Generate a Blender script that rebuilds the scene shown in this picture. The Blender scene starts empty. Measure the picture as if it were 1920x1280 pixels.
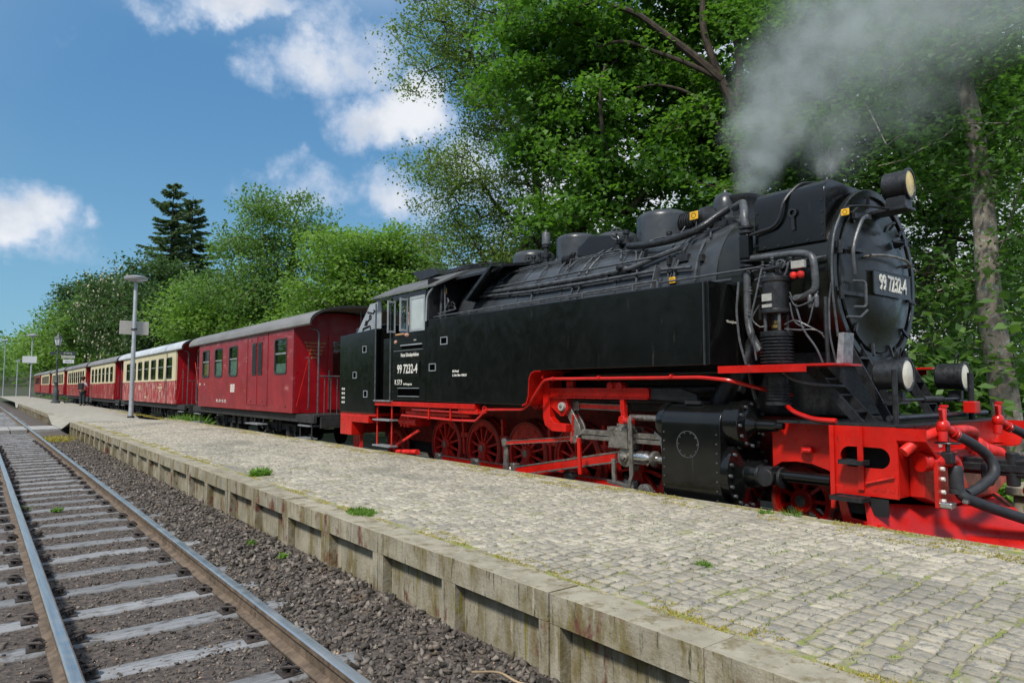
import bpy, bmesh, math, random
import numpy as np
from mathutils import Vector, Matrix, Quaternion, noise as mnoise
R = math.radians
PI = math.pi
S = bpy.context.scene
C = S.collection
rng = np.random.default_rng(7)
random.seed(7)

# ------------------------------------------------------------ camera
CAM_H = 1.43
YAW, PITCH = R(38.07), R(3.93)
cam = bpy.data.cameras.new('camera')
cam.lens = 24.0
cam.sensor_width = 36.0
cam.clip_start = 0.05
cam.clip_end = 5000
co = bpy.data.objects.new('camera', cam)
C.objects.link(co)
co.location = (0, 0, CAM_H)
co.rotation_euler = (R(90) + PITCH, 0, -YAW)
S.camera = co

# ------------------------------------------------------------ sun, sky, exposure
SUN_AZ, SUN_EL = (-0.92, -0.42), R(50)          # horizontal direction towards the sun, elevation
_h = Vector((SUN_AZ[0], SUN_AZ[1], 0)).normalized()
sun_dir = Vector((_h.x * math.cos(SUN_EL), _h.y * math.cos(SUN_EL), math.sin(SUN_EL)))
sl = bpy.data.lights.new('sun', 'SUN')
sl.energy = 2.15
sl.angle = R(8)
sl.color = (1.0, 0.95, 0.88)
so = bpy.data.objects.new('sun', sl)
C.objects.link(so)
so.rotation_euler = sun_dir.to_track_quat('Z', 'Y').to_euler()

S.view_settings.view_transform = 'Standard'
S.view_settings.look = 'None'
S.view_settings.exposure = 0.86
S.view_settings.gamma = 1.0
S.view_settings.use_curve_mapping = False
S.render.engine = 'CYCLES'
cy = S.cycles
cy.max_bounces = 6
cy.diffuse_bounces = 3
cy.glossy_bounces = 3
cy.transmission_bounces = 3
cy.transparent_max_bounces = 12
cy.volume_bounces = 1
cy.volume_step_rate = 1.0
cy.volume_max_steps = 96
cy.sample_clamp_indirect = 6
cy.use_denoising = True
cy.caustics_reflective = False
cy.caustics_refractive = False

FWD = Vector((math.sin(YAW) * math.cos(PITCH), math.cos(YAW) * math.cos(PITCH), math.sin(PITCH)))
RGT = Vector((math.cos(YAW), -math.sin(YAW), 0))
UPV = RGT.cross(FWD)
def bearing(px, py):
    return (FWD * 1280 + RGT * (px - 960) - UPV * (py - 640)).normalized()
def at(px, py, depth):
    """world point seen in that direction of the survey photo, depth metres ahead"""
    d = FWD * 1280 + RGT * (px - 960) - UPV * (py - 640)
    return Vector((0, 0, CAM_H)) + d * (depth / 1280.0)

class NT:
    """tiny node-tree writer"""
    def __init__(s, tree):
        s.t = tree
        s.n = tree.nodes
        s.l = tree.links
    def new(s, typ, **kw):
        n = s.n.new(typ)
        for k, v in kw.items():
            setattr(n, k, v)
        return n
    def put(s, sock, v):
        if isinstance(v, bpy.types.NodeSocket):
            s.l.new(v, sock)
        elif v is not None:
            if isinstance(v, (tuple, list)) and len(v) == 3 and sock.type == 'RGBA':
                v = (*v, 1)
            sock.default_value = v
    def math(s, op, a, b=None, c=None, clamp=False):
        n = s.new('ShaderNodeMath', operation=op, use_clamp=clamp)
        s.put(n.inputs[0], a)
        if b is not None: s.put(n.inputs[1], b)
        if c is not None: s.put(n.inputs[2], c)
        return n.outputs[0]
    def vmath(s, op, a, b=None, out=0):
        n = s.new('ShaderNodeVectorMath', operation=op)
        s.put(n.inputs[0], a)
        if b is not None:
            if op == 'SCALE': s.put(n.inputs[3], b)
            else: s.put(n.inputs[1], b)
        return n.outputs[out]
    def noise(s, vec, scale, detail=4, rough=.55, dist=0, out=0):
        n = s.new('ShaderNodeTexNoise')
        s.put(n.inputs['Vector'], vec)
        n.inputs['Scale'].default_value = scale
        n.inputs['Detail'].default_value = detail
        n.inputs['Roughness'].default_value = rough
        n.inputs['Distortion'].default_value = dist
        return n.outputs[out]
    def ramp(s, v, a, b, lo=0.0, hi=1.0):
        n = s.new('ShaderNodeMapRange')
        n.interpolation_type = 'SMOOTHSTEP'
        s.put(n.inputs[0], v)
        n.inputs[1].default_value = a
        n.inputs[2].default_value = b
        n.inputs[3].default_value = lo
        n.inputs[4].default_value = hi
        return n.outputs[0]
    def mix(s, f, a, b, mode='MIX'):
        n = s.new('ShaderNodeMix', data_type='RGBA', blend_type=mode)
        s.put(n.inputs[0], f)
        s.put(n.inputs[6], a)
        s.put(n.inputs[7], b)
        return n.outputs[2]

world = bpy.data.worlds.new('World')
S.world = world
world.use_nodes = True
w = NT(world.node_tree)
w.n.clear()
sky = w.new('ShaderNodeTexSky', sky_type='NISHITA')
sky.sun_disc = False
sky.sun_elevation = SUN_EL
sky.sun_rotation = math.atan2(_h.x, _h.y)
sky.air_density = 1.0
sky.dust_density = 0.6
sky.ozone_density = 2.5
SKY_STRENGTH = 0.10
tc = w.new('ShaderNodeTexCoord')
dirv = tc.outputs['Generated']
sep = w.new('ShaderNodeSeparateXYZ')
w.put(sep.inputs[0], dirv)
# clouds: fractal noise on a plane overhead plus cumulus banks at fixed bearings
zc = w.math('ADD', w.math('MAXIMUM', sep.outputs[2], 0.0), 0.25)
comb = w.new('ShaderNodeCombineXYZ')
w.put(comb.inputs[0], w.math('DIVIDE', sep.outputs[0], zc))
w.put(comb.inputs[1], w.math('DIVIDE', sep.outputs[1], zc))
n_gen = w.noise(comb.outputs[0], 1.3, 7, .55)
warp = w.vmath('SUBTRACT', w.noise(dirv, 7.0, 5, .6, out=1), (.5, .5, .5))
wd = w.vmath('ADD', dirv, w.vmath('SCALE', warp, 0.16))
banks = [  # px, py, half width, half height (radians*~), strength
    (22, 424, .056, .043, 1.15), (742, 226, .098, .046, 1.35), (470, 120, .055, .036, .62), (640, 60, .12, .04, .50), (560, 130, .08, .045, .74), (700, 95, .09, .055, .74), (90, 80, .07, .03, .38),
    (440, -8, .12, .022, .85), (640, 345, .10, .045, .76), (740, 360, .06, .045, .78), (545, 315, .045, .032, .66), (230, -25, .06, .02, .55), (165, 420, .02, .02, .5),
    (0, 10, .04, .03, .4), (1100, 330, .24, .16, 1.1), (1700, 480, .30, .28, 1.3), (1350, 100, .22, .16, 1.0)]
tot = None
for (px, py, rx, rz, st) in banks:
    b = bearing(px, py)
    side = Vector((b.y, -b.x, 0)).normalized()
    dv = w.vmath('SUBTRACT', wd, tuple(b))
    dx = w.math('DIVIDE', w.vmath('DOT_PRODUCT', dv, tuple(side), 1), rx)
    dz = w.math('DIVIDE', w.vmath('DOT_PRODUCT', dv, (0, 0, 1), 1), rz)
    q = w.math('ADD', w.math('MULTIPLY', dx, dx), w.math('MULTIPLY', dz, dz))
    dd = w.vmath('DOT_PRODUCT', wd, tuple(b), 1)
    g = w.math('MULTIPLY', w.math('EXPONENT', w.math('MULTIPLY', q, -1.0)), st)
    g = w.math('MULTIPLY', g, w.math('GREATER_THAN', dd, 0.0))
    tot = g if tot is None else w.math('MAXIMUM', tot, g)
fb = w.noise(dirv, 9.0, 8, .62)
# unseen sky behind and above the camera: cloud added thickly to soften and neutralise light
fwd_h = Vector((FWD.x, FWD.y, 0)).normalized()
facing = w.vmath('DOT_PRODUCT', dirv, tuple(fwd_h), 1)
away = w.ramp(facing, .80, .35)
over = w.ramp(sep.outputs[2], .42, .62)
gen = w.math('MULTIPLY', w.ramp(n_gen, .34, .50), w.math('MAXIMUM', away, over))
cov = w.math('ADD', tot, w.math('MULTIPLY', w.math('SUBTRACT', fb, .5), 1.95))
mask = w.ramp(cov, .28, .92)
mask = w.math('MAXIMUM', mask, gen)
shade = w.noise(w.vmath('ADD', dirv, (0, 0, .02)), 6.5, 6, .6)
ccol = w.mix(w.ramp(shade, .35, .62), (.33, .36, .41), (.50, .51, .53))
ccol = w.mix(w.ramp(cov, .50, 1.15), (.30, .36, .46), ccol)
skyc = w.mix(1.0, sky.outputs[0], (.66, .86, .98), 'MULTIPLY')
skyc = w.vmath('SCALE', skyc, SKY_STRENGTH)
clear = w.mix(w.ramp(sep.outputs[2], .0, .42), (.112, .235, .315), (.056, .150, .278))
skyc = w.mix(.80, skyc, clear)
final = w.mix(w.math('MULTIPLY', mask, .94), skyc, ccol)
bg = w.new('ShaderNodeBackground')
w.put(bg.inputs[0], final)
bg.inputs[1].default_value = 1.0
wo = w.new('ShaderNodeOutputWorld')
w.l.new(bg.outputs[0], wo.inputs[0])

# ------------------------------------------------------------ materials
def mat(name, col, rough=.6, metal=0.0, var=.15, scale=6.0, bump=0.0, bscale=60.0, rvar=.08, coat=0.0,
        spots=None, rand=0.0, world_co=True, stretch=(1, 1, 1), spec=.5, attr=0.0, layers=()):
    """principled surface: base colour with noise variation, optional patches [(colour, lo, hi, scale, stretch)]"""
    m = bpy.data.materials.new(name)
    m.use_nodes = True
    t = NT(m.node_tree)
    bs = t.n['Principled BSDF']
    if world_co:
        v = t.new('ShaderNodeNewGeometry').outputs['Position']
    else:
        v = t.new('ShaderNodeTexCoord').outputs['Object']
    vs = v
    if stretch != (1, 1, 1):
        vs = t.vmath('MULTIPLY', v, stretch)
    n1 = t.noise(vs, scale, 5, .6)
    lo = tuple(c * (1 - var) for c in col)
    hi = tuple(min(1, c * (1 + var)) for c in col)
    c = t.mix(t.ramp(n1, .3, .7), lo, hi)
    if rand or attr:
        f = 1.0
        if rand:
            oi = t.new('ShaderNodeObjectInfo').outputs['Random']
            f = t.math('ADD', t.math('MULTIPLY', oi, 2 * rand), 1 - rand)
            c = t.vmath('SCALE', c, f)
        if attr:
            at_ = t.new('ShaderNodeAttribute', attribute_name='tint').outputs['Fac']
            c = t.vmath('SCALE', c, t.math('ADD', t.math('MULTIPLY', at_, 2 * attr), 1 - attr))
    for (pc, a, b, sc, st) in layers:
        nn = t.noise(t.vmath('MULTIPLY', v, st), sc, 6, .65)
        c = t.mix(t.ramp(nn, a, b), c, pc)
    t.put(bs.inputs['Base Color'], c)
    bs.inputs['Metallic'].default_value = metal
    bs.inputs['Specular IOR Level'].default_value = spec
    n2 = t.noise(v, scale * 2.3, 4, .6)
    t.put(bs.inputs['Roughness'], t.ramp(n2, .3, .7, max(.02, rough - rvar), min(1, rough + rvar)))
    if coat:
        bs.inputs['Coat Weight'].default_value = coat
        bs.inputs['Coat Roughness'].default_value = .12
    if bump:
        bn = t.new('ShaderNodeBump')
        bn.inputs['Strength'].default_value = bump
        bn.inputs['Distance'].default_value = .01
        t.put(bn.inputs['Height'], t.noise(v, bscale, 5, .6))
        t.l.new(bn.outputs[0], bs.inputs['Normal'])
    return m

def leaf_mat(name, col, col2, trans=.35, rough=.5):
    m = bpy.data.materials.new(name)
    m.use_nodes = True
    t = NT(m.node_tree)
    bs = t.n['Principled BSDF']
    a = t.new('ShaderNodeAttribute', attribute_name='tint').outputs['Fac']
    big = t.noise(t.new('ShaderNodeNewGeometry').outputs['Position'], .9, 3, .6)
    f = t.math('ADD', t.math('MULTIPLY', a, .6), t.math('MULTIPLY', t.ramp(big, .3, .7), .4))
    c = t.mix(f, col, col2)
    t.put(bs.inputs['Base Color'], c)
    bs.inputs['Roughness'].default_value = rough
    bs.inputs['Specular IOR Level'].default_value = .35
    tr = t.new('ShaderNodeBsdfTranslucent')
    t.put(tr.inputs[0], t.mix(1.0, c, (1.3, 1.5, .6), 'MULTIPLY'))
    mx = t.new('ShaderNodeMixShader')
    mx.inputs[0].default_value = trans
    t.l.new(bs.outputs[0], mx.inputs[1])
    t.l.new(tr.outputs[0], mx.inputs[2])
    t.l.new(mx.outputs[0], t.n['Material Output'].inputs[0])
    return m

def glass_mat(name, tint=(.75, .85, .82), refl=.03):
    m = bpy.data.materials.new(name)
    m.use_nodes = True
    t = NT(m.node_tree)
    t.n.remove(t.n['Principled BSDF'])
    tr = t.new('ShaderNodeBsdfTransparent')
    t.put(tr.inputs[0], tint)
    gl = t.new('ShaderNodeBsdfGlossy')
    gl.inputs['Roughness'].default_value = .03
    lw = t.new('ShaderNodeLayerWeight')
    lw.inputs[0].default_value = .35
    mx = t.new('ShaderNodeMixShader')
    t.put(mx.inputs[0], t.math('ADD', t.math('MULTIPLY', lw.outputs['Fresnel'], .45), refl, clamp=True))
    t.l.new(tr.outputs[0], mx.inputs[1])
    t.l.new(gl.outputs[0], mx.inputs[2])
    t.l.new(mx.outputs[0], t.n['Material Output'].inputs[0])
    return m

I1 = (1, 1, 1)
M = {}
M['black'] = mat('black_paint', (.0055, .0062, .006), .17, var=.25, scale=3, bump=.07, bscale=1.6, rvar=.06, spec=.5,
                 layers=[((.014, .013, .011), .56, .78, 2.2, (1, 1, .5)), ((.030, .028, .024), .62, .74, 5.0, (3, 3, .35))])
M['shade_black'] = mat('painted_shade_black', (.002, .002, .002), .9, var=.1, spec=.0)  # dead black, stands in for shade inside openings and under the deck
M['boiler'] = mat('boiler_paint', (.040, .045, .049), .30, var=.3, scale=2.5, bump=.15, bscale=5, rvar=.09,
                  layers=[((.06, .063, .066), .55, .8, 4.0, (1, 1, .4))])
M['smokebox'] = mat('smokebox_paint', (.010, .012, .009), .30, var=.3, scale=3, bump=.1, bscale=14, rvar=.08)
M['iron'] = mat('black_iron', (.018, .019, .021), .38, var=.4, scale=14, bump=.3, bscale=40, rvar=.12)
M['pipe'] = mat('pipe_iron', (.075, .080, .085), .36, var=.4, scale=12, bump=.3, bscale=50, rvar=.1)
M['red'] = mat('red_paint', (.54, .010, .005), .32, var=.16, scale=4, bump=.04, bscale=12, rvar=.08, coat=.2,
               layers=[((.36, .010, .006), .56, .78, 5.0, (1, 1, .7)), ((.14, .020, .014), .64, .74, 13.0, (1, 1, .5)), ((.60, .10, .07), .66, .76, 21.0, I1)])
M['redold'] = mat('grimy_red_paint', (.72, .026, .017), .5, var=.35, scale=9, rvar=.1,
                  layers=[((.10, .02, .016), .56, .78, 9.0, I1)])
M['steel'] = mat('oily_steel', (.33, .31, .28), .38, metal=.75, var=.3, scale=12, bump=.1, bscale=40,
                 layers=[((.10, .08, .055), .5, .75, 14.0, I1)])
M['bright'] = mat('bright_steel', (.62, .62, .60), .25, metal=.95, var=.15, scale=15)
M['frame_shade'] = mat('shaded_frame_red', (.20, .014, .011), .7, var=.4, scale=8)  # frame red darkened in the colour for the shade behind the wheels
M['tyre'] = mat('tyre_rim', (.42, .040, .028), .5, var=.3, scale=9, layers=[((.05, .03, .026), .5, .7, 9, I1)])
M['brass'] = mat('brass', (.55, .36, .12), .35, metal=.9, var=.2, scale=15)
M['white'] = mat('white_paint', (.78, .77, .72), .6, var=.08, scale=20)
M['number'] = mat('number_white', (.72, .71, .64), .55, var=.12, scale=60)
M['yellow'] = mat('yellow_tag', (.80, .44, .02), .5, var=.12, scale=12)
M['skypane'] = mat('painted_sky_reflection', (.46, .52, .51), .15, var=.12, scale=3, coat=.5)  # opaque pane, pale sky reflection put into the colour
M['plate'] = mat('dull_maker_plate', (.36, .36, .33), .5, var=.2, scale=70)
M['gold'] = mat('faded_gold_lettering', (.62, .42, .16), .6, var=.15, scale=20)
M['amber_lit_glass'] = mat('lamp_glass', (.92, .60, .18), .25, var=.25, scale=9, coat=.15)  # opaque, the amber lit look of the lamp is put into the colour
M['pale_glass'] = mat('lamp_glass_pale', (.86, .80, .62), .3, var=.14, scale=8, coat=.15)
M['rubber'] = mat('rubber_hose', (.028, .030, .034), .58, var=.3, scale=10, bump=.15, bscale=70)
M['dark'] = mat('dark_interior', (.010, .010, .011), .8, var=.3)
M['plank'] = mat('tan_plank', (.52, .30, .15), .7, var=.2, scale=9, world_co=False)
M['cabgrey'] = mat('cab_pale_panel', (.30, .33, .35), .42, var=.15, scale=5)
M['roofdark'] = mat('cab_roof_grey', (.10, .10, .095), .62, var=.25, scale=3, bump=.2, bscale=12)
M['vred'] = mat('van_red', (.27, .017, .023), .38, var=.16, scale=1.4, rvar=.1, bump=.06, bscale=5, world_co=True,
                layers=[((.46, .14, .13), .56, .76, 2.6, (1, .5, 1.5)), ((.55, .34, .32), .66, .76, 5.5, (1, .7, 1.2)), ((.17, .012, .018), .60, .78, 3.3, (1, 1, .6))])
M['cred'] = mat('coach_red', (.30, .018, .022), .34, var=.18, scale=1.4, rvar=.1, bump=.06, bscale=5,
                layers=[((.50, .17, .15), .54, .66, 2.2, (1, 1.2, .6)), ((.66, .48, .42), .62, .69, 6.0, (1, 1.6, .35))])
M['cscratch'] = mat('scratched_coach_red', (.34, .030, .032), .4, var=.18, scale=1.4, rvar=.1, bump=.06, bscale=5,
                   layers=[((.56, .24, .21), .50, .60, 3.0, (1, 2.2, .8)), ((.72, .60, .54), .585, .64, 5.0, (1, 2.6, .45))])
M['endred'] = mat('coach_end_red', (.34, .006, .012), .35, var=.12, scale=3)
M['cream'] = mat('coach_cream', (.66, .58, .36), .45, var=.10, scale=2, layers=[((.50, .43, .28), .60, .8, 5, (1, 1, .4))])
M['croof'] = mat('coach_roof_grey', (.20, .195, .185), .6, var=.18, scale=1.2, bump=.2, bscale=4, stretch=(1, .5, 1),
                 layers=[((.10, .098, .095), .55, .75, 2.2, (2.0, .2, 1))])
M['croofw'] = mat('coach_roof_silver', (.52, .55, .57), .5, var=.14, scale=1.2, layers=[((.34, .35, .36), .52, .75, 2.0, (2.5, .6, 1))])
M['under'] = mat('underframe_black', (.025, .024, .023), .7, var=.4, scale=8, layers=[((.07, .06, .05), .55, .8, 9, I1)])
M['stepgrey'] = mat('tread_grey', (.22, .23, .24), .55, var=.3, scale=20)
M['wframe'] = mat('window_rubber', (.03, .03, .03), .5, var=.2)
M['walu'] = mat('window_aluminium', (.45, .46, .45), .35, metal=.6, var=.15, scale=10)
M['curtain'] = mat('curtain_white', (.78, .84, .82), .8, var=.15, scale=6)
M['ycurtain'] = mat('curtain_yellow', (.75, .45, .02), .8, var=.1, scale=6)
M['glass'] = glass_mat('window_glass')
M['clear'] = glass_mat('clear_lamp_glass', (.96, .96, .95), .02)
M['galv'] = mat('galvanised_steel', (.40, .43, .45), .5, metal=.35, var=.12, scale=6, world_co=False)
M['lamphead'] = mat('lamp_head_grey', (.33, .34, .35), .5, var=.1, world_co=False)
M['sign_back'] = mat('sign_back_grey', (.46, .44, .40), .6, var=.08, world_co=False)
M['lantern'] = mat('lantern_green_grey', (.05, .065, .065), .5, var=.2, world_co=False)
M['milk'] = mat('milk_glass', (.75, .78, .78), .3, var=.05, world_co=False)
M['rail_top'] = mat('rail_polished', (.66, .63, .58), .34, metal=.95, var=.14, scale=3, stretch=(14, .5, 1), rvar=.07)
M['rail_rust'] = mat('rail_rust', (.155, .115, .080), .75, var=.3, scale=10, bump=.25, bscale=60,
                     layers=[((.07, .045, .03), .5, .7, 14, I1)])
M['clip'] = mat('clip_iron', (.060, .048, .042), .65, var=.4, scale=20, rand=.3)
M['sleeper'] = mat('sleeper_timber', (.235, .238, .24), .75, var=.22, scale=6, stretch=(.6, 9, 2), bump=.6, bscale=30, rand=.22,
                   layers=[((.085, .075, .066), .50, .66, 7, (1, 2, 1)), ((.34, .35, .36), .60, .78, 14, (1, 6, 1))])
M['ballast'] = mat('ballast_soil', (.098, .078, .064), .95, var=.45, scale=20, bump=1.0, bscale=60,
                   layers=[((.20, .16, .12), .60, .68, 55, I1), ((.03, .027, .028), .52, .62, 25, I1), ((.13, .14, .15), .63, .70, 80, I1)])
M['stone'] = mat('ballast_stone', (.130, .112, .094), .85, var=.4, scale=9, bump=.5, bscale=50, attr=.75, spec=.3,
                 layers=[((.16, .115, .078), .58, .70, 5, I1), ((.22, .21, .19), .64, .74, 22, I1)])
M['chip'] = mat('wood_chip', (.24, .165, .115), .85, var=.35, scale=9, attr=.6)
M['cobble'] = mat('granite_cobble', (.375, .338, .262), .80, var=.14, scale=3.0, bump=.55, bscale=55, attr=.20, rand=.16, spec=.35,
                  layers=[((.245, .225, .180), .50, .66, .8, (1, .7, 1)), ((.22, .21, .185), .48, .64, 26, I1), ((.50, .48, .41), .62, .74, 48, I1), ((.14, .14, .13), .62, .69, 110, I1),
                          ((.29, .28, .15), .56, .72, 3.5, I1), ((.25, .27, .10), .66, .74, 16, I1)])
M['joint'] = mat('cobble_joint_moss', (.33, .30, .19), .95, var=.4, scale=14, bump=.8, bscale=90,
                 layers=[((.24, .27, .07), .50, .60, 7, I1), ((.46, .38, .18), .56, .68, 18, I1), ((.15, .13, .08), .60, .70, 26, I1)])
M['farcobble'] = mat('far_cobbles', (.33, .31, .25), .85, var=.15, scale=3, bump=.6, bscale=30,
                     layers=[((.26, .24, .18), .55, .68, 12, I1)])
M['concrete'] = mat('weathered_concrete', (.33, .30, .225), .88, var=.2, scale=5, bump=.6, bscale=45, rand=.09, spec=.3,
                    layers=[((.19, .155, .07), .46, .64, 4.0, (1, 1.2, .5)), ((.42, .39, .31), .56, .72, 7, (2.5, 2.5, .35)), ((.15, .060, .040), .56, .66, 3.6, (1, 1.3, .7)),
                            ((.075, .07, .035), .57, .68, 16, (1.2, 2.4, .25)), ((.22, .19, .03), .60, .68, 9, (1, 2.5, .18)), ((.06, .055, .04), .62, .70, 60, I1)])
M['coping'] = mat('coping_concrete', (.35, .315, .235), .88, var=.16, scale=6, bump=.6, bscale=80, rand=.08, spec=.3,
                  layers=[((.20, .165, .09), .48, .66, 9, I1), ((.48, .45, .37), .58, .74, 14, I1), ((.10, .09, .05), .62, .70, 40, I1)])
M['kerb'] = mat('far_kerb_concrete', (.30, .28, .21), .9, var=.2, scale=6, layers=[((.42, .36, .12), .5, .64, 9, I1)])
M['soil'] = mat('verge_soil', (.055, .052, .030), .95, var=.4, scale=1.5, bump=.6, bscale=12,
                layers=[((.035, .060, .016), .45, .62, .8, I1)])
M['crossing'] = mat('crossing_slab', (.33, .32, .30), .85, var=.15, scale=5, rand=.1)
M['bark'] = mat('maple_bark', (.062, .046, .034), .9, var=.4, scale=9, stretch=(1, 1, .3), bump=.8, bscale=30)
M['bark_pale'] = mat('lichen_bark', (.27, .225, .18), .9, var=.3, scale=9, stretch=(1, 1, .5), bump=.8, bscale=28,
                     layers=[((.46, .46, .41), .54, .66, 14, (1, 1, .8)), ((.07, .06, .045), .58, .70, 7, (1, 1, .5))])
M['twig'] = mat('dry_twig', (.34, .25, .15), .9, var=.3, scale=6)
M['leaf_maple'] = leaf_mat('maple_leaves', (0.05, 0.128, 0.028), (0.185, 0.345, 0.065), 0.48)
M['leaf_ash'] = leaf_mat('ash_leaves', (0.1, 0.155, 0.055), (0.25, 0.34, 0.12), 0.45)
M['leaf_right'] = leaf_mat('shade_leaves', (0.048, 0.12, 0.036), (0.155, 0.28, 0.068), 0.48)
M['leaf_light'] = leaf_mat('light_leaves', (0.12, 0.22, 0.05), (0.26, 0.4, 0.1), 0.42)
M['leaf_mid'] = leaf_mat('mid_leaves', (0.085, 0.165, 0.05), (0.2, 0.32, 0.085), 0.42)
M['leaf_dark'] = leaf_mat('dark_leaves', (0.04, 0.088, 0.036), (0.1, 0.17, 0.056), 0.35)
M['leaf_bush'] = leaf_mat('bush_leaves', (0.08, 0.18, 0.03), (0.24, 0.4, 0.07), 0.42)
M['needle'] = leaf_mat('spruce_needles', (.085, .145, .080), (.20, .27, .13), .35)
M['blossom'] = leaf_mat('chestnut_blossom', (.50, .46, .34), (.75, .70, .58), .3)
M['grass'] = leaf_mat('grass_blades', (.06, .15, .02), (.20, .34, .05), .4)
M['drygrass'] = leaf_mat('dry_grass_blades', (.30, .26, .05), (.55, .44, .12), .3)
M['skin'] = mat('skin', (.50, .30, .21), .55, var=.08, world_co=False)
M['shirt'] = mat('pale_shirt', (.60, .50, .58), .85, var=.25, scale=30, world_co=False)
M['trousers'] = mat('dark_trousers', (.02, .03, .035), .85, var=.2, world_co=False)
M['hair'] = mat('brown_hair', (.10, .045, .02), .7, var=.2, world_co=False)
M['bag'] = mat('black_bag', (.012, .013, .016), .7, var=.2, world_co=False)
M['overall'] = mat('blue_overall', (.03, .05, .08), .85, var=.2, world_co=False)
M['vanwhite'] = mat('car_white', (.75, .76, .76), .3, var=.05, world_co=False)
M['signwhite'] = mat('sign_white', (.72, .73, .72), .5, var=.05, world_co=False)

# ------------------------------------------------------------ mesh helpers
ORG = Vector((0, 0, 0))          # subtracted from everything built, so that parts sit under their thing's base

def link(o, parent=None):
    C.objects.link(o)
    if parent is not None:
        o.parent = parent
    return o

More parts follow.
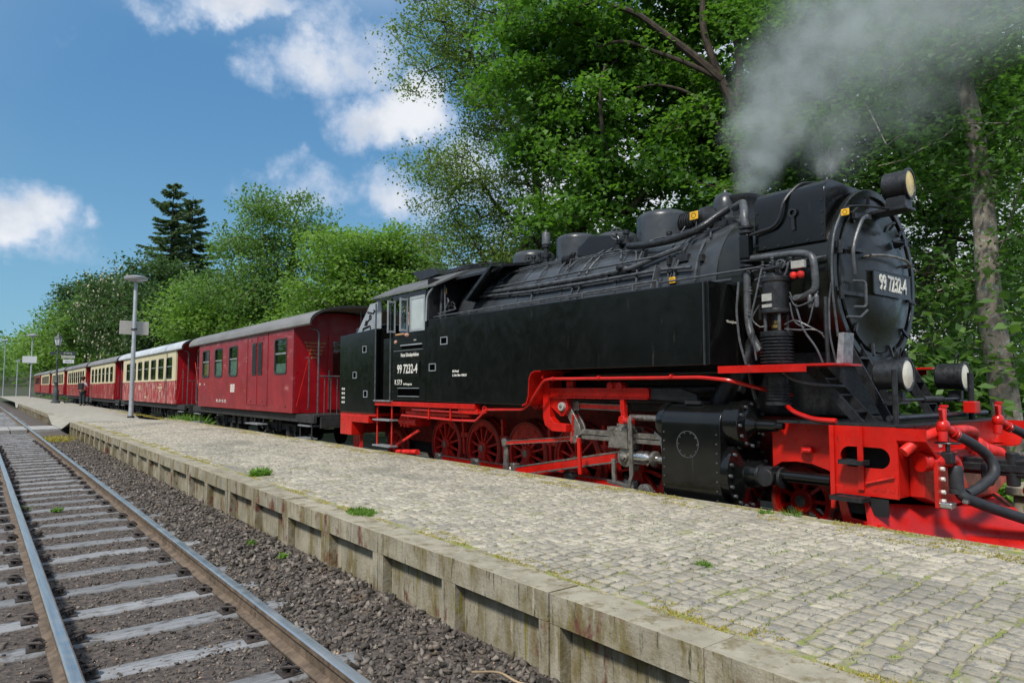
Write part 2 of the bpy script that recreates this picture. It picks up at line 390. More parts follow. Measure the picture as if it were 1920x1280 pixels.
class MB:
    def __init__(s):
        s.v = []
        s.f = []
    def add(s, vs, fs):
        n = len(s.v)
        s.v += [tuple(v) for v in vs]
        s.f += [tuple(i + n for i in f) for f in fs]
        return s
    def box(s, x0, x1, y0, y1, z0, z1):
        x0, x1 = min(x0, x1), max(x0, x1)
        y0, y1 = min(y0, y1), max(y0, y1)
        z0, z1 = min(z0, z1), max(z0, z1)
        v = [(x0, y0, z0), (x1, y0, z0), (x1, y1, z0), (x0, y1, z0), (x0, y0, z1), (x1, y0, z1), (x1, y1, z1), (x0, y1, z1)]
        return s.add(v, [(0, 3, 2, 1), (4, 5, 6, 7), (0, 1, 5, 4), (1, 2, 6, 5), (2, 3, 7, 6), (3, 0, 4, 7)])
    def beam(s, p0, p1, wd, ht, up=(0, 0, 1)):
        p0, p1 = Vector(p0), Vector(p1)
        d = (p1 - p0).normalized()
        u = Vector(up)
        sd = d.cross(u).normalized() * (wd / 2)
        uu = sd.cross(d).normalized() * (ht / 2)
        v = [p + a * sd + b * uu for p in (p0, p1) for a, b in ((-1, -1), (1, -1), (1, 1), (-1, 1))]
        return s.add(v, [(0, 1, 2, 3), (7, 6, 5, 4), (0, 4, 5, 1), (1, 5, 6, 2), (2, 6, 7, 3), (3, 7, 4, 0)])
    def tube(s, pts, r, n=8, caps=True):
        pts = [Vector(p) for p in pts]
        rs = r if isinstance(r, (list, tuple)) else [r] * len(pts)
        t0 = (pts[1] - pts[0]).normalized()
        ref = Vector((0, 0, 1)) if abs(t0.z) < .9 else Vector((1, 0, 0))
        u = t0.cross(ref).normalized()
        base = len(s.v)
        prev = t0
        for i, p in enumerate(pts):
            if i == 0: t = t0
            elif i == len(pts) - 1: t = (pts[i] - pts[i - 1]).normalized()
            else: t = ((pts[i + 1] - pts[i]).normalized() + (pts[i] - pts[i - 1]).normalized())
            if t.length < 1e-6: t = prev
            t = t.normalized()
            q = prev.rotation_difference(t)
            u = q @ u
            u = (u - t * u.dot(t)).normalized()
            prev = t
            b = t.cross(u)
            for k in range(n):
                a = 2 * PI * k / n
                s.v.append(tuple(p + (u * math.cos(a) + b * math.sin(a)) * rs[i]))
        for i in range(len(pts) - 1):
            for k in range(n):
                a = base + i * n + k
                b2 = base + i * n + (k + 1) % n
                s.f.append((a, b2, b2 + n, a + n))
        if caps:
            s.f.append(tuple(base + k for k in range(n))[::-1])
            e = base + (len(pts) - 1) * n
            s.f.append(tuple(e + k for k in range(n)))
        return s
    def cyl(s, p0, p1, r, n=16):
        return s.tube([p0, p1], r, n)
    def lathe(s, c, axis, prof, n=24, caps=True):
        """prof = [(radius, offset along axis)]"""
        c = Vector(c)
        ax = Vector(axis).normalized()
        ref = Vector((0, 0, 1)) if abs(ax.z) < .9 else Vector((1, 0, 0))
        u = ax.cross(ref).normalized()
        b = ax.cross(u)
        base = len(s.v)
        for (r, h) in prof:
            for k in range(n):
                a = 2 * PI * k / n
                s.v.append(tuple(c + ax * h + (u * math.cos(a) + b * math.sin(a)) * max(r, 1e-4)))
        for i in range(len(prof) - 1):
            for k in range(n):
                a0 = base + i * n + k
                b0 = base + i * n + (k + 1) % n
                s.f.append((a0, b0, b0 + n, a0 + n))
        if caps:
            s.f.append(tuple(base + k for k in range(n))[::-1])
            e = base + (len(prof) - 1) * n
            s.f.append(tuple(e + k for k in range(n)))
        return s
    def ring(s, c, axis, ro, ri, h, n=32):
        """closed annulus, thickness h along axis from c"""
        c = Vector(c)
        ax = Vector(axis).normalized()
        ref = Vector((0, 0, 1)) if abs(ax.z) < .9 else Vector((1, 0, 0))
        u = ax.cross(ref).normalized()
        b = ax.cross(u)
        base = len(s.v)
        for (r, hh) in ((ro, 0), (ro, h), (ri, h), (ri, 0)):
            for k in range(n):
                a = 2 * PI * k / n
                s.v.append(tuple(c + ax * hh + (u * math.cos(a) + b * math.sin(a)) * r))
        for i in range(4):
            for k in range(n):
                a0 = base + i * n + k
                b0 = base + i * n + (k + 1) % n
                j = (i + 1) % 4
                s.f.append((a0, b0, base + j * n + (k + 1) % n, base + j * n + k))
        return s
    def prism(s, poly, axis, a, b):
        """poly = 2-D points in the two other axes (x: (y,z), y: (x,z), z: (x,y))"""
        def P(p, t):
            return (t, p[0], p[1]) if axis == 'x' else (p[0], t, p[1]) if axis == 'y' else (p[0], p[1], t)
        n = len(poly)
        base = len(s.v)
        s.v += [P(p, a) for p in poly] + [P(p, b) for p in poly]
        s.f.append(tuple(range(base, base + n)))
        s.f.append(tuple(range(base + n, base + 2 * n))[::-1])
        for i in range(n):
            j = (i + 1) % n
            s.f.append((base + i, base + j, base + n + j, base + n + i))
        return s
    def ball(s, c, r, n=10, sc=(1, 1, 1)):
        pr = [(math.sin(PI * i / n) * r, -math.cos(PI * i / n) * r) for i in range(n + 1)]
        b0 = len(s.v)
        s.lathe((0, 0, 0), (0, 0, 1), pr, n * 2)
        for i in range(b0, len(s.v)):
            v = s.v[i]
            s.v[i] = (v[0] * sc[0] + c[0], v[1] * sc[1] + c[1], v[2] * sc[2] + c[2])
        return s
    def mirror_x(s):
        v = [(-p[0], p[1], p[2]) for p in s.v]
        f = [tuple(reversed(q)) for q in s.f]
        s.add(v, f)
        return s
    def xform(s, m):
        s.v = [tuple(m @ Vector(p)) for p in s.v]
        return s
    def mesh(s, name, m, bevel=0, sharp=38):
        me = bpy.data.meshes.new(name)
        me.from_pydata([(v[0] - ORG.x, v[1] - ORG.y, v[2] - ORG.z) for v in s.v], [], s.f)
        bm = bmesh.new()
        bm.from_mesh(me)
        bmesh.ops.recalc_face_normals(bm, faces=bm.faces)
        bm.to_mesh(me)
        bm.free()
        me.shade_smooth()
        me.set_sharp_from_angle(angle=R(sharp))
        if m is not None:
            me.materials.append(m)
        return me
    def build(s, name, m, parent=None, bevel=0, sharp=38, label=None):
        o = bpy.data.objects.new(name, s.mesh(name, m, sharp=sharp))
        link(o, parent)
        if bevel:
            b = o.modifiers.new('bevel', 'BEVEL')
            b.width = bevel
            b.segments = 2
            b.limit_method = 'ANGLE'
            b.angle_limit = R(40)
            b.harden_normals = True
        if label: o['label'] = label
        if name in JOINED: o['kind'] = 'stuff'
        return o
    def build_each(s, name, m, parent=None, bevel=0, sharp=38):
        """one object per connected piece"""
        p = list(range(len(s.v)))
        def find(i):
            while p[i] != i:
                p[i] = p[p[i]]
                i = p[i]
            return i
        for f in s.f:
            a = find(f[0])
            for i in f[1:]: p[find(i)] = a
        grp = {}
        for f in s.f: grp.setdefault(find(f[0]), []).append(f)
        for fs in grp.values():
            ids = sorted({i for f in fs for i in f})
            mp = {i: k for k, i in enumerate(ids)}
            q = MB()
            q.v = [s.v[i] for i in ids]
            q.f = [tuple(mp[i] for i in f) for f in fs]
            q.build(name, m, parent, bevel, sharp)

# tiny fastenings and the like, too small to pick apart one by one
JOINED = {'rivets', 'cover_nuts', 'door_bolts', 'bracket_bolts', 'oil_cups', 'cooling_fins', 'coil_spring', 'emblem_stripes', 'bolted_plate', 'rail_stanchions', 'branches', 'plate_rim', 'pump_valve_gear'}

def root(name, loc, label, cat, group=None, rz=0):
    o = bpy.data.objects.new(name, None)
    C.objects.link(o)
    o.location = loc
    o.rotation_euler = (0, 0, rz)
    o.empty_display_size = .3
    o['label'] = label
    o['category'] = cat
    if group: o['group'] = group
    return o

def copy_tree(o, parent=None):
    kids = list(o.children)
    c = o.copy()
    C.objects.link(c)
    if parent is not None: c.parent = parent
    for k in kids:
        copy_tree(k, c)
    return c

def fillet(pts, r=.06, n=4):
    """round the corners of a pipe run"""
    pts = [Vector(p) for p in pts]
    out = [pts[0]]
    for i in range(1, len(pts) - 1):
        a, b, c = pts[i - 1], pts[i], pts[i + 1]
        d1 = min(r, (a - b).length * .45)
        d2 = min(r, (c - b).length * .45)
        p1 = b + (a - b).normalized() * d1
        p2 = b + (c - b).normalized() * d2
        for k in range(n + 1):
            t = k / n
            out.append(p1 * (1 - t) ** 2 + b * 2 * t * (1 - t) + p2 * t * t)
    out.append(pts[-1])
    return out

def curve(pts, n=6):
    """Catmull-Rom"""
    pts = [Vector(p) for p in pts]
    P = [pts[0] * 2 - pts[1]] + pts + [pts[-1] * 2 - pts[-2]]
    out = []
    for i in range(1, len(P) - 2):
        for k in range(n):
            t = k / n
            out.append(.5 * ((2 * P[i]) + (-P[i - 1] + P[i + 1]) * t + (2 * P[i - 1] - 5 * P[i] + 4 * P[i + 1] - P[i + 2]) * t * t
                             + (-P[i - 1] + 3 * P[i] - 3 * P[i + 1] + P[i + 2]) * t ** 3))
    out.append(pts[-1])
    return out

def pipe(name, pts, r, m, parent, fr=.06, n=8, flanges=(), label=None):
    b = MB().tube(fillet(pts, fr), r, n)
    for (p, ax, fr_, fh) in flanges:
        b.lathe(p, ax, [(fr_, -fh / 2), (fr_, fh / 2)], 12)
    return b.build(name, m, parent, label=label)

def text(name, s, size, loc, facing, m, parent, sx=1.0, ext=.004, align='CENTER', bold=0.0):
    cu = bpy.data.curves.new('lettering', 'FONT')
    cu.body = s
    cu.size = size
    cu.extrude = ext
    cu.offset = bold
    cu.resolution_u = 2
    cu.align_x = align
    cu.align_y = 'CENTER'
    to = bpy.data.objects.new('tmp', cu)
    C.objects.link(to)
    dg = bpy.context.evaluated_depsgraph_get()
    me = bpy.data.meshes.new_from_object(to.evaluated_get(dg))
    bpy.data.objects.remove(to)
    if facing == '-x': ax, up, nn = Vector((0, -1, 0)), Vector((0, 0, 1)), Vector((-1, 0, 0))
    elif facing == '-y': ax, up, nn = Vector((1, 0, 0)), Vector((0, 0, 1)), Vector((0, -1, 0))
    else: ax, up, nn = facing
    L_ = Vector(loc) - ORG
    me.transform(Matrix(((ax.x * sx, up.x, nn.x, L_.x), (ax.y * sx, up.y, nn.y, L_.y), (ax.z * sx, up.z, nn.z, L_.z), (0, 0, 0, 1))))
    me.name = name
    me.materials.clear()
    me.materials.append(m)
    o = bpy.data.objects.new(name, me)
    return link(o, parent)

def np_mesh(name, V, F, m, tint=None, parent=None, smooth=False):
    """V (n,3), F (k,3|4) numpy"""
    me = bpy.data.meshes.new(name)
    V = np.asarray(V, dtype=np.float32)
    F = np.asarray(F, dtype=np.int32)
    k = F.shape[1]
    me.vertices.add(len(V))
    me.vertices.foreach_set('co', V.ravel())
    me.loops.add(F.size)
    me.loops.foreach_set('vertex_index', F.ravel())
    me.polygons.add(len(F))
    me.polygons.foreach_set('loop_start', np.arange(0, F.size, k, dtype=np.int32))
    if smooth:
        me.polygons.foreach_set('use_smooth', np.ones(len(F), dtype=bool))
    me.update(calc_edges=True)
    if tint is not None:
        a = me.attributes.new('tint', 'FLOAT', 'POINT')
        a.data.foreach_set('value', np.asarray(tint, dtype=np.float32))
    me.materials.append(m)
    o = bpy.data.objects.new(name, me)
    return link(o, parent)

def rot_mats(nrm, yaw):
    """(n,3,3) frames whose third column is the normal"""
    nrm = nrm / np.linalg.norm(nrm, axis=1, keepdims=True)
    ref = np.where(np.abs(nrm[:, 2:3]) < .95, np.array([[0, 0, 1.]]), np.array([[1., 0, 0]]))
    a = np.cross(ref, nrm)
    a /= np.linalg.norm(a, axis=1, keepdims=True)
    b = np.cross(nrm, a)
    c, s = np.cos(yaw)[:, None], np.sin(yaw)[:, None]
    a2 = a * c + b * s
    b2 = -a * s + b * c
    return np.stack([a2, b2, nrm], axis=2)

def scatter(bv, bf, P, Rm, Sc):
    """copies of a small mesh: positions (n,3), frames (n,3,3), scales (n,) or (n,3)"""
    bv = np.asarray(bv, float)
    bf = np.asarray(bf, int)
    n = len(P)
    Sc = np.asarray(Sc)
    if Sc.ndim == 1: Sc = Sc[:, None] * np.ones((1, 3))
    V = bv[None] * Sc[:, None, :]
    V = np.einsum('nij,nkj->nki', Rm, V) + np.asarray(P)[:, None, :]
    F = bf[None] + (np.arange(n) * len(bv))[:, None, None]
    return V.reshape(-1, 3), F.reshape(-1, bf.shape[1])
# ============================================================ ground, tracks, platform
def gz(x, y):
    """height of the ballast bed"""
    z = -.156 + .010 * mnoise.noise(Vector((x * 3, y * 3, 0))) + .006 * mnoise.noise(Vector((x * 11, y * 11, 3)))
    if x > 1.75: z += .085 * min(1, (x - 1.75) / .65)
    if x < .15: z += .035 * min(1, (.15 - x) / .6)
    return z

def sheet(name, xs, ys, zf, m, kind='structure', label=None):
    V = [(x, y, zf(x, y)) for y in ys for x in xs]
    nx = len(xs)
    F = [(j * nx + i, j * nx + i + 1, (j + 1) * nx + i + 1, (j + 1) * nx + i) for j in range(len(ys) - 1) for i in range(nx - 1)]
    o = np_mesh(name, V, F, m, smooth=True)
    if kind: o['kind'] = kind
    return o

def lin(a, b, n): return [a + (b - a) * i / (n - 1) for i in range(n)]
def geo(a, b, n, p=2.0): return [a + (b - a) * (i / (n - 1)) ** p for i in range(n)]

def terrain(x, y):
    z = -.30
    if x > 9.0: z += min(1.6, (x - 9.0) * .16) + .06 * mnoise.noise(Vector((x * .5, y * .5, 0)))
    if y > 150: z += min(16, (y - 150) * .055) * (1 if x > -160 else .7)
    return z
xs = [-600, -300, -160, -90, -50, -30, -16, -8, -3.2, 2.4, 6, 8.4, 9, 10, 11, 12, 14, 16, 20, 26, 34, 50, 90, 160, 300, 600]
ys = [-300, -120, -60, -30, -15, -8, -3, 0, 3, 6, 9, 12, 16, 22, 30, 40, 55, 75, 100, 125, 150, 180, 220, 280, 380, 600, 1200]
sheet('ground', xs, ys, terrain, M['soil'])
bx = lin(-3.2, 2.44, 120)
by = geo(-2.5, 62, 240, 2.2)
sheet('ballast_bed', bx, by, gz, M['ballast'])
sheet('far_ballast_bed', [-6, -3.2, 0, 2.44], [61.9, 90, 140, 200], lambda x, y: -.17, M['ballast'])
sheet('train_track_bed', [5.52, 6.4, 7.5, 8.5, 9.2], lin(-6, 150, 60), lambda x, y: -.20 + .01 * mnoise.noise(Vector((x * 3, y * 3, 1))), M['ballast'])

def rail_mesh(x, y0, y1, name='rail'):
    hw, b = .033, MB()
    poly = [(-.060, -.136), (.060, -.136), (.060, -.127), (.010, -.112), (.008, -.045), (hw, -.034), (hw, -.008), (.024, -.001), (0, 0),
            (-.024, -.001), (-hw, -.008), (-hw, -.034), (-.008, -.045), (-.010, -.112), (-.060, -.127)]
    b.prism([(p[0] + x, p[1]) for p in poly], 'y', y0, y1)
    me = b.mesh(name, M['rail_rust'], sharp=30)
    me.materials.append(M['rail_top'])
    for p in me.polygons:
        if p.normal.z > .3 and p.center.z > -.03: p.material_index = 1
    return me

def sleeper_mesh(L=2.0, W=.185, seed=0):
    rnd = random.Random(seed)
    n = 9
    prof = lambda: [(-W / 2, -.09), (-W / 2 + .004, -.012), (-W / 2 + .016, 0), (W / 2 - .016, 0), (W / 2 - .004, -.012), (W / 2, -.09)]
    V, F = [], []
    for i in range(n):
        x = -L / 2 + L * i / (n - 1)
        dy, dz = rnd.uniform(-.006, .006), rnd.uniform(-.004, .004)
        for (py, pz) in prof():
            V.append((x, py + dy + rnd.uniform(-.003, .003), pz + dz))
    for i in range(n - 1):
        for k in range(5):
            a = i * 6 + k
            F.append((a, a + 6, a + 7, a + 1))
    F.append((0, 1, 2, 3, 4, 5))
    e = (n - 1) * 6
    F.append((e + 5, e + 4, e + 3, e + 2, e + 1, e))
    return MB().add(V, F).mesh('sleeper', M['sleeper'], sharp=50)

def clip_mesh():
    b = MB()
    b.box(-.055, .075, -.075, .075, .0, .012)          # ribbed base plate
    b.box(.0, .016, -.07, .07, .012, .045)
    b.lathe((.038, 0, .012), (0, 0, 1), [(.020, 0), (.020, .035), (.013, .036), (.013, .062)], 8)
    b.tube(curve([(-.035, -.05, .03), (-.005, -.055, .052), (.04, -.03, .058), (.062, 0, .05), (.04, .03, .058), (-.005, .055, .052), (-.035, .05, .03)], 3), .011, 6)
    return b.mesh('rail_clip', M['clip'])

sm = [sleeper_mesh(seed=i) for i in range(5)]
cm = clip_mesh()
def track(xc, label, y0, y1, first, pitch, n, clips, g=.553, group='railway tracks'):
    t = root('railway_track', (xc, 0, 0), label, 'railway track', group)
    for s in (-1, 1):
        link(bpy.data.objects.new('rail', rail_mesh(s * g, y0, y1)), t)
    rnd = random.Random(int(xc * 10))
    for k in range(n):
        o = link(bpy.data.objects.new('sleeper', sm[k % 5]), t)
        o.location = (rnd.uniform(-.035, .035), first + pitch * k + rnd.uniform(-.02, .02), -.140 + rnd.uniform(-.006, .004))
        o.rotation_euler = (0, 0, rnd.uniform(-.015, .015) + (PI if k % 2 else 0))
        if k < clips:
            for s in (-1, 1):
                for d in (-1, 1):
                    q = link(bpy.data.objects.new('rail_clip', cm), o)
                    fl = -1 if k % 2 else 1
                    q.location = (fl * (s * g + d * .095), 0, .001)
                    q.scale = (.85, .85, .8)
                    q.rotation_euler = (0, 0, (0 if fl * d > 0 else PI) + rnd.uniform(-.08, .08))
    return t
track(1.005, 'empty near track with polished rails and pale grey sleepers in front of the platform', -3, 170, -1.19, .63, 92, 42)
track(6.98, 'track behind the platform on which the steam train stands', -8, 150, -3, .7, 40, 0)

# crossing boards over the near track
cr = root('track_crossing', (1.0, 30.9, -.1), 'pale foot crossing of flat slabs laid across the near rails at the platform notch', 'crossing')
ORG = Vector((1.0, 30.9, -.1))
for (a, b_) in ((-3.0, -1.75), (-1.72, -.5), (-.47, .39), (.51, .99), (1.02, 1.49), (1.62, 2.55)):
    MB().box(a, b_, 29.6, 32.2, -.16, -.012 + random.uniform(-.004, .004)).build('slab', M['crossing'], cr, bevel=.01)
ORG = Vector((0, 0, 0))

# loose stones: hexagonal lumps with flattened faces
def stone_base(seed):
    """angular broken stone: hull of a few points"""
    bm = bmesh.new()
    r = random.Random(seed)
    for k in range(8):
        d = Vector((r.gauss(0, 1), r.gauss(0, 1), r.gauss(0, 1))).normalized()
        d = Vector([math.copysign(abs(c) ** .55, c) for c in d])
        bm.verts.new(d * r.uniform(.75, 1.0))
    bmesh.ops.convex_hull(bm, input=bm.verts)
    bmesh.ops.delete(bm, geom=[v for v in bm.verts if not v.link_faces], context='VERTS')
    bmesh.ops.triangulate(bm, faces=bm.faces)
    bmesh.ops.recalc_face_normals(bm, faces=bm.faces)
    bm.verts.index_update()
    V = [tuple(v.co) for v in bm.verts]
    F = [tuple(v.index for v in f.verts) for f in bm.faces]
    bm.free()
    return V, F
def stones(name, n, xf, yf, smin, smax, m, label, flat=(.5, .9), seed=1, lift=.25):
    r = np.random.default_rng(seed)
    Vs, Fs, Ts, off = [], [], [], 0
    for q in range(8):
        bv, bf = stone_base(seed * 10 + q)
        k = n // 8
        y = yf(r, k)
        x = xf(r, k, y)
        s = smin + (smax - smin) * r.random(k) ** 2.2
        z = np.array([gz(a, b) for a, b in zip(x, y)])
        nr = np.stack([r.normal(0, .6, k), r.normal(0, .6, k), np.ones(k)], 1)
        Sc = np.stack([s * r.uniform(.7, 1.4, k), s * r.uniform(.6, 1.1, k), s * r.uniform(flat[0], flat[1], k)], 1)
        P = np.stack([x, y, z + s * lift], 1)
        V, F = scatter(bv, bf, P, rot_mats(nr, r.uniform(0, 6.28, k)), Sc)
        Vs.append(V); Fs.append(F + off); off += len(V)
        Ts.append(np.repeat(r.random(k), len(bv)))
    o = np_mesh(name, np.concatenate(Vs), np.concatenate(Fs), m, np.concatenate(Ts))
    o['kind'] = 'stuff'; o['label'] = label; o['category'] = 'gravel'
    return o
def ygeo(a, b, p): return lambda r, k: a + (b - a) * r.random(k) ** p
stones('ballast_stones', 15200, lambda r, k, y: 1.70 + (2.42 - 1.70) * r.random(k) ** .8, ygeo(.9, 26, 1.9), .008, .035, M['stone'],
       'dark angular ballast stones heaped along the foot of the platform wall', (.6, 1.0), 3, .35)
stones('shoulder_stones', 9000, lambda r, k, y: r.uniform(-2.6, .32, k), ygeo(1.2, 30, 2.0), .007, .03, M['stone'],
       'brownish ballast stones left of the near track', (.5, .9), 4)
stones('track_stones', 24000, lambda r, k, y: np.where(r.random(k) < .72, r.uniform(.52, 1.49, k), r.uniform(1.63, 1.85, k)), ygeo(.9, 30, 2.1), .005, .019, M['stone'],
       'small dark stones between the rails of the near track', (.4, .8), 5)
stones('bark_chips', 17000, lambda r, k, y: r.uniform(-2.2, 2.35, k), ygeo(.9, 16, 2.0), .004, .013, M['chip'],
       'pale brown debris and dead leaf bits lying on the ballast', (.12, .35), 6, .9)

# ------------------------------------------------------------ platform
def dip(y):
    def tri(a, b, c, d):
        if y <= a or y >= d: return 0
        if y < b: return (y - a) / (b - a)
        if y > c: return (d - y) / (d - c)
        return 1
    return max(tri(26.0, 28.8, 32.6, 35.0), tri(60, 61.5, 64, 65.5))
def ptop(x, y, base=.36):
    d = dip(y)
    f = max(0, 1 - (x - 2.4) / 1.9) if x < 4.3 else max(0, (x - 4.6) / .95) * .75
    und = .008 * mnoise.noise(Vector((x * .8, y * .6, 5)))
    return base + und - .36 * d * f
px_ = lin(2.62, 5.48, 16)
o = sheet('platform', px_, lin(-2.5, 26.2, 120), lambda x, y: ptop(x, y, .3535), M['joint'])
PLAT = o
o['label'] = 'sunlit station platform paved with small pale granite cobbles'; o['category'] = 'platform'
o = sheet('far_platform', [2.42] + px_[1:-1] + [5.58], lin(26.1, 118, 200), lambda x, y: ptop(x, y, .36), M['farcobble'])
MB().box(2.52, 5.5, -2.5, 26.0, -.3, .30).build('platform_fill', M['dark']).__setitem__('kind', 'structure')

def cob_mesh(seed):
    r = random.Random(seed)
    rings = []
    for (sc, z) in ((.50, -.03), (.497, -.0075), (.46, -.001), (.30, .002)):
        ring = []
        for k in range(8):
            a = PI / 8 + k * PI / 4
            c, s = math.cos(a), math.sin(a)
            e = .30                                    # superellipse: nearly square
            px = math.copysign(abs(c) ** e, c)
            py = math.copysign(abs(s) ** e, s)
            ring.append((px * sc, py * sc, z))
        rings.append(ring)
    jit = [(r.uniform(-.05, .05), r.uniform(-.05, .05)) for _ in range(8)]
    V = [(p[0] + jit[k][0] * (1 if i else 1), p[1] + jit[k][1], p[2] + (r.uniform(-.002, .002) if i > 1 else 0)) for i, ring in enumerate(rings) for k, p in enumerate(ring)]
    V.append((0, 0, .002 + r.uniform(-.002, .003)))
    F = []
    for i in range(3):
        for k in range(8):
            a, b_ = i * 8 + k, i * 8 + (k + 1) % 8
            F.append((a, b_, b_ + 8)); F.append((a, b_ + 8, a + 8))
    for k in range(8):
        F.append((24 + k, 24 + (k + 1) % 8, 32))
    return V, F
cobs = [cob_mesh(i) for i in range(8)]
spots = []
y = -1.6
rowi = 0
rr = random.Random(5)
while y < 26.1:
    pw = rr.uniform(.092, .120)
    x = 2.665 + rr.uniform(0, .05)
    ph = rr.uniform(0, 6)
    while x < 5.46:
        L_ = rr.choice((rr.uniform(.075, .10), rr.uniform(.09, .15)))
        if x + L_ > 5.475: break
        xc = x + L_ / 2
        yc = y + .05 * math.sin(xc * 1.7 + y * .35) + .03 * math.sin(xc * 4.1 + y * .8) + rr.uniform(-.011, .011)
        spots.append((xc, yc, L_ * rr.uniform(.93, 1.0), pw * rr.uniform(.88, 1.0), rr.randrange(8), rr.uniform(-.13, .13) + .08 * math.cos(xc * 1.7 + y * .35), rr.uniform(-.0035, .0035), rr.random()))
        x += L_ - .002
    y += pw - .003
    rowi += 1
spots.sort(key=lambda s: (s[0] - .9) ** 2 * .35 + (s[1] - .9) ** 2)
vis = [s for s in spots if True]
def seen(s):
    p = Vector((s[0], s[1], .36)) - Vector((0, 0, CAM_H))
    d = p.dot(FWD)
    if d < .3: return False
    u, v = 960 + 1280 * p.dot(RGT) / d, 640 - 1280 * p.dot(UPV) / d
    return -20 < u < 1940 and v < 1300
inview = sorted([s for s in spots if seen(s)], key=lambda s: (Vector((s[0], s[1], .36)) - Vector((0, 0, CAM_H))).length)
near = set(id(s) for s in inview[:300])
cme = []
for V, F in cobs:
    me = bpy.data.meshes.new('cobblestone')
    me.from_pydata(V, [], F)
    me.materials.append(M['cobble'])
    me.polygons.foreach_set('use_smooth', [True] * len(F))
    a = me.attributes.new('tint', 'FLOAT', 'POINT')
    a.data.foreach_set('value', [.5] * len(V))
    cme.append(me)
for s in inview[:300]:
    o = bpy.data.objects.new('cobblestone', cme[s[4]])
    link(o, PLAT)
    o.location = (s[0], s[1], ptop(s[0], s[1]) + s[6])
    o.scale = (s[2], s[3], 1.0)
    o.rotation_euler = (rr.uniform(-.02, .02), rr.uniform(-.02, .02), s[5])
Vs, Fs, Ts, off = [], [], [], 0
for q in range(8):
    ss = [s for s in spots if s[4] == q and id(s) not in near]
    A = np.array([[s[0], s[1], ptop(s[0], s[1]) + s[6]] for s in ss])
    k = len(ss)
    nr = np.stack([rng.normal(0, .03, k), rng.normal(0, .03, k), np.ones(k)], 1)
    yaw = np.array([s[5] for s in ss]) - PI / 2
    # frame with third column = normal; rotate so that x runs along the row
    Rm = rot_mats(nr, np.zeros(k))
    c_, s_ = np.cos(yaw + PI / 2), np.sin(yaw + PI / 2)
    a = np.stack([c_, s_, np.zeros(k)], 1)
    a -= nr * np.sum(a * nr, 1, keepdims=True) / np.sum(nr * nr, 1, keepdims=True)
    a /= np.linalg.norm(a, axis=1, keepdims=True)
    nn = nr / np.linalg.norm(nr, axis=1, keepdims=True)
    Rm = np.stack([a, np.cross(nn, a), nn], 2)
    V, F = scatter(cobs[q][0], cobs[q][1], A, Rm, np.array([[s[2], s[3], 1.0] for s in ss]))
    Vs.append(V); Fs.append(F + off); off += len(V)
    Ts.append(np.repeat(np.array([s[7] for s in ss]), len(cobs[q][0])))
o = np_mesh('cobblestones', np.concatenate(Vs), np.concatenate(Fs), M['cobble'], np.concatenate(Ts), parent=PLAT, smooth=True)
o['kind'] = 'stuff'

# concrete edge wall, one precast unit per metre
def unit_mesh(L=.962, seed=0):
    r = random.Random(seed)
    b = MB()
    b.box(2.410, 2.635, 0, L, .205, .36)
    b.box(2.412, 2.49, 0, .075, -.35, .2045)
    b.box(2.412, 2.49, L - .075, L, -.35, .2045)
    b.box(2.49, 2.56, 0, L, -.35, .2045)
    b.prism([(2.4125, .2045), (2.49, .2045), (2.49, .185), (2.445, .198)], 'y', .0755, L - .0755)
    me = b.mesh('wall_unit', M['concrete'])
    me.materials.append(M['coping'])
    for p in me.polygons:
        if p.normal.z > .8 and p.center.z > .3: p.material_index = 1
    return me
um = [unit_mesh(seed=i) for i in range(2)]
wall = root('platform_wall', (2.5, 0, 0), 'stained concrete edge wall of ribbed precast units with coping, along the near side of the platform', 'platform edge')
for k in range(-4, 24):
    o = link(bpy.data.objects.new('wall_unit', um[k % 2]), wall)
    o.location = (-2.5 + rr.uniform(-.006, .006), 2.77 + .97 * k, rr.uniform(-.006, .006))
    bv = o.modifiers.new('bevel', 'BEVEL'); bv.width = .010; bv.segments = 2; bv.limit_method = 'ANGLE'
for k in range(26):
    o = link(bpy.data.objects.new('wall_unit', um[k % 2]), wall)
    o.location = (-2.5 + .02, 35.0 + .97 * k, 0)
fw = root('kerb', (5.55, 0, 0), 'mossy concrete kerb along the train side of the platform', 'kerb')
kb = MB().box(5.475, 5.585, 0, .985, .0, .357).mesh('kerb_stone', M['kerb'])
for k in range(-3, 28):
    o = link(bpy.data.objects.new('kerb_stone', kb), fw)
    o.location = (-5.55 + rr.uniform(-.006, .006), k * .99, rr.uniform(-.006, .004))
    bv = o.modifiers.new('bevel', 'BEVEL'); bv.width = .012; bv.segments = 1
# low concrete platform beyond the train track
lp = root('loading_ramp', (8.95, 0, 0), 'mossy low concrete block wall beyond the plough of the locomotive', 'wall')
MB().box(-.25, 1.4, -4, 2.50, -.3, .30).build('block', M['concrete'], lp, bevel=.02)
MB().box(-.32, 1.45, -4, 2.55, .303, .40).build('coping', M['coping'], lp, bevel=.02)

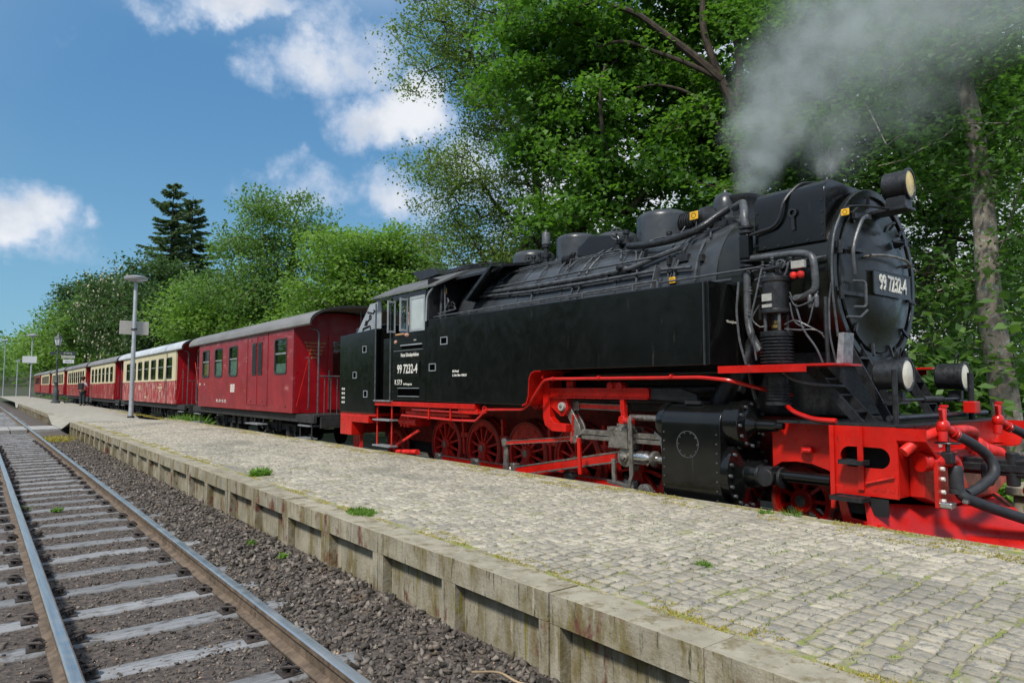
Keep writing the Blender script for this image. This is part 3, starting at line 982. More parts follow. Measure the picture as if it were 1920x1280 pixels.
# moss and dry grass along both edges of the platform, weeds
def blades(name, P, h, wd, m, seed, label, spread=.4, cat='grass'):
    r = np.random.default_rng(seed)
    P = np.asarray(P)
    k = len(P)
    bv = [(-.5, 0, 0), (.5, 0, 0), (.30, .12, .55), (-.30, .12, .55), (0, .42, 1)]
    bf = [(0, 1, 2), (0, 2, 3), (3, 2, 4)]
    nr = np.stack([r.normal(0, spread, k), r.normal(0, spread, k), np.ones(k)], 1)
    hh = h * r.uniform(.5, 1.2, k)
    Sc = np.stack([wd * r.uniform(.7, 1.3, k), hh, hh], 1)
    V, F = scatter(bv, bf, P, rot_mats(nr, r.uniform(0, 6.28, k)), Sc)
    o = np_mesh(name, V, F, m, np.repeat(r.random(k), 5))
    o['kind'] = 'stuff'; o['label'] = label; o['category'] = cat
    return o
def strip(n, x0, x1, y0, y1, z, seed, p=1.5, clump=True):
    r = np.random.default_rng(seed)
    y_ = y0 + (y1 - y0) * r.random(n * 3) ** p
    x_ = r.uniform(x0, x1, n * 3)
    keep = np.array([mnoise.noise(Vector((a * 3.0, b * 2.2, seed))) > (-.02 if clump else -2) for a, b in zip(x_, y_)])
    x_, y_ = x_[keep][:n], y_[keep][:n]
    return np.stack([x_, y_, np.full(len(x_), z)], 1)
blades('dry_moss_far_edge', strip(20000, 5.10, 5.54, 0, 40,   .356, 2), .020, .010, M['drygrass'], 2, 'dry yellow moss along the train side kerb', 1.2)
blades('dry_moss_near_edge', strip(12000, 2.60, 2.80, 0, 26, .356, 3), .018, .007, M['drygrass'], 3, 'sandy dry moss along the near coping', 1.2)
blades('joint_moss', strip(9000, 2.7, 5.3, -.5, 14, .354, 4, 1.8), .020, .006, M['grass'], 4, 'thin green moss growing in the cobble joints', 1.3)
def tuft(name, x, y, z, rad, n, h, seed, label, m='grass', wd=.012, squash=(1, 1), sp=.6):
    r = np.random.default_rng(seed)
    a, q = r.uniform(0, 6.28, n), rad * r.random(n) ** .6
    P = np.stack([np.cos(a) * q * squash[0], np.sin(a) * q * squash[1], np.zeros(n)], 1)
    k = len(P)
    bv = [(-.5, 0, 0), (.5, 0, 0), (.42, .2, .5), (-.42, .2, .5), (0, .7, .9)]
    bf = [(0, 1, 2), (0, 2, 3), (3, 2, 4)]
    nr = np.stack([P[:, 0] / rad * sp + r.normal(0, .3, k), P[:, 1] / rad * sp + r.normal(0, .3, k), np.ones(k)], 1)
    hh = h * r.uniform(.5, 1.2, k)
    V, F = scatter(bv, bf, P, rot_mats(nr, r.uniform(0, 6.28, k)), np.stack([np.full(k, wd), hh, hh], 1))
    o = np_mesh(name, V, F, M[m], np.repeat(r.random(k), 5))
    o.location = (x, y, z)
    o['label'] = label; o['category'] = 'plant'
    return o
tuft('weed_plant', 2.80, 8.6, .35, .085, 260, .11, 11, 'bushy green weed growing on the cobbles a little back from the near coping', 'leaf_bush', .028)
tuft('grass_tuft', 2.66, 5.5, .35, .10, 900, .045, 12, 'flat mat of green grass beside the near coping', wd=.010, squash=(1.0, 1.7))
tuft('small_weed', 3.52, 2.62, .35, .045, 130, .035, 13, 'tiny green weed between the cobbles in the right foreground', wd=.010)
tuft('kerb_grass', 5.43, 3.12, .35, .07, 60, .09, 14, 'thin grass blades on the kerb beside the front wheel of the locomotive', wd=.006)
tuft('kerb_weed', 5.40, 3.35, .35, .05, 90, .035, 15, 'little leafy weed on the kerb near the locomotive buffer beam', 'leaf_bush', .018)
tuft('track_weed', .88, 10.6, -.14, .06, 60, .05, 16, 'small green weed between the rails', 'leaf_bush', .02)
tuft('rail_weed', .56, 10.9, -.14, .07, 70, .06, 17, 'green weed against the inner side of the left rail', 'leaf_bush', .02)
tuft('ballast_weed', 2.2, 6.1, -.06, .035, 26, .05, 18, 'pale weed sprout on the ballast below the platform wall, nearer one', 'leaf_bush', .02)
tuft('ballast_sprout', 2.15, 6.8, -.06, .03, 22, .045, 19, 'pale weed sprout on the ballast below the platform wall, farther one', 'leaf_bush', .02)
tuft('left_grass', -.10, 7.6, -.13, .14, 350, .08, 20, 'green grass patch left of the near track', wd=.010)
tuft('corner_weeds', 2.05, 24.5, -.1, .45, 500, .13, 21, 'yellowish weeds at the foot of the wall beside the foot crossing', 'drygrass', .02, (1, 2.6))
tuft('notch_bush', 6.0, 26.2, -.1, .6, 1500, .55, 22, 'bright green weeds growing between kerb and cream coach', 'leaf_bush', .05, (.8, 1.6))
st = MB().tube(curve([(2.10, 3.02, -.045), (2.17, 2.88, -.02), (2.19, 2.74, -.03), (2.28, 2.60, -.035)], 5), [.006] * 15 + [.004], 6)
o = st.build('dry_stick', M['twig'])
o['label'] = 'bleached bent stick lying on the ballast below the platform wall'; o['category'] = 'stick'
# ============================================================ steam locomotive (local x: 0 = its centre line, y = along the track, z up)
LX = 6.95
loco = root('steam_locomotive', (LX, 7.5, 0), 'black steam locomotive with red frame and wheels standing at the platform', 'locomotive')
ORG = Vector((0, 7.5, 0))
def arc(cx, cz, r, a0, a1, n=6):
    return [(cx + r * math.cos(R(a0 + (a1 - a0) * i / n)), cz + r * math.sin(R(a0 + (a1 - a0) * i / n))) for i in range(n + 1)]

# --- boiler and smokebox
BZ = 2.50
MB().lathe((0, 4.30, BZ), (0, 1, 0), [(.80, 0), (.845, .002), (.845, 4.95), (.5, 4.97)], 64).build('boiler', M['boiler'], loco)
for yy in (4.9, 5.75, 6.75, 7.7, 8.5):
    MB().ring((0, yy, BZ), (0, 1, 0), .852, .84, .05, 64).build('boiler_band', M['boiler'], loco)
MB().lathe((0, 3.06, 2.515), (0, 1, 0), [(.70, 0), (.815, .0), (.83, .015), (.83, 1.26), (.7, 1.27)], 64).build('smokebox', M['smokebox'], loco, bevel=.01)
MB().ring((0, 3.03, 2.515), (0, 1, 0), .875, .80, .06, 64).build('smokebox_ring', M['smokebox'], loco, bevel=.012)
pr = [(.001, -.110), (.15, -.108), (.30, -.095), (.42, -.075), (.51, -.050), (.57, -.022), (.735, -.012), (.745, .0), (.745, .03)]
door = MB().lathe((0, 3.045, 2.515), (0, 1, 0), pr, 64).build('smokebox_door', M['smokebox'], loco)
# boiler saddle and underside
MB().box(-.42, .42, 3.2, 4.4, 1.15, 1.8).build('saddle', M['iron'], loco, bevel=.03)
MB().box(-.55, .55, 4.5, 9.2, 1.15, 1.78).build('ash_pan', M['iron'], loco)
# hinge straps, clamps, rail and plate on the door
b = MB()
for z in (2.72, 2.30):
    b = MB()
    b.beam((-.80, 3.0, z), (-.42, 2.965, z), .02, .035)
    b.cyl((-.80, 3.0, z - .06), (-.80, 3.0, z + .06), .022, 10)
    b.build('door_hinge', M['iron'], door)
b = MB()
for k in range(12):
    a = 2 * PI * (k + .5) / 12
    c, s = math.cos(a), math.sin(a)
    b.beam((c * .68, 3.02, 2.515 + s * .68), (c * .80, 3.0, 2.515 + s * .80), .026, .022, up=(0, 1, 0))
b.build_each('door_clamp', M['iron'], door)
b = MB()
b.cyl((.22, 2.95, 2.86), (.22, 2.84, 2.86), .04, 12)
b.tube([(-.02, 2.87, 2.85), (.22, 2.85, 2.86), (.36, 2.85, 2.84)], .011, 8)
b.tube([(.12, 2.86, 2.79), (.22, 2.85, 2.86), (.34, 2.86, 2.91)], .011, 8)
b.build('door_handle', M['iron'], door)
b = MB()
b.tube(curve([(-.42, 2.90, 2.67), (-.2, 2.87, 2.69), (.05, 2.86, 2.695), (.28, 2.87, 2.69), (.46, 2.90, 2.66)], 5), .014, 8)
for x in (-.40, .44): b.cyl((x, 2.90, 2.67), (x, 2.98, 2.67), .012, 8)
b.build('hand_rail', M['steel'], door)
MB().tube(fillet([(-.62, 2.98, 2.42), (-.50, 2.92, 2.42), (-.50, 2.92, 2.18), (-.62, 2.98, 2.18)], .04), .013, 8).build('grab_handle', M['pipe'], door)
MB().tube(fillet([(-.75, 2.98, 2.08), (-.60, 2.93, 2.08), (-.50, 2.91, 2.15)], .02), .012, 8).build('grab_handle', M['pipe'], door)
MB().tube(curve([(-.62, 2.96, 2.48), (-.64, 2.955, 2.72), (-.52, 2.93, 2.98), (-.40, 2.93, 3.05)], 6), .018, 8).build('curved_rod', M['pipe'], door)
MB().beam((-.56, 2.98, 3.04), (-.30, 2.95, 3.06), .03, .05).build('clamp_bar', M['iron'], door)
MB().tube(fillet([(-.05, 2.93, 2.95), (-.10, 2.88, 3.0), (.08, 2.88, 3.05), (.06, 2.93, 2.98)], .03), .012, 8).build('grab_handle', M['iron'], door)
pl = MB().box(-.34, .47, 2.915, 2.932, 2.32, 2.55).build('number_plate', M['smokebox'], door, bevel=.006)
text('lettering', '99 7232-4', .215, (.065, 2.914, 2.432), '-y', M['number'], pl, sx=.67, ext=.006, bold=.004)
b = MB()
for z in (2.32, 2.55): b.box(-.34, .47, 2.908, 2.915, z - .006, z + .006)
b.build('plate_rim', M['iron'], pl)

# casing over the smokebox (feed heater)
poly = [(-.80, 2.80), (-.80, 3.20)] + arc(-.64, 3.25, .16, 180, 90, 8) + arc(.42, 3.27, .14, 90, 0, 6) + [(.56, 3.2), (.56, 2.95)]
cas = MB().prism(poly, 'y', 3.13, 3.86).build('heater_casing', M['black'], loco, bevel=.012)
b = MB()
for z in (2.86, 2.97, 3.08, 3.19):
    for y in (3.16, 3.83): b.lathe((-.80, y, z), (-1, 0, 0), [(.013, 0), (.010, .010)], 8)
for y in (3.3, 3.45, 3.6, 3.75): b.lathe((-.80, y, 2.83), (-1, 0, 0), [(.013, 0), (.010, .010)], 8)
b.build('rivets', M['iron'], cas)
b = MB().ring((-.805, 3.44, 3.12), (-1, 0, 0), .045, .025, .02, 16)
b.beam((-.815, 3.44, 3.09), (-.815, 3.435, 2.95), .03, .015, up=(1, 0, 0))
b.build('casing_latch', M['iron'], cas)
MB().tube(curve([(-.55, 3.22, 3.40), (-.56, 3.22, 3.45), (-.50, 3.24, 3.48), (-.43, 3.27, 3.45), (-.43, 3.28, 3.40)], 4), .016, 8).build('lifting_eye', M['iron'], cas)
# chimney
MB().lathe((0, 4.52, 3.25), (0, 0, 1), [(.20, 0), (.18, .1), (.17, .26), (.195, .34), (.205, .37), (.205, .40), (.155, .40), (.14, .2)], 32).build('chimney', M['iron'], loco)
# top head lamp
def headlamp(x, y, z, yaw, glass, r=.135, L=.25, br=True, name='headlamp'):
    d = Vector((math.sin(yaw), -math.cos(yaw), 0))
    p = Vector((x, y, z))
    h = MB().lathe(p, d, [(.001, -L), (r * .88, -L), (r * .97, -L + .012), (r * .97, -.03), (r * 1.08, -.028), (r * 1.08, .0), (r * .93, .0), (r * .91, -.03), (r * .91, -.13), (.001, -.13)], 28, caps=False).build(name, M['iron'], loco, bevel=.003)
    MB().lathe(p + d * -.012, d, [(r * .92, -.002), (r * .90, .004), (r * .5, .014), (.001, .017)], 28).build('lamp_glass', glass, h)
    if br:
        MB().beam(p + Vector((-.03, .1, -r - .05)), p + Vector((.03, .1, -r - .05)), .12, .09, up=(0, 0, 1)).build('lamp_bracket', M['iron'], h, bevel=.006)
        MB().box(x - .09, x + .09, y + .03, y + .18, z - r - .115, z - r - .095).build('lamp_foot', M['iron'], h)
        MB().tube(curve([p + Vector((-.02, .09, r * .95)), p + Vector((-.03, .07, r + .07)), p + Vector((.04, .07, r + .09)), p + Vector((.05, .09, r * .95))], 4), .007, 6).build('lamp_hook', M['iron'], h)
    return h
headlamp(0.02, 2.70, 3.39, R(4), M['amber_lit_glass'], r=.140, L=.23, br=False)
b = MB().box(-.07, .09, 2.72, 2.90, 3.16, 3.27)
b.box(-.10, .12, 2.70, 3.06, 3.13, 3.165)
b.build('top_lamp_bracket', M['iron'], loco, bevel=.008)
pipe('lamp_conduit', [(-.02, 2.82, 3.15), (-.35, 2.98, 3.17), (-.60, 3.02, 3.13), (-.78, 3.02, 2.98)], .012, M['iron'], loco, fr=.08)
headlamp(-.75, 2.48, 1.55, R(2), M['pale_glass'])
headlamp(.75, 2.55, 1.55, R(2), M['pale_glass'])
MB().tube([(-.75, 2.55, 1.33), (.75, 2.62, 1.33)], .016, 8).build('lamp_crossbar', M['iron'], loco)
MB().lathe((0, 2.58, 1.33), (1, 0, 0), [(.024, -.22 + .02 * i + (.01 if j else 0)) if j else (.032, -.22 + .02 * i) for i in range(22) for j in (0, 1)], 8).build('coil_spring', M['iron'], loco)

# --- domes
def dome(name, y, r, z0, z1, rnd_, m='boiler', x=0, n=36):
    pr = [(r, 0)] + [(r - rnd_ + rnd_ * math.cos(R(a)), (z1 - z0) - rnd_ * .8 + rnd_ * .8 * math.sin(R(a))) for a in range(0, 91, 15)]
    return MB().lathe((x, y, z0), (0, 0, 1), pr, n).build(name, M[m], loco)
d1 = dome('sand_dome', 5.68, .345, 3.15, 3.70, .12)
dome('steam_dome', 6.50, .33, 3.15, 3.58, .16)
dome('sand_dome', 7.28, .325, 3.15, 3.68, .09)
dome('rear_dome', 8.30, .345, 3.15, 3.60, .13)
# sloping valve cover beside the second dome
MB().prism([(6.02, 3.30), (6.10, 3.44), (6.62, 3.52), (6.86, 3.38), (6.86, 3.24), (6.05, 3.22)], 'x', -.42, -.20).build('regulator_cover', M['black'], loco, bevel=.02)
MB().lathe((-.12, 4.66, 3.36), (0, 0, 1), [(.17, 0), (.175, .03), (.15, .05), (.15, .20), (.135, .28), (.09, .335), (.03, .36), (.02, .39), (.001, .40)], 28).build('preheater_bell', M['boiler'], loco)
MB().box(-.34, -.02, 4.48, 4.86, 3.27, 3.35).build('bell_bracket', M['iron'], loco, bevel=.01)
# turbo generator
g = MB().lathe((-.33, 5.12, 3.40), (0, -1, 0), [(.06, 0), (.10, .02), (.115, .05), (.115, .22), (.09, .24), (.09, .28), (.14, .30), (.145, .40), (.10, .44), (.05, .47), (.05, .56)], 24).build('turbo_generator', M['iron'], loco)
MB().box(-.47, -.18, 4.75, 5.1, 3.20, 3.29).build('generator_foot', M['iron'], g, bevel=.01)
b = MB()
for k in range(5): b.ring((-.33, 5.10 - .035 * k, 3.40), (0, -1, 0), .13, .10, .012, 20)
b.build('cooling_fins', M['iron'], g)
def tag_plate(p, s, parent=loco):
    a = MB().box(p[0] - .012, p[0], p[1] - s / 2, p[1] + s / 2, p[2] - s * .42, p[2] + s * .42).build('yellow_tag', M['yellow'], parent, bevel=.008)
    MB().ring((p[0] - .013, p[1], p[2]), (1, 0, 0), s * .28, s * .22, .001, 12).build('tag_mark', M['dark'], a)
    return a
tag_plate((-.50, 4.82, 3.42), .115)
tag_plate((-.87, 4.85, 2.635), .085)
tag_plate((-.82, 2.93, 3.02), .075)
tag_plate((-1.05, 9.28, 2.99), .11)
pipe('generator_cable', [(-.48, 4.80, 3.36), (-.55, 4.80, 3.05), (-.78, 4.90, 2.82), (-.87, 4.88, 2.68)], .007, M['rubber'], loco, fr=.12)
pipe('conduit', [(-.46, 4.98, 3.33), (-.60, 5.06, 3.10), (-.80, 4.98, 2.85), (-.88, 4.90, 2.62)], .007, M['pipe'], loco, fr=.12)

# --- pipes along the boiler
def bp(y, a, r=.87):
    """point on the boiler shell, a degrees down from the crown on the platform side"""
    return (-r * math.sin(R(a)), y, BZ + r * math.cos(R(a)))
pipe('hand_rail', [bp(9.05, 47, .93), bp(8.88, 60, .93), bp(7.2, 61, .93), bp(5.8, 61, .93), bp(5.1, 61, .93)], .014, M['pipe'], loco)
pipe('feed_pipe', [bp(8.70, 45, .90), bp(8.84, 62, .90), bp(7.4, 66, .90), bp(6.2, 67, .90), bp(5.5, 66, .90), bp(5.05, 58, .90), bp(4.8, 56, .92)], .030, M['pipe'], loco, fr=.1)
pipe('feed_pipe', [bp(8.62, 40, .90), bp(8.92, 66, .90), bp(7.4, 71, .90), bp(6.2, 72, .90), bp(5.0, 72, .90), bp(4.6, 74, .90)], .020, M['pipe'], loco, fr=.1)
pipe('injector_pipe', [bp(5.75, 40, .92), bp(5.35, 46, .93), bp(4.95, 48, .95), bp(4.62, 44, .97), bp(4.48, 32, 1.0), bp(4.42, 25, 1.02)], .045, M['iron'], loco, fr=.12, n=12)
pipe('long_rod', [(-.96, 9.25, 2.60), (-.96, 7.0, 2.60), (-.96, 4.95, 2.61), (-.92, 3.95, 2.62), (-.86, 3.10, 2.64)], .011, M['pipe'], loco)
pipe('tank_rail', [(-1.25, 9.30, 2.56), (-1.25, 8.0, 2.57), (-1.25, 6.0, 2.57), (-1.25, 4.75, 2.58)], .013, M['pipe'], loco)
b = MB()
for y in (9.1, 8.3, 7.5, 6.7, 5.9, 5.1, 4.75): b.cyl((-1.25, y, 2.50), (-1.25, y, 2.575), .014, 8)
b.build('rail_stanchions', M['pipe'], loco)
for (y, a0, a1, bend) in ((8.15, 18, 66, .25), (7.35, 22, 84, .0), (7.0, 25, 70, -.1), (6.35, 28, 84, .2), (6.2, 28, 84, .22), (5.5, 40, 84, -.12), (4.75, 30, 80, .1), (4.55, 50, 84, .0)):
    pipe('sand_pipe', [bp(y + bend * (t / 5), a0 + (a1 - a0) * t / 5, .875) for t in range(6)], .013, M['pipe'], loco, fr=.05, n=6)
# safety valves, whistle, wheel valves: small turned fittings on the crown
def fitting(name, x, y, z, r, h, parent=loco, ax=(0, 0, 1), m='iron'):
    return MB().lathe((x, y, z), ax, [(r, 0), (r, h * .12), (r * .6, h * .14), (r * .6, h * .35), (r * 1.1, h * .38), (r * 1.1, h * .55), (r * .5, h * .58), (r * .5, h * .8), (r * .75, h * .83), (r * .75, h)], 14).build(name, M[m], parent)
wl = fitting('whistle_valve', -.22, 7.75, 3.28, .075, .34)
MB().lathe((-.22, 7.75, 3.60), (0, 0, 1), [(.03, 0), (.065, .01), (.065, .17), (.055, .19), (.015, .20), (.012, .24)], 16).build('whistle', M['pipe'], wl)
for (x, y, z, r, h) in ((-.30, 7.95, 3.24, .05, .22), (-.14, 8.0, 3.28, .05, .25), (-.35, 7.6, 3.2, .05, .2), (-.38, 5.98, 3.18, .06, .30), (-.46, 6.05, 3.12, .05, .22), (-.34, 6.18, 3.22, .06, .22),
                        (-.5, 5.95, 2.98, .06, .22), (-.30, 5.15, 3.2, .05, .2), (-.42, 5.25, 3.12, .05, .2), (-.26, 6.95, 3.22, .05, .22), (-.38, 6.98, 3.14, .05, .2), (-.2, 8.75, 3.26, .07, .2), (-.4, 8.75, 3.16, .06, .2)):
    fitting('boiler_fitting', x, y, z, r, h)
def handwheel(p, ax, r, m='iron', parent=loco, spk=4, th=.010):
    ax = Vector(ax).normalized()
    ref = Vector((0, 0, 1)) if abs(ax.z) < .9 else Vector((1, 0, 0))
    u = ax.cross(ref).normalized(); v = ax.cross(u)
    p = Vector(p)
    b = MB()
    n = 16
    b.tube([p + (u * math.cos(2 * PI * k / n) + v * math.sin(2 * PI * k / n)) * r for k in range(n + 1)], th, 6, caps=False)
    for k in range(spk):
        a = 2 * PI * k / spk
        b.cyl(p, p + (u * math.cos(a) + v * math.sin(a)) * r, th * .8, 6)
    b.cyl(p - ax * .02, p + ax * .06, th * 1.6, 8)
    return b.build('handwheel', M[m], parent)
handwheel((-.52, 6.02, 3.42), (-.8, -.5, 0), .075, 'pipe')
handwheel((-.36, 8.0, 3.42), (-.5, -.8, .2), .055, 'iron')
b = MB()
for k in range(7): b.lathe((-.42, 8.72 - .028 * k, 3.28), (0, 1, 0), [(.075, 0), (.075, .012)], 12)
b.box(-.5, -.34, 8.5, 8.8, 3.18, 3.24)
b.build('feed_valve', M['iron'], loco)
b = MB()
for k in range(6): b.lathe((-.50, 7.02 - .028 * k, 3.22), (0, 1, 0), [(.07, 0), (.07, .012)], 12)
b.build('feed_valve', M['iron'], loco)
for (y, a) in ((8.35, 50), (8.9, 46), (8.7, 64)):
    p = bp(y, a, .84)
    MB().ball(p, .075, 8, (.5, 1, .8)).build('washout_plug', M['boiler'], loco)
b = MB().box(-.80, -.70, 4.70, 4.86, 2.84, 2.93)
b.cyl((-.76, 4.78, 2.93), (-.76, 4.78, 2.98), .03, 10)
b.build('lubricator_valve', M['iron'], loco, bevel=.008)
b = MB().ball((-.78, 5.62, 2.86), .075, 8)
b.cyl((-.70, 5.60, 2.92), (-.90, 5.66, 2.88), .03, 10)
b.build('check_valve', M['iron'], loco)
# steel stanchion between hand rail and tank
MB().beam((-.93, 5.0, 2.80), (-1.05, 4.98, 2.52), .10, .012, up=(0, 1, 0)).build('rail_bracket', M['pipe'], loco)

# --- air piping and pump at the smokebox side
p0 = MB().tube(fillet([(-.30, 4.42, 3.46), (-.62, 4.10, 3.40), (-.84, 3.95, 3.24), (-.84, 3.93, 2.98)], .1), .042, 12).build('pump_exhaust_pipe', M['pipe'], loco)
fl = MB()
for z in (3.05, 3.0): fl.lathe((-.84, 3.93, z), (0, 0, 1), [(.075, 0), (.075, .022)], 14)
for z in (2.70, 2.65): fl.lathe((-.86, 3.92, z), (0, 0, 1), [(.07, 0), (.07, .02)], 14)
fl.build_each('flange', M['iron'], p0)
MB().box(-.905, -.795, 3.875, 3.985, 2.725, 2.985).build('filter_box', M['black'], loco, bevel=.02)
pipe('suction_pipe', [(-.86, 3.92, 2.66), (-.88, 3.91, 2.2), (-.90, 3.88, 1.98), (-.97, 3.72, 1.78)], .038, M['pipe'], loco, fr=.12, n=12)
pipe('steam_pipe', [(-.86, 3.86, 2.73), (-.95, 3.30, 2.69), (-.98, 3.16, 2.64), (-.98, 3.14, 2.33), (-.98, 3.24, 2.27), (-.95, 3.36, 2.27)], .034, M['pipe'], loco, fr=.07, n=12)
pipe('casing_pipe', [(-.86, 3.90, 2.97), (-.84, 3.62, 3.01), (-.84, 3.55, 3.10), (-.84, 3.52, 3.25), (-.70, 3.42, 3.43), (-.45, 3.25, 3.43)], .017, M['iron'], loco, fr=.08)
pipe('side_conduit', [(-.74, 3.00, 3.06), (-.86, 3.02, 2.86), (-.905, 3.03, 2.60), (-.90, 3.03, 2.25), (-.83, 3.03, 1.90)], .011, M['pipe'], loco, fr=.1)
pm = MB().lathe((-1.0, 3.53, 2.13), (0, 0, 1), [(.125, 0), (.14, .01), (.14, .04), (.118, .05), (.118, .30), (.128, .31), (.128, .35), (.09, .37), (.09, .39)], 24).build('air_pump', M['iron'], loco, bevel=.004)
MB().box(-1.125, -1.115, 3.50, 3.60, 2.25, 2.32).build('rating_plate', M['plate'], pm)
MB().box(-1.125, -1.115, 3.50, 3.60, 2.19, 2.22).build('rating_plate', M['plate'], pm)
b = MB()
for a in range(4):
    b.cyl((-1.0 + .10 * math.cos(a * PI / 2 + .8), 3.53 + .10 * math.sin(a * PI / 2 + .8), 1.96), (-1.0 + .10 * math.cos(a * PI / 2 + .8), 3.53 + .10 * math.sin(a * PI / 2 + .8), 2.14), .016, 8)
b.cyl((-1.0, 3.53, 1.96), (-1.0, 3.53, 2.14), .022, 10)
b.build('pump_columns', M['pipe'], pm)
MB().lathe((-1.0, 3.53, 1.99), (0, 0, 1), [(.035, 0), (.045, .01), (.045, .04), (.03, .05), (.03, .08)], 12).build('gland', M['brass'], pm)
fins = [(.135, 0)]
z = 0.0
for k in range(9):
    fins += [(.125, z), (.125, z + .014), (.152, z + .016), (.152, z + .028), (.125, z + .030)]
    z += .031
fins += [(.15, z), (.15, z + .03), (.12, z + .035)]
MB().lathe((-1.0, 3.53, 1.655), (0, 0, 1), fins, 28).build('pump_cylinder', M['iron'], pm)
fins = [(.09, 0), (.12, .005), (.12, .03)]
z = .04
for k in range(5):
    fins += [(.095, z), (.095, z + .014), (.115, z + .016), (.115, z + .026)]
    z += .030
fins += [(.10, z), (.10, z + .08), (.12, z + .09), (.12, z + .11), (.09, z + .12)]
MB().lathe((-1.0, 3.53, 1.27), (0, 0, 1), fins, 24).build('pump_cylinder', M['iron'], pm)
b = MB()
for (dx, dy, dz, r, h) in ((-.02, .07, .0, .03, .07), (.02, 0, 0, .04, .09), (-.03, -.06, 0, .03, .06), (0, .02, .05, .025, .09)):
    b.lathe((-1.0 + dx, 3.53 + dy, 2.50 + dz), (0, 0, 1), [(r, 0), (r, h * .5), (r * .6, h * .55), (r * .6, h)], 10)
b.tube([(-1.12, 3.40, 2.56), (-1.05, 3.62, 2.56)], .02, 8)
b.build('pump_valve_gear', M['iron'], pm)
for y in (3.31, 3.24): MB().lathe((-1.06, y, 2.44), (0, 0, 1), [(.018, 0), (.030, .012), (.034, .03), (.030, .052), (.014, .06)], 10).build('red_valve_cap', M['redold'], loco, label='bright red valve cap')
MB().box(-1.07, -1.03, 3.20, 3.33, 2.53, 2.60).build('gauge_plate', M['plate'], loco, bevel=.004)
for (o0, pts) in enumerate(([(-1.05, 3.36, 2.32), (-1.07, 3.30, 2.24), (-1.05, 3.20, 2.30), (-1.04, 3.14, 2.31)],
                            [(-1.05, 3.36, 2.28), (-1.08, 3.28, 2.18), (-1.05, 3.16, 2.22), (-1.02, 3.10, 2.30)],
                            [(-1.05, 3.36, 2.22), (-1.08, 3.30, 2.04), (-1.05, 3.20, 2.00), (-1.03, 3.14, 2.20)],
                            [(-1.08, 3.40, 2.02), (-1.08, 3.30, 2.05), (-1.06, 3.18, 1.99), (-1.0, 3.08, 1.92)],
                            [(-1.08, 3.40, 1.98), (-1.08, 3.26, 1.96), (-1.03, 3.12, 1.95), (-.98, 3.05, 1.85)],
                            [(-1.08, 3.66, 2.22), (-1.10, 3.72, 2.10), (-1.08, 3.66, 2.02), (-1.05, 3.62, 2.02)])):
    MB().tube(curve(pts, 6), .007, 6).build('lubricating_tube', M['pipe'], loco)
b = MB()
for y in (3.18, 3.12): b.lathe((-1.02, y, 2.16), (0, 0, 1), [(.016, 0), (.022, .02), (.022, .10), (.012, .12)], 8)
b.build('lubricator', M['pipe'], loco)
pipe('bundle_pipe', [(-.98, 3.06, 2.25), (-1.0, 3.05, 1.95), (-1.0, 3.04, 1.65)], .018, M['iron'], loco)
b = MB()
for (y0, z0, y1, z1) in ((3.66, 2.40, 3.74, 2.44), (3.68, 2.32, 3.78, 2.30), (3.70, 2.24, 3.72, 2.10)):
    b.tube([(-1.0, y0, z0), (-.96, y1, z1)], .018, 8)
b.build('pump_union', M['iron'], pm)

# thin lines and fittings round the pump and smokebox side
for pts, r_ in (([(-.86, 3.86, 2.60), (-.93, 3.5, 2.60), (-.90, 3.10, 2.63)], .014), ([(-.90, 3.80, 2.50), (-1.02, 3.62, 2.50), (-1.05, 3.50, 2.56)], .016),
                ([(-.95, 3.42, 2.62), (-1.0, 3.42, 2.50), (-1.05, 3.46, 2.44)], .010), ([(-.93, 3.28, 2.66), (-1.0, 3.27, 2.56), (-1.04, 3.27, 2.50)], .012),
                ([(-.92, 3.98, 2.50), (-1.0, 3.96, 2.2), (-1.05, 3.90, 1.9), (-1.10, 3.80, 1.66)], .012), ([(-.95, 3.70, 2.60), (-1.05, 3.70, 2.35), (-1.10, 3.74, 2.1), (-1.08, 3.70, 1.70)], .009),
                ([(-1.06, 3.30, 2.20), (-1.08, 3.22, 1.95), (-1.05, 3.12, 1.80), (-1.02, 3.08, 1.66)], .009), ([(-.84, 3.06, 2.45), (-.92, 3.06, 2.2), (-.94, 3.05, 1.9), (-.94, 3.0, 1.66)], .009),
                ([(-1.10, 3.44, 1.60), (-1.12, 3.30, 1.50), (-1.05, 3.10, 1.46), (-.9, 2.95, 1.45)], .014), ([(-.9, 3.9, 1.66), (-.95, 3.85, 1.5), (-.95, 3.8, 1.32)], .020)):
    pipe('small_pipe', pts, r_, M['pipe'], loco, fr=.08, n=6)
for (x, y, z, r_, h) in ((-.92, 3.60, 2.60, .030, .10), (-.92, 3.48, 2.60, .022, .08), (-.93, 3.40, 2.62, .026, .09), (-1.05, 3.60, 2.46, .028, .08), (-.93, 3.70, 2.60, .02, .07), (-1.08, 3.75, 2.34, .022, .07), (-1.08, 3.76, 2.10, .026, .08)):
    fitting('pump_fitting', x, y, z, r_, h, m='pipe')
handwheel((-1.02, 3.46, 2.60), (-1, -.2, 0), .04, 'pipe', spk=3, th=.007)
for (y, a) in ((4.5, 66), (4.95, 64), (5.4, 52), (5.9, 66), (6.55, 66), (7.2, 66), (7.9, 66), (8.5, 66)):
    p = bp(y, a, .865)
    MB().box(p[0] - .05, p[0] + .02, y - .02, y + .02, p[2] - .05, p[2] + .03).build('pipe_bracket', M['iron'], loco, bevel=.005)
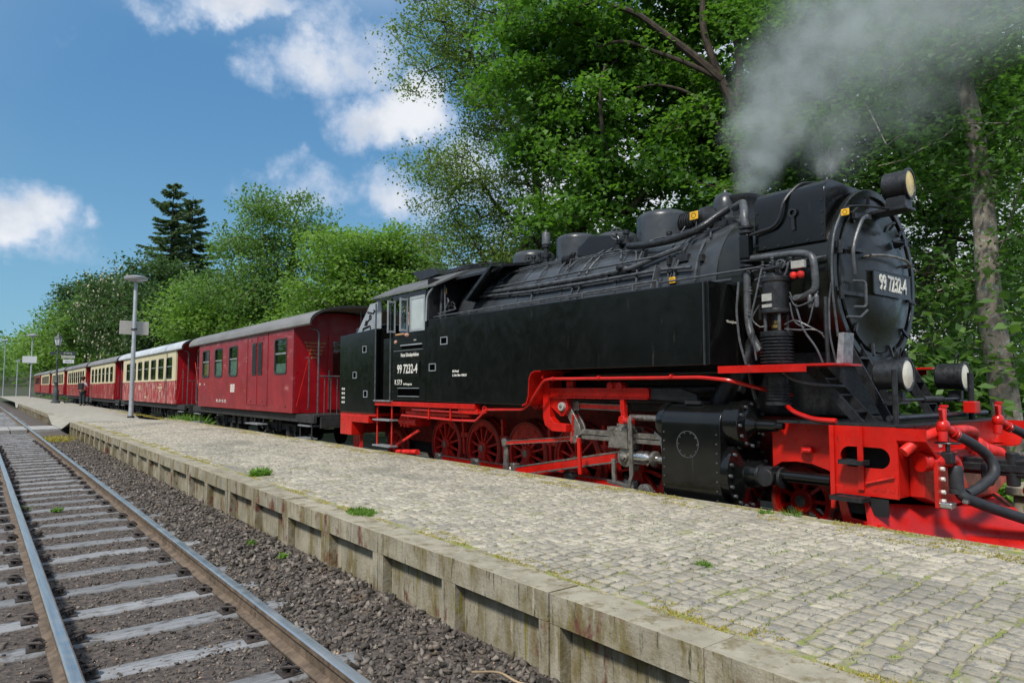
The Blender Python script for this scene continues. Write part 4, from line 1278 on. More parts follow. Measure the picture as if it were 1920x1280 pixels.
for (y0_, y1_, a0_, a1_) in ((8.9, 6.9, 30, 33), (8.7, 5.9, 36, 38), (6.8, 5.6, 40, 44), (5.6, 4.6, 30, 34)):
    pipe('small_pipe', [bp(y0_, a0_ + 12, .87), bp(y0_ - .12, a0_, .885), bp((y0_ + y1_) / 2, (a0_ + a1_) / 2, .885), bp(y1_, a1_, .885), bp(y1_ - .1, a1_ + 14, .87)], .012, M['pipe'], loco, fr=.08, n=6)

# --- side tanks
def tank(sx):
    out = 1.33
    poly = [(4.05, 2.49), (9.40, 2.52), (9.40, 1.225), (6.98, 1.215), (6.90, 1.25), (6.86, 1.33), (6.84, 1.56), (6.80, 1.63), (6.72, 1.66), (4.05, 1.66)]
    a = MB().prism(poly, 'x', sx * out, sx * .72).build('side_tank', M['black'], loco, bevel=.010)
    f = MB().prism([(6.98, 1.212), (6.89, 1.245), (6.85, 1.33), (6.83, 1.56), (6.79, 1.627), (6.72, 1.655), (6.60, 1.655), (6.60, 1.645), (6.71, 1.645), (6.78, 1.62), (6.815, 1.56), (6.835, 1.32), (6.875, 1.235), (6.96, 1.20)], 'x', sx * (out - .004), sx * .76)
    f.build('tank_recess_lining', M['red'], loco)
    return a
tl = tank(-1)
tr = tank(1)
def slot(parent, y, z, w=.17, h=.095, x=-1.333):
    a = MB()
    a.box(x - .010, x + .002, y - w / 2, y + w / 2, z - h / 2 - .012, z - h / 2)
    a.box(x - .010, x + .002, y - w / 2, y + w / 2, z + h / 2, z + h / 2 + .012)
    a.box(x - .0095, x + .002, y - w / 2 - .012, y - w / 2, z - h / 2 - .012, z + h / 2 + .012)
    a.box(x - .0095, x + .002, y + w / 2, y + w / 2 + .012, z - h / 2 - .012, z + h / 2 + .012)
    o = a.build('foot_hole_rim', M['cabgrey'], parent)
    MB().box(x - .002, x + .002, y - w / 2, y + w / 2, z - h / 2, z + h / 2).build('foot_hole_shade', M['shade_black'], o)  # flat black patch painted for the shade inside the hole
slot(tl, 8.86, 2.16)
slot(tl, 9.19, 1.76)
text('lettering', 'BD-Pma2', .045, (-1.334, 8.62, 1.685), '-x', M['number'], tl, ext=.001, align='LEFT', bold=.002)
text('lettering', '2. Unt. Hbu 14.06.21', .045, (-1.334, 8.62, 1.625), '-x', M['number'], tl, ext=.001, align='LEFT', bold=.002)
MB().beam((-1.335, 4.10, 1.66), (-1.335, 4.10, 2.48), .012, .03, up=(1, 0, 0)).build('tank_corner_strip', M['boiler'], tl)
MB().cyl((-1.0, 4.0, 2.52), (-1.0, 9.3, 2.53), .02, 8).build('tank_edge_tube', M['boiler'], tl)
text('lettering', 'Westinghouse', .04, (-.95, 4.045, 2.10), '-y', M['number'], tl, ext=.001, sx=.8)

# --- cab
XL = -1.33
cabm = M['black']
cab = MB()
# side sheets as pieces round the window and doorway (platform side)
def sidewall(sx):
    x0, x1 = sx * 1.33, sx * 1.305
    b = MB()
    b.box(x0, x1, 9.405, 10.52, 1.23, 2.35)
    b.box(x0, x1, 9.405, 10.52, 2.93, 3.03)
    b.box(x0, x1, 9.405, 9.475, 2.35, 2.93)
    b.box(x0, x1, 9.92, 9.96, 2.35, 2.93)
    b.box(x0, x1, 10.46, 10.52, 2.35, 2.93)
    b.box(x0, x1, 10.52, 11.16, 2.99, 3.03)
    return b
cab1 = sidewall(-1).build('cab_side', M['black'], loco, bevel=.004)
cab2 = sidewall(1).build('cab_side', M['black'], loco, bevel=.004)
MB().box(-1.305, 1.305, 9.38, 9.404, 1.2, 3.2).build('cab_front', M['dark'], loco)
MB().box(-1.30, 1.30, 9.45, 12.6, 1.18, 1.22).build('cab_floor', M['dark'], loco)
MB().box(-.6, .6, 9.41, 9.9, 1.22, 2.7).build('backhead', M['iron'], loco, bevel=.05)
MB().box(-1.28, 1.28, 11.22, 11.26, 1.2, 2.5).build('bunker_bulkhead', M['dark'], loco)
# pale window frame panel and glass
b = MB()
for (y0, y1, z0, z1) in ((9.44, 9.48, 2.36, 2.94), (9.87, 9.925, 2.36, 2.94), (9.48, 9.87, 2.36, 2.40), (9.48, 9.87, 2.89, 2.94)):
    b.box(XL - .008, XL + .004, y0, y1, z0, z1)
wf = b.build('cab_window', M['cabgrey'], loco, bevel=.003)
MB().box(XL - .002, XL + .004, 9.48, 9.87, 2.40, 2.89).build('window_pane', M['skypane'], wf)
for (y, h) in ((10.42, 1), (9.99, 1)):
    b = MB()
    b.box(XL - .14, XL - .005, y - .008, y + .008, 2.38, 2.41)
    b.box(XL - .14, XL - .005, y - .008, y + .008, 2.89, 2.92)
    b.box(XL - .155, XL - .13, y - .009, y + .009, 2.37, 2.93)
    b.box(XL - .025, XL - .002, y - .009, y + .009, 2.37, 2.93)
    o = b.build('wind_deflector', M['cabgrey'], loco)
    MB().box(XL - .13, XL - .025, y - .002, y + .002, 2.41, 2.89).build('window_pane', M['glass'], o)
MB().box(XL - .035, XL + .03, 10.03, 10.36, 2.325, 2.352).build('arm_rest', M['plank'], loco, bevel=.004)
# lettering and mouldings on the cab side
b = MB()
for (z0, z1, ya, yb) in ((2.14, 2.16, 9.52, 10.22), (2.06, 2.065, 9.48, 10.45), (1.43, 1.44, 9.60, 10.30)):
    b.box(XL - .012, XL, ya, yb, z0, z1)
b.box(XL - .012, XL, 9.60, 10.30, 1.295, 1.305)
b.build('cab_moulding', M['cabgrey'], cab1)
MB().box(XL - .002, XL + .004, 9.60, 10.30, 1.305, 1.43).build('cab_slot_shade', M['shade_black'], cab1)  # flat black patches painted for the shade in the slots
MB().box(XL - .002, XL + .004, 9.52, 10.20, 2.09, 2.14).build('cab_slot_shade', M['shade_black'], cab1)
pl = MB().box(XL - .016, XL, 9.58, 10.34, 1.62, 1.875).build('number_plate', M['black'], cab1, bevel=.004)
text('lettering', '99 7232-4', .21, (XL - .017, 9.97, 1.745), '-x', M['number'], pl, sx=.78, ext=.004, bold=.003)
text('lettering', 'Harzer Schmalspurbahnen', .085, (XL - .001, 9.92, 1.985), '-x', M['number'], cab1, sx=.66, ext=.001, bold=.002)
text('lettering', 'K 57.9', .12, (XL - .001, 10.42, 1.53), '-x', M['number'], cab1, sx=.8, ext=.001, align='LEFT', bold=.002)
text('lettering', 'Bw Wernigerode', .05, (XL - .001, 10.12, 1.50), '-x', M['number'], cab1, sx=.8, ext=.001, align='LEFT', bold=.001)
text('lettering', 'RADI', .035, (XL - .001, 9.75, 2.22), '-x', M['number'], cab1, ext=.001)
b = MB()
for k in range(16): b.lathe((XL, 9.46 + k * .065, 1.25), (-1, 0, 0), [(.008, 0), (.006, .006)], 6)
for k in range(15): b.lathe((XL, 10.47, 1.3 + k * .07), (-1, 0, 0), [(.008, 0), (.006, .006)], 6)
for k in range(14): b.lathe((XL, 9.50 + k * .068, 2.30), (-1, 0, 0), [(.008, 0), (.006, .006)], 6)
b.build('rivets', M['iron'], cab1)
# roof
rp = [(-1.37, 3.03), (-1.36, 3.06), (-1.00, 3.24), (-.72, 3.36), (-.35, 3.43), (0, 3.455), (.35, 3.43), (.72, 3.36), (1.00, 3.24), (1.36, 3.06), (1.37, 3.03), (1.0, 3.2), (.7, 3.32), (.35, 3.39), (0, 3.415), (-.35, 3.39), (-.7, 3.32), (-1.0, 3.2)]
rf = MB().prism(rp, 'y', 9.06, 11.30).build('cab_roof', M['roofdark'], loco)
b = MB().prism([(10.95, 3.42), (11.25, 3.62), (10.5, 3.60), (10.3, 3.46)], 'x', -.55, .55)
b.box(-.5, .5, 9.4, 10.1, 3.44, 3.52)
b.build('roof_ventilator', M['iron'], rf, bevel=.01)
MB().tube([(-.95, 9.2, 3.30), (-.70, 9.15, 3.44), (0, 9.15, 3.56), (.7, 9.15, 3.44)], .015, 6).build('roof_rail', M['iron'], rf)
# front of the cab: arched sheet carrying pipes, and the slanted spectacle plate
MB().prism([(-1.33, 3.0), (-1.0, 3.19), (-.6, 3.33), (0, 3.41), (.6, 3.33), (1.0, 3.19), (1.33, 3.0), (1.33, 2.4), (-1.33, 2.4)], 'y', 9.33, 9.375).build('cab_front_sheet', M['iron'], loco, bevel=.006)
MB().prism([(8.72, 2.78), (8.06, 3.24), (8.10, 3.28), (8.78, 2.82)], 'x', -1.02, -.80).build('spectacle_hood', M['black'], loco, bevel=.006)
MB().prism([(-.98, 3.20), (-.80, 3.30), (0, 3.43), (.8, 3.30), (.98, 3.2), (.98, 3.16), (.8, 3.26), (0, 3.38), (-.8, 3.26), (-.98, 3.16)], 'y', 8.08, 9.33).build('hood_top', M['iron'], loco)
for (ya, za, yb, zb, r) in ((9.20, 3.05, 9.24, 2.55, .022), (9.12, 3.08, 9.10, 2.55, .016), (9.0, 2.85, 9.2, 2.55, .014), (8.8, 2.7, 9.3, 2.62, .014)):
    pipe('cab_pipe', [(-1.12, ya + .1, za), (-1.16, ya, za - .05), (-1.16, yb, zb)], r, M['pipe'], loco, fr=.05)
handwheel((-1.1, 9.02, 2.72), (-.9, -.3, 0), .07, 'iron')
pipe('cab_front_bead', [(-1.345, 9.38, 2.50), (-1.345, 9.36, 2.90), (-1.33, 9.20, 3.02)], .016, M['cabgrey'], loco, fr=.08)
# doorway posts and hand rails
for y in (10.56, 11.12):
    pipe('grab_rail', [(-1.345, y, 1.20), (-1.345, y, 2.95)], .014, M['pipe'], loco)
MB().box(-1.30, -1.28, 10.50, 10.90, 1.22, 2.30).build('cab_door', M['black'], loco, bevel=.006)
MB().box(-1.36, -1.20, 10.54, 11.16, 1.205, 1.225).build('door_sill', M['stepgrey'], loco)
# bunker
bk = MB().prism([(11.17, 0.985), (12.67, 0.985), (12.67, 2.45), (11.17, 2.51)], 'x', -1.33, 1.33).build('coal_bunker', M['black'], loco, bevel=.012)
for (y, z) in ((11.58, 2.15), (11.98, 1.68), (11.52, 1.33)): slot(bk, y, z, .13, .10)
for r_ in range(4):
    text('lettering', 'HU 25', .05, (-1.334, 12.55, 1.42 - .085 * r_), '-x', M['number'], bk, ext=.001, align='LEFT', bold=.003)
# pale raised sheet on the bunker with tool holders
MB().prism([(11.20, 2.515), (11.20, 3.02), (11.66, 3.0), (12.22, 2.47)], 'x', -1.20, -1.18).build('bunker_extension', M['cabgrey'], loco, bevel=.004)
b = MB()
b.tube([(-1.21, 11.75, 2.86), (-1.21, 11.5, 2.82), (-1.21, 11.44, 2.86), (-1.21, 11.5, 2.88)], .012, 6)
for (y, z, r) in ((11.62, 2.76, .045), (11.78, 2.66, .045)):
    b.ring((-1.205, y, z), (-1, 0, 0), r, r - .018, .012, 14)
b.tube([(-1.21, 11.66, 2.72), (-1.21, 11.86, 2.62)], .010, 6)
b.tube(fillet([(-1.21, 11.6, 2.52), (-1.21, 11.62, 2.60), (-1.21, 11.92, 2.56), (-1.21, 11.92, 2.50)], .03), .012, 6)
b.build('tool_holders', M['dark'], loco)
MB().box(-1.1, 1.1, 11.3, 12.5, 2.45, 2.62).build('coal', M['iron'], loco, bevel=.05)

# --- red frame
MB().box(-.36, -.31, 2.5, 12.6, .45, 1.14).build('main_frame', M['frame_shade'], loco)
MB().box(.31, .36, 2.5, 12.6, .45, 1.14).build('main_frame', M['frame_shade'], loco)
MB().box(-.40, .40, 2.50, 3.40, .22, .50).build('underdeck_shade_box', M['shade_black'], loco)  # black box added to make the space under the front deck dark
MB().box(-.30, .30, 3.2, 12.4, .24, 1.1).build('stretcher_shade_block', M['dark'], loco)  # dark stretcher carried down low to put shade between the wheels
# running plate edge under cab and tank
b = MB().box(-1.33, -1.22, 8.05, 11.16, 1.13, 1.205)
b.box(-1.31, -1.23, 8.0, 8.5, 1.06, 1.13)
b.build('running_board_edge', M['red'], loco, bevel=.006)
MB().box(-1.30, 1.30, 11.17, 12.66, .93, .98).build('rear_beam', M['red'], loco)
MB().prism([(11.45, .93), (12.65, .93), (12.65, .55), (12.15, .55), (12.15, .80), (11.45, .80)], 'x', -1.31, -1.05).build('rear_corner_box', M['red'], loco, bevel=.010)
MB().box(-1.3, 1.3, 12.58, 12.66, .55, .93).build('rear_buffer_beam', M['red'], loco)
MB().box(-1.1, -1.04, 12.2, 12.5, .25, .56).build('rear_guard', M['redold'], loco)
pipe('side_pipe', [(-.80, 3.50, 1.36), (-1.05, 3.74, 1.44), (-1.24, 3.90, 1.51), (-1.27, 4.2, 1.54), (-1.27, 6.46, 1.55), (-1.27, 6.60, 1.53), (-1.27, 6.92, 1.20), (-1.27, 7.02, 1.155), (-1.27, 7.86, 1.13)], .019, M['red'], loco, fr=.06)
pipe('side_pipe', [(-1.28, 9.9, 1.085), (-1.28, 7.98, 1.075), (-1.28, 7.86, 1.13)], .016, M['red'], loco)
pipe('side_pipe', [(-1.28, 10.25, 0.98), (-1.28, 8.58, .955), (-1.28, 8.08, .965), (-1.28, 7.84, 1.12)], .018, M['red'], loco, fr=.05)
MB().ring((-1.29, 7.86, 1.13), (1, 0, 0), .055, .038, .03, 18).build('pipe_loop', M['red'], loco)
b = MB()
for y in (9.35, 8.72): b.beam((-1.30, y, .945), (-1.30, y, 1.20), .035, .012, up=(1, 0, 0))
b.build_each('pipe_hanger', M['red'], loco)
b = MB()
for y in (4.55, 5.6, 6.4): b.ring((-1.27, y, 1.55), (0, 1, 0), .028, .018, .03, 10)
for y in (6.62,): b.beam((-1.27, y, 1.55), (-1.2, y, 1.65), .05, .012, up=(0, 1, 0))
b.build_each('pipe_clip', M['red'], loco)
pipe('inner_pipe', [(-1.15, 10.3, 1.03), (-1.15, 8.4, 1.03)], .035, M['redold'], loco)
# cab steps
def steps(y0, y1, zt, zs, m='red'):
    b = MB()
    for y in (y0, y1):
        b = MB().beam((-1.28, y, zs[-1]), (-1.28, y, zt), .035, .014, up=(1, 0, 0))
        o = b.build('step_hanger', M[m], loco)
    for z in zs:
        MB().box(-1.36, -1.18, y0 - .04, y1 + .04, z - .014, z + .014).build('step_tread', M['stepgrey'], o, bevel=.004)
steps(10.60, 11.14, 1.14, (.88, .43))
# --- wheels
def driver(r, ns, cw, side=-1, x=-.50, crank=None):
    b = MB()
    b.ring((x, 0, 0), (1, 0, 0), r - .035, r - .095, .10, 48)
    b.lathe((x - .035, 0, 0), (1, 0, 0), [(.10, 0), (.115, .012), (.115, .11)], 20)
    for k in range(ns):
        a = 2 * PI * (k + .5) / ns
        c, s = math.cos(a), math.sin(a)
        b.beam((x + .02, c * .09, s * .09), (x + .045, c * (r - .08), s * (r - .08)), .030, .045, up=(1, 0, 0))
    if cw:
        pts = [(math.cos(R(a)) * (r - .09), math.sin(R(a)) * (r - .09)) for a in range(int(90 - cw), int(90 + cw) + 1, 8)]
        lo = [(math.cos(R(a)) * (r - .09), math.sin(R(a)) * (r - .09)) for a in (90 + cw, 90 - cw)]
        mid = [(p[0] * .75, lo[0][1] + (.10 if cw < 60 else .05) * (1 - (p[0] / lo[0][0]) ** 2)) for p in pts[::-1]][1:-1]
        b.prism(pts + mid, 'x', x - .005, x + .07)
    if crank is not None:
        a = R(crank)
        b.lathe((x - .05, math.cos(a) * .22, math.sin(a) * .22), (1, 0, 0), [(.075, 0), (.075, .1)], 16)
        b.beam((x, 0, 0), (x, math.cos(a) * .22, math.sin(a) * .22), .16, .08, up=(1, 0, 0))
    t = MB().lathe((x - .012, 0, 0), (1, 0, 0), [(r - .045, 0), (r - .004, .004), (r, .012), (r + .004, .085), (r + .030, .10), (r + .030, .125), (r - .04, .128), (r - .045, 0)], 56, caps=False)
    c = MB().cyl((x - .045, 0, 0), (x - .036, 0, 0), .055, 20)
    return b, t, c
ORG = Vector((0, 0, 0))
crank_a = -100
def make_wheel(name, r, ns, cw, y, side=-1, crank=crank_a, m='redold'):
    b, t, c = driver(r, ns, cw, crank=crank)
    o = b.build(name, M[m], loco)
    t.build('tyre', M['tyre'], o)
    c.build('axle_end', M['steel'], o)
    o.location = (0, y - 7.5, r)
    return o
WY = [5.72, 6.80, 7.88, 8.99, 10.08]
wheels = []
for i, y in enumerate(WY):
    cwv = 62 if i == 2 else 48
    wheels.append(make_wheel('driving_wheel', .47, 12, cwv, y))
fwheel = make_wheel('leading_wheel', .33, 9, 0, 3.60, crank=None, m='red')
rwheel = make_wheel('trailing_wheel', .33, 9, 0, 11.9, crank=None, m='redold')
for wobj in wheels + [fwheel, rwheel]:
    c = copy_tree(wobj, loco)
    c.rotation_euler = (0, 0, PI)
b = MB()
for y, r in [(y, .07) for y in WY] + [(3.6, .06), (11.9, .06)]:
    b.cyl((-.48, y - 7.5, .47 if r > .065 else .33), (.48, y - 7.5, .47 if r > .065 else .33), r, 12)
b.build_each('axle', M['iron'], loco)
ORG = Vector((0, 7.5, 0))
# leaf springs and brake gear between the wheels
b = MB()
for y in (6.26, 7.34, 8.44, 9.53):
    b.beam((-.47, y, .35), (-.47, y + .05, .95), .05, .07, up=(1, 0, 0))
    b.box(-.50, -.45, y - .10, y + .10, .62, .70)
b.build_each('brake_hanger', M['redold'], loco)
b = MB()
for y in (10.6, 10.72, 10.85): b.box(-.95, -.5, y, y + .06, .75, 1.05)
b.cyl((-.9, 10.35, .85), (-.9, 10.95, .85), .07, 12)
b.beam((-1.0, 10.95, .42), (-1.0, 10.15, .72), .04, .04)
b.cyl((-1.0, 10.2, .35), (-1.0, 10.9, .30), .05, 10)
b.build('rear_truck_gear', M['redold'], loco)
MB().box(-.95, -.55, 9.4, 10.9, .95, 1.10).build('air_reservoir_tray', M['redold'], loco)

# coupling rods (crank pins hang low)
rr_ = .22
cz_ = .47 + rr_ * math.sin(R(crank_a))
cyo = rr_ * math.cos(R(crank_a)) * 1
def rod(name, y0, z0, y1, z1, x, h, w_=.035, m='red', parent=loco, groove=True):
    b = MB().beam((x, y0, z0), (x, y1, z1), w_, h, up=(0, 0, 1))
    o = b.build(name, M[m], parent, bevel=.004)
    if groove:
        e = MB().beam((x - .004, y0, z0 + h * .46), (x - .004, y1, z1 + h * .46), w_ + .004, h * .16)
        e.beam((x - .004, y0, z0 - h * .46), (x - .004, y1, z1 - h * .46), w_ + .004, h * .16)
        e.build('rod_edge', M['steel'], o)
    return o
pins = [(y + cyo, cz_) for y in WY]
for i in range(4):
    a, c = pins[i], pins[i + 1]
    rod('coupling_rod', a[0] + .09, a[1], c[0] - .09, c[1], -.66, .085)
for i, (y, z) in enumerate(pins):
    b = MB()
    b.lathe((-.72, y, z), (1, 0, 0), [(.055, 0), (.085, .01), (.085, .09), (.06, .12)], 16)
    b.box(-.69, -.63, y - .11, y + .11, z - .075, z + .075)
    b.build('rod_bearing', M['steel'], loco, bevel=.008)
CY, CZ = 7.88 + cyo, cz_       # main crank pin
XH = (5.48, .64)               # crosshead pin
rod('connecting_rod', CY - .12, CZ, XH[0] + .1, XH[1], -.82, .125, .045)
b = MB().box(-.88, -.76, CY - .13, CY + .13, CZ - .11, CZ + .11)
b.lathe((-.90, CY, CZ), (1, 0, 0), [(.05, 0), (.08, .02), (.08, .12)], 16)
b.build('big_end', M['steel'], loco, bevel=.015)
MB().beam((-.92, CY, CZ - .04), (-.92, CY - .02, .66), .09, .04, up=(1, 0, 0)).build('return_crank', M['steel'], loco, bevel=.01)
b = MB().lathe((-.98, CY - .02, .66), (1, 0, 0), [(.045, 0), (.065, .01), (.065, .08)], 14)
b.build('crank_bearing', M['steel'], loco)
rod('eccentric_rod', CY - .08, .66, 6.36, .80, -.96, .055, .03)
# link, brackets and yoke
b = MB()
for x in (-1.0, -.92): b.prism([(6.52, 1.23), (6.44, 1.25), (6.24, .98), (6.20, .86), (6.27, .83), (6.34, .90), (6.44, 1.06)], 'x', x, x + .03)
b.box(-1.0, -.89, 6.30, 6.40, .74, .88)
b.cyl((-1.02, 6.30, .80), (-.88, 6.30, .80), .05, 12)
b.build('expansion_link', M['steel'], loco, bevel=.006)
ypoly = [(6.84, 1.52), (6.72, 1.52), (6.70, 1.06), (6.60, .99), (6.40, .98), (6.40, .88), (6.66, .88), (6.80, .95), (6.84, 1.06)]
MB().prism(ypoly, 'x', -1.08, -.98).build('motion_bracket', M['red'], loco, bevel=.008)
MB().prism([(6.72, 1.30), (6.40, 1.31), (6.38, 1.17), (6.46, 1.08), (6.52, 1.08), (6.72, 1.20)], 'x', -1.06, -.99).build('link_bracket', M['red'], loco, bevel=.006)
MB().lathe((-1.10, 6.47, 1.20), (1, 0, 0), [(.05, 0), (.055, .01), (.055, .1)], 20).build('link_trunnion', M['plate'], loco)
MB().lathe((-1.105, 6.47, 1.20), (1, 0, 0), [(.02, 0), (.028, .004), (.028, .01)], 12).build('trunnion_pin', M['steel'], loco)
b = MB()
for x in (-1.0, -.94): b.beam((x, 6.34, 1.10), (x, 6.36, .75), .02, .03, up=(1, 0, 0))
b.build('link_stay', M['red'], loco)
MB().beam((-.93, 7.10, 1.22), (-.93, 6.84, 1.24), .07, .11, up=(0, 0, 1)).build('reverse_arm', M['red'], loco, bevel=.01)
MB().cyl((-.99, 7.10, 1.22), (-.88, 7.10, 1.22), .075, 16).build('reverse_boss', M['red'], loco)
b = MB().box(-1.08, -1.00, 5.04, 6.72, 1.31, 1.43)
b.box(-1.10, -1.075, 5.04, 6.72, 1.415, 1.435)
b.box(-1.10, -1.075, 5.04, 6.72, 1.305, 1.325)
b.build('motion_beam', M['red'], loco, bevel=.004)
MB().prism([(5.03, 1.43), (4.62, 1.43), (4.42, 1.37), (4.40, 1.27), (4.65, 1.29), (5.03, 1.31)], 'x', -1.06, -1.0).build('beam_extension', M['iron'], loco, bevel=.006)
b = MB()
for y in (5.45, 5.60): b.cyl((-1.12, y, 1.46), (-1.02, y, 1.46), .045, 14)
b.prism([(5.36, 1.43), (5.68, 1.43), (5.60, 1.50), (5.44, 1.50)], 'x', -1.09, -1.03)
b.box(-1.05, -.99, 6.3, 6.42, 1.43, 1.52)
b.build('beam_bracket', M['red'], loco, bevel=.006)
rod('radius_rod', 6.36, 1.21, 5.52, 1.20, -.93, .07, .035, 'redold')
b = MB().box(-.97, -.89, 6.28, 6.42, 1.15, 1.27)
b.box(-.97, -.89, 5.46, 5.58, 1.15, 1.25)
b.build_each('radius_rod_fork', M['steel'], loco, bevel=.01)
b = MB().beam((-1.08, 5.42, 1.30), (-1.08, 5.40, 1.08), .06, .06, up=(1, 0, 0))
b.cyl((-1.13, 5.41, 1.07), (-1.03, 5.41, 1.07), .05, 14)
b.cyl((-1.10, 5.41, 1.07), (-1.10, 5.25, 1.05), .035, 10)
b.build('valve_hanger', M['red'], loco, bevel=.008)
MB().cyl((-1.02, 5.36, 1.10), (-1.02, 4.78, 1.10), .035, 12).build('valve_spindle', M['steel'], loco)
MB().lathe((-1.02, 4.92, 1.10), (0, -1, 0), [(.06, 0), (.085, .02), (.085, .06), (.06, .08), (.10, .09), (.10, .14)], 18).build('valve_gland', M['iron'], loco)
MB().beam((-1.16, 5.25, 1.10), (-1.16, 5.23, .46), .055, .025, up=(1, 0, 0)).build('combination_lever', M['steel'], loco, bevel=.006)
MB().beam((-1.16, 5.23, .47), (-1.16, 5.28, .32), .045, .022, up=(1, 0, 0)).build('combination_lever', M['steel'], loco, bevel=.006)
rod('union_link', 5.62, .36, 5.22, .33, -1.14, .04, .03, 'steel', groove=False)
rod('crosshead_arm', 5.56, .62, 5.55, .34, -1.10, .05, .03, 'steel', groove=False)
rod('reach_bar', 6.16, .82, 6.14, .38, -1.08, .05, .03, 'red', groove=False)
# slide bar, crosshead, piston rod
b = MB().box(-.97, -.85, 4.85, 6.42, .86, .92)
b.box(-.96, -.86, 4.85, 6.42, .80, .853)
b.box(-.97, -.85, 6.30, 6.44, .78, .94)
b.build('slide_bar', M['steel'], loco, bevel=.006)
b = MB().box(-1.02, -.82, 5.34, 5.74, .925, .98)
b.box(-1.02, -.82, 5.36, 5.72, .73, .80)
b.box(-1.05, -1.0, 5.40, 5.68, .74, .97)
b.box(-1.0, -.86, 5.44, 5.60, .975, 1.02)
for y in (5.42, 5.49, 5.56, 5.63): b.cyl((-1.06, y, .95), (-1.04, y, .95), .014, 8)
b.build('crosshead_slipper', M['steel'], loco, bevel=.008)
MB().lathe((-1.03, 5.48, .64), (1, 0, 0), [(.045, 0), (.06, .0), (.06, .03), (.115, .035), (.12, .06), (.12, .20)], 24).build('crosshead', M['steel'], loco)
MB().lathe((-1.06, 5.48, .64), (1, 0, 0), [(.03, 0), (.04, .005), (.04, .04)], 6).build('crosshead_nut', M['steel'], loco)
MB().lathe((-.92, 5.40, .64), (0, -1, 0), [(.08, 0), (.08, .2), (.045, .24), (.045, .70)], 18).build('piston_rod', M['bright'], loco)
MB().lathe((-.92, 5.12, .64), (0, -1, 0), [(.075, 0), (.09, .01), (.09, .05), (.075, .06)], 18).build('piston_gland', M['steel'], loco)
b = MB().lathe((-1.12, 5.10, .28), (1, 0, 0), [(.06, 0), (.10, .01), (.10, .06), (.07, .08)], 18)
b.lathe((-1.14, 5.10, .28), (1, 0, 0), [(.03, 0), (.035, .02)], 8)
b.build('front_crank_boss', M['steel'], loco)
b = MB()
b.beam((-.80, 5.05, .62), (-.80, 4.78, .22), .05, .06)
b.beam((-.80, 4.85, .3), (-.80, 4.70, .20), .06, .08)
b.build('sand_pipe_bracket', M['redold'], loco)
# --- cylinder block
def cylblock(sx):
    xo, xi = sx * 1.29, sx * .62
    sgn = sx
    prof = []
    # side outline in (x,z): flat outside, round valve chest on top
    out = [(xi, .22), (sx * 1.10, .22), (sx * 1.25, .32), (xo, .46), (xo, 1.06)]
    out += [(sx * (1.06 + .23 * math.cos(R(a))), 1.06 + .21 * math.sin(R(a))) for a in range(10, 171, 16)] + [(xi, 1.06)]
    o = MB().prism(out, 'y', 3.98, 4.70).build('cylinder_block', M['black'], loco, bevel=.012)
    return o
cb = cylblock(-1)
cylblock(1)
b = MB()
b.lathe((-1.06, 4.70, 1.07), (0, 1, 0), [(.215, 0), (.215, .06), (.20, .10), (.15, .13)], 28)
b.build('valve_chest_end', M['black'], cb)
b = MB()
b.lathe((-1.04, 3.98, 1.08), (0, -1, 0), [(.225, 0), (.225, .10), (.235, .105), (.235, .17), (.22, .18), (.12, .19), (.10, .21), (.06, .25), (.055, .45), (.035, .47), (.03, .52)], 32)
b.build('valve_chest_cover', M['black'], cb)
b = MB()
for k in range(12):
    a = 2 * PI * k / 12
    b.cyl((-1.04 + .20 * math.cos(a), 3.81, 1.08 + .20 * math.sin(a)), (-1.04 + .20 * math.cos(a), 3.775, 1.08 + .20 * math.sin(a)), .016, 6)
b.build('cover_nuts', M['pipe'], cb)
b = MB()
b.lathe((-.97, 3.98, .60), (0, -1, 0), [(.33, 0), (.33, .05), (.335, .055), (.335, .085), (.31, .09), (.29, .095), (.16, .11), (.135, .13), (.125, .26), (.10, .27)], 40)
b.build('cylinder_cover', M['black'], cb)
b = MB()
for k in range(18):
    a = 2 * PI * k / 18
    b.cyl((-.97 + .305 * math.cos(a), 3.89, .60 + .305 * math.sin(a)), (-.97 + .305 * math.cos(a), 3.86, .60 + .305 * math.sin(a)), .017, 6)
b.build('cover_nuts', M['pipe'], cb)
b = MB()
b.lathe((-1.0, 3.74, .62), (0, -1, 0), [(.085, 0), (.085, .16), (.055, .17), (.055, .70), (.045, .71)], 20)
b.build('tail_rod_tube', M['black'], cb)
b = MB().lathe((-1.09, 3.62, .60), (-1, 0, 0), [(.085, 0), (.085, .035), (.06, .04)], 18)
b.lathe((-1.0, 3.74, .60), (0, -1, 0), [(.11, 0), (.11, .03)], 16)
b.lathe((-1.0, 3.52, .60), (0, -1, 0), [(.10, 0), (.10, .03)], 16)
b.box(-1.10, -.95, 3.56, 3.70, .53, .70)
b.build('drain_valve', M['iron'], cb, bevel=.006)
b = MB().ring((-1.291, 4.36, .87), (-1, 0, 0), .135, .128, .004, 32)
for k in range(10):
    a = 2 * PI * k / 10
    b.lathe((-1.29, 4.36 + .115 * math.cos(a), .87 + .115 * math.sin(a)), (-1, 0, 0), [(.008, 0), (.006, .006)], 6)
b.build('inspection_plate', M['pipe'], cb)
b = MB()
for z in [.35 + .09 * i for i in range(8)]:
    for y in (4.02, 4.66): b.lathe((-1.29, y, z), (-1, 0, 0), [(.010, 0), (.007, .008)], 6)
b.build('rivets', M['pipe'], cb)
pipe('drain_pipe', [(-1.2, 4.86, .96), (-1.22, 4.76, .90), (-1.22, 4.74, .75)], .010, M['pipe'], cb)
b = MB().box(-1.15, -.95, 4.30, 4.5, 1.265, 1.30)
b.box(-1.12, -.98, 4.33, 4.47, 1.24, 1.27)
b.build('block_cap', M['iron'], cb, bevel=.006)
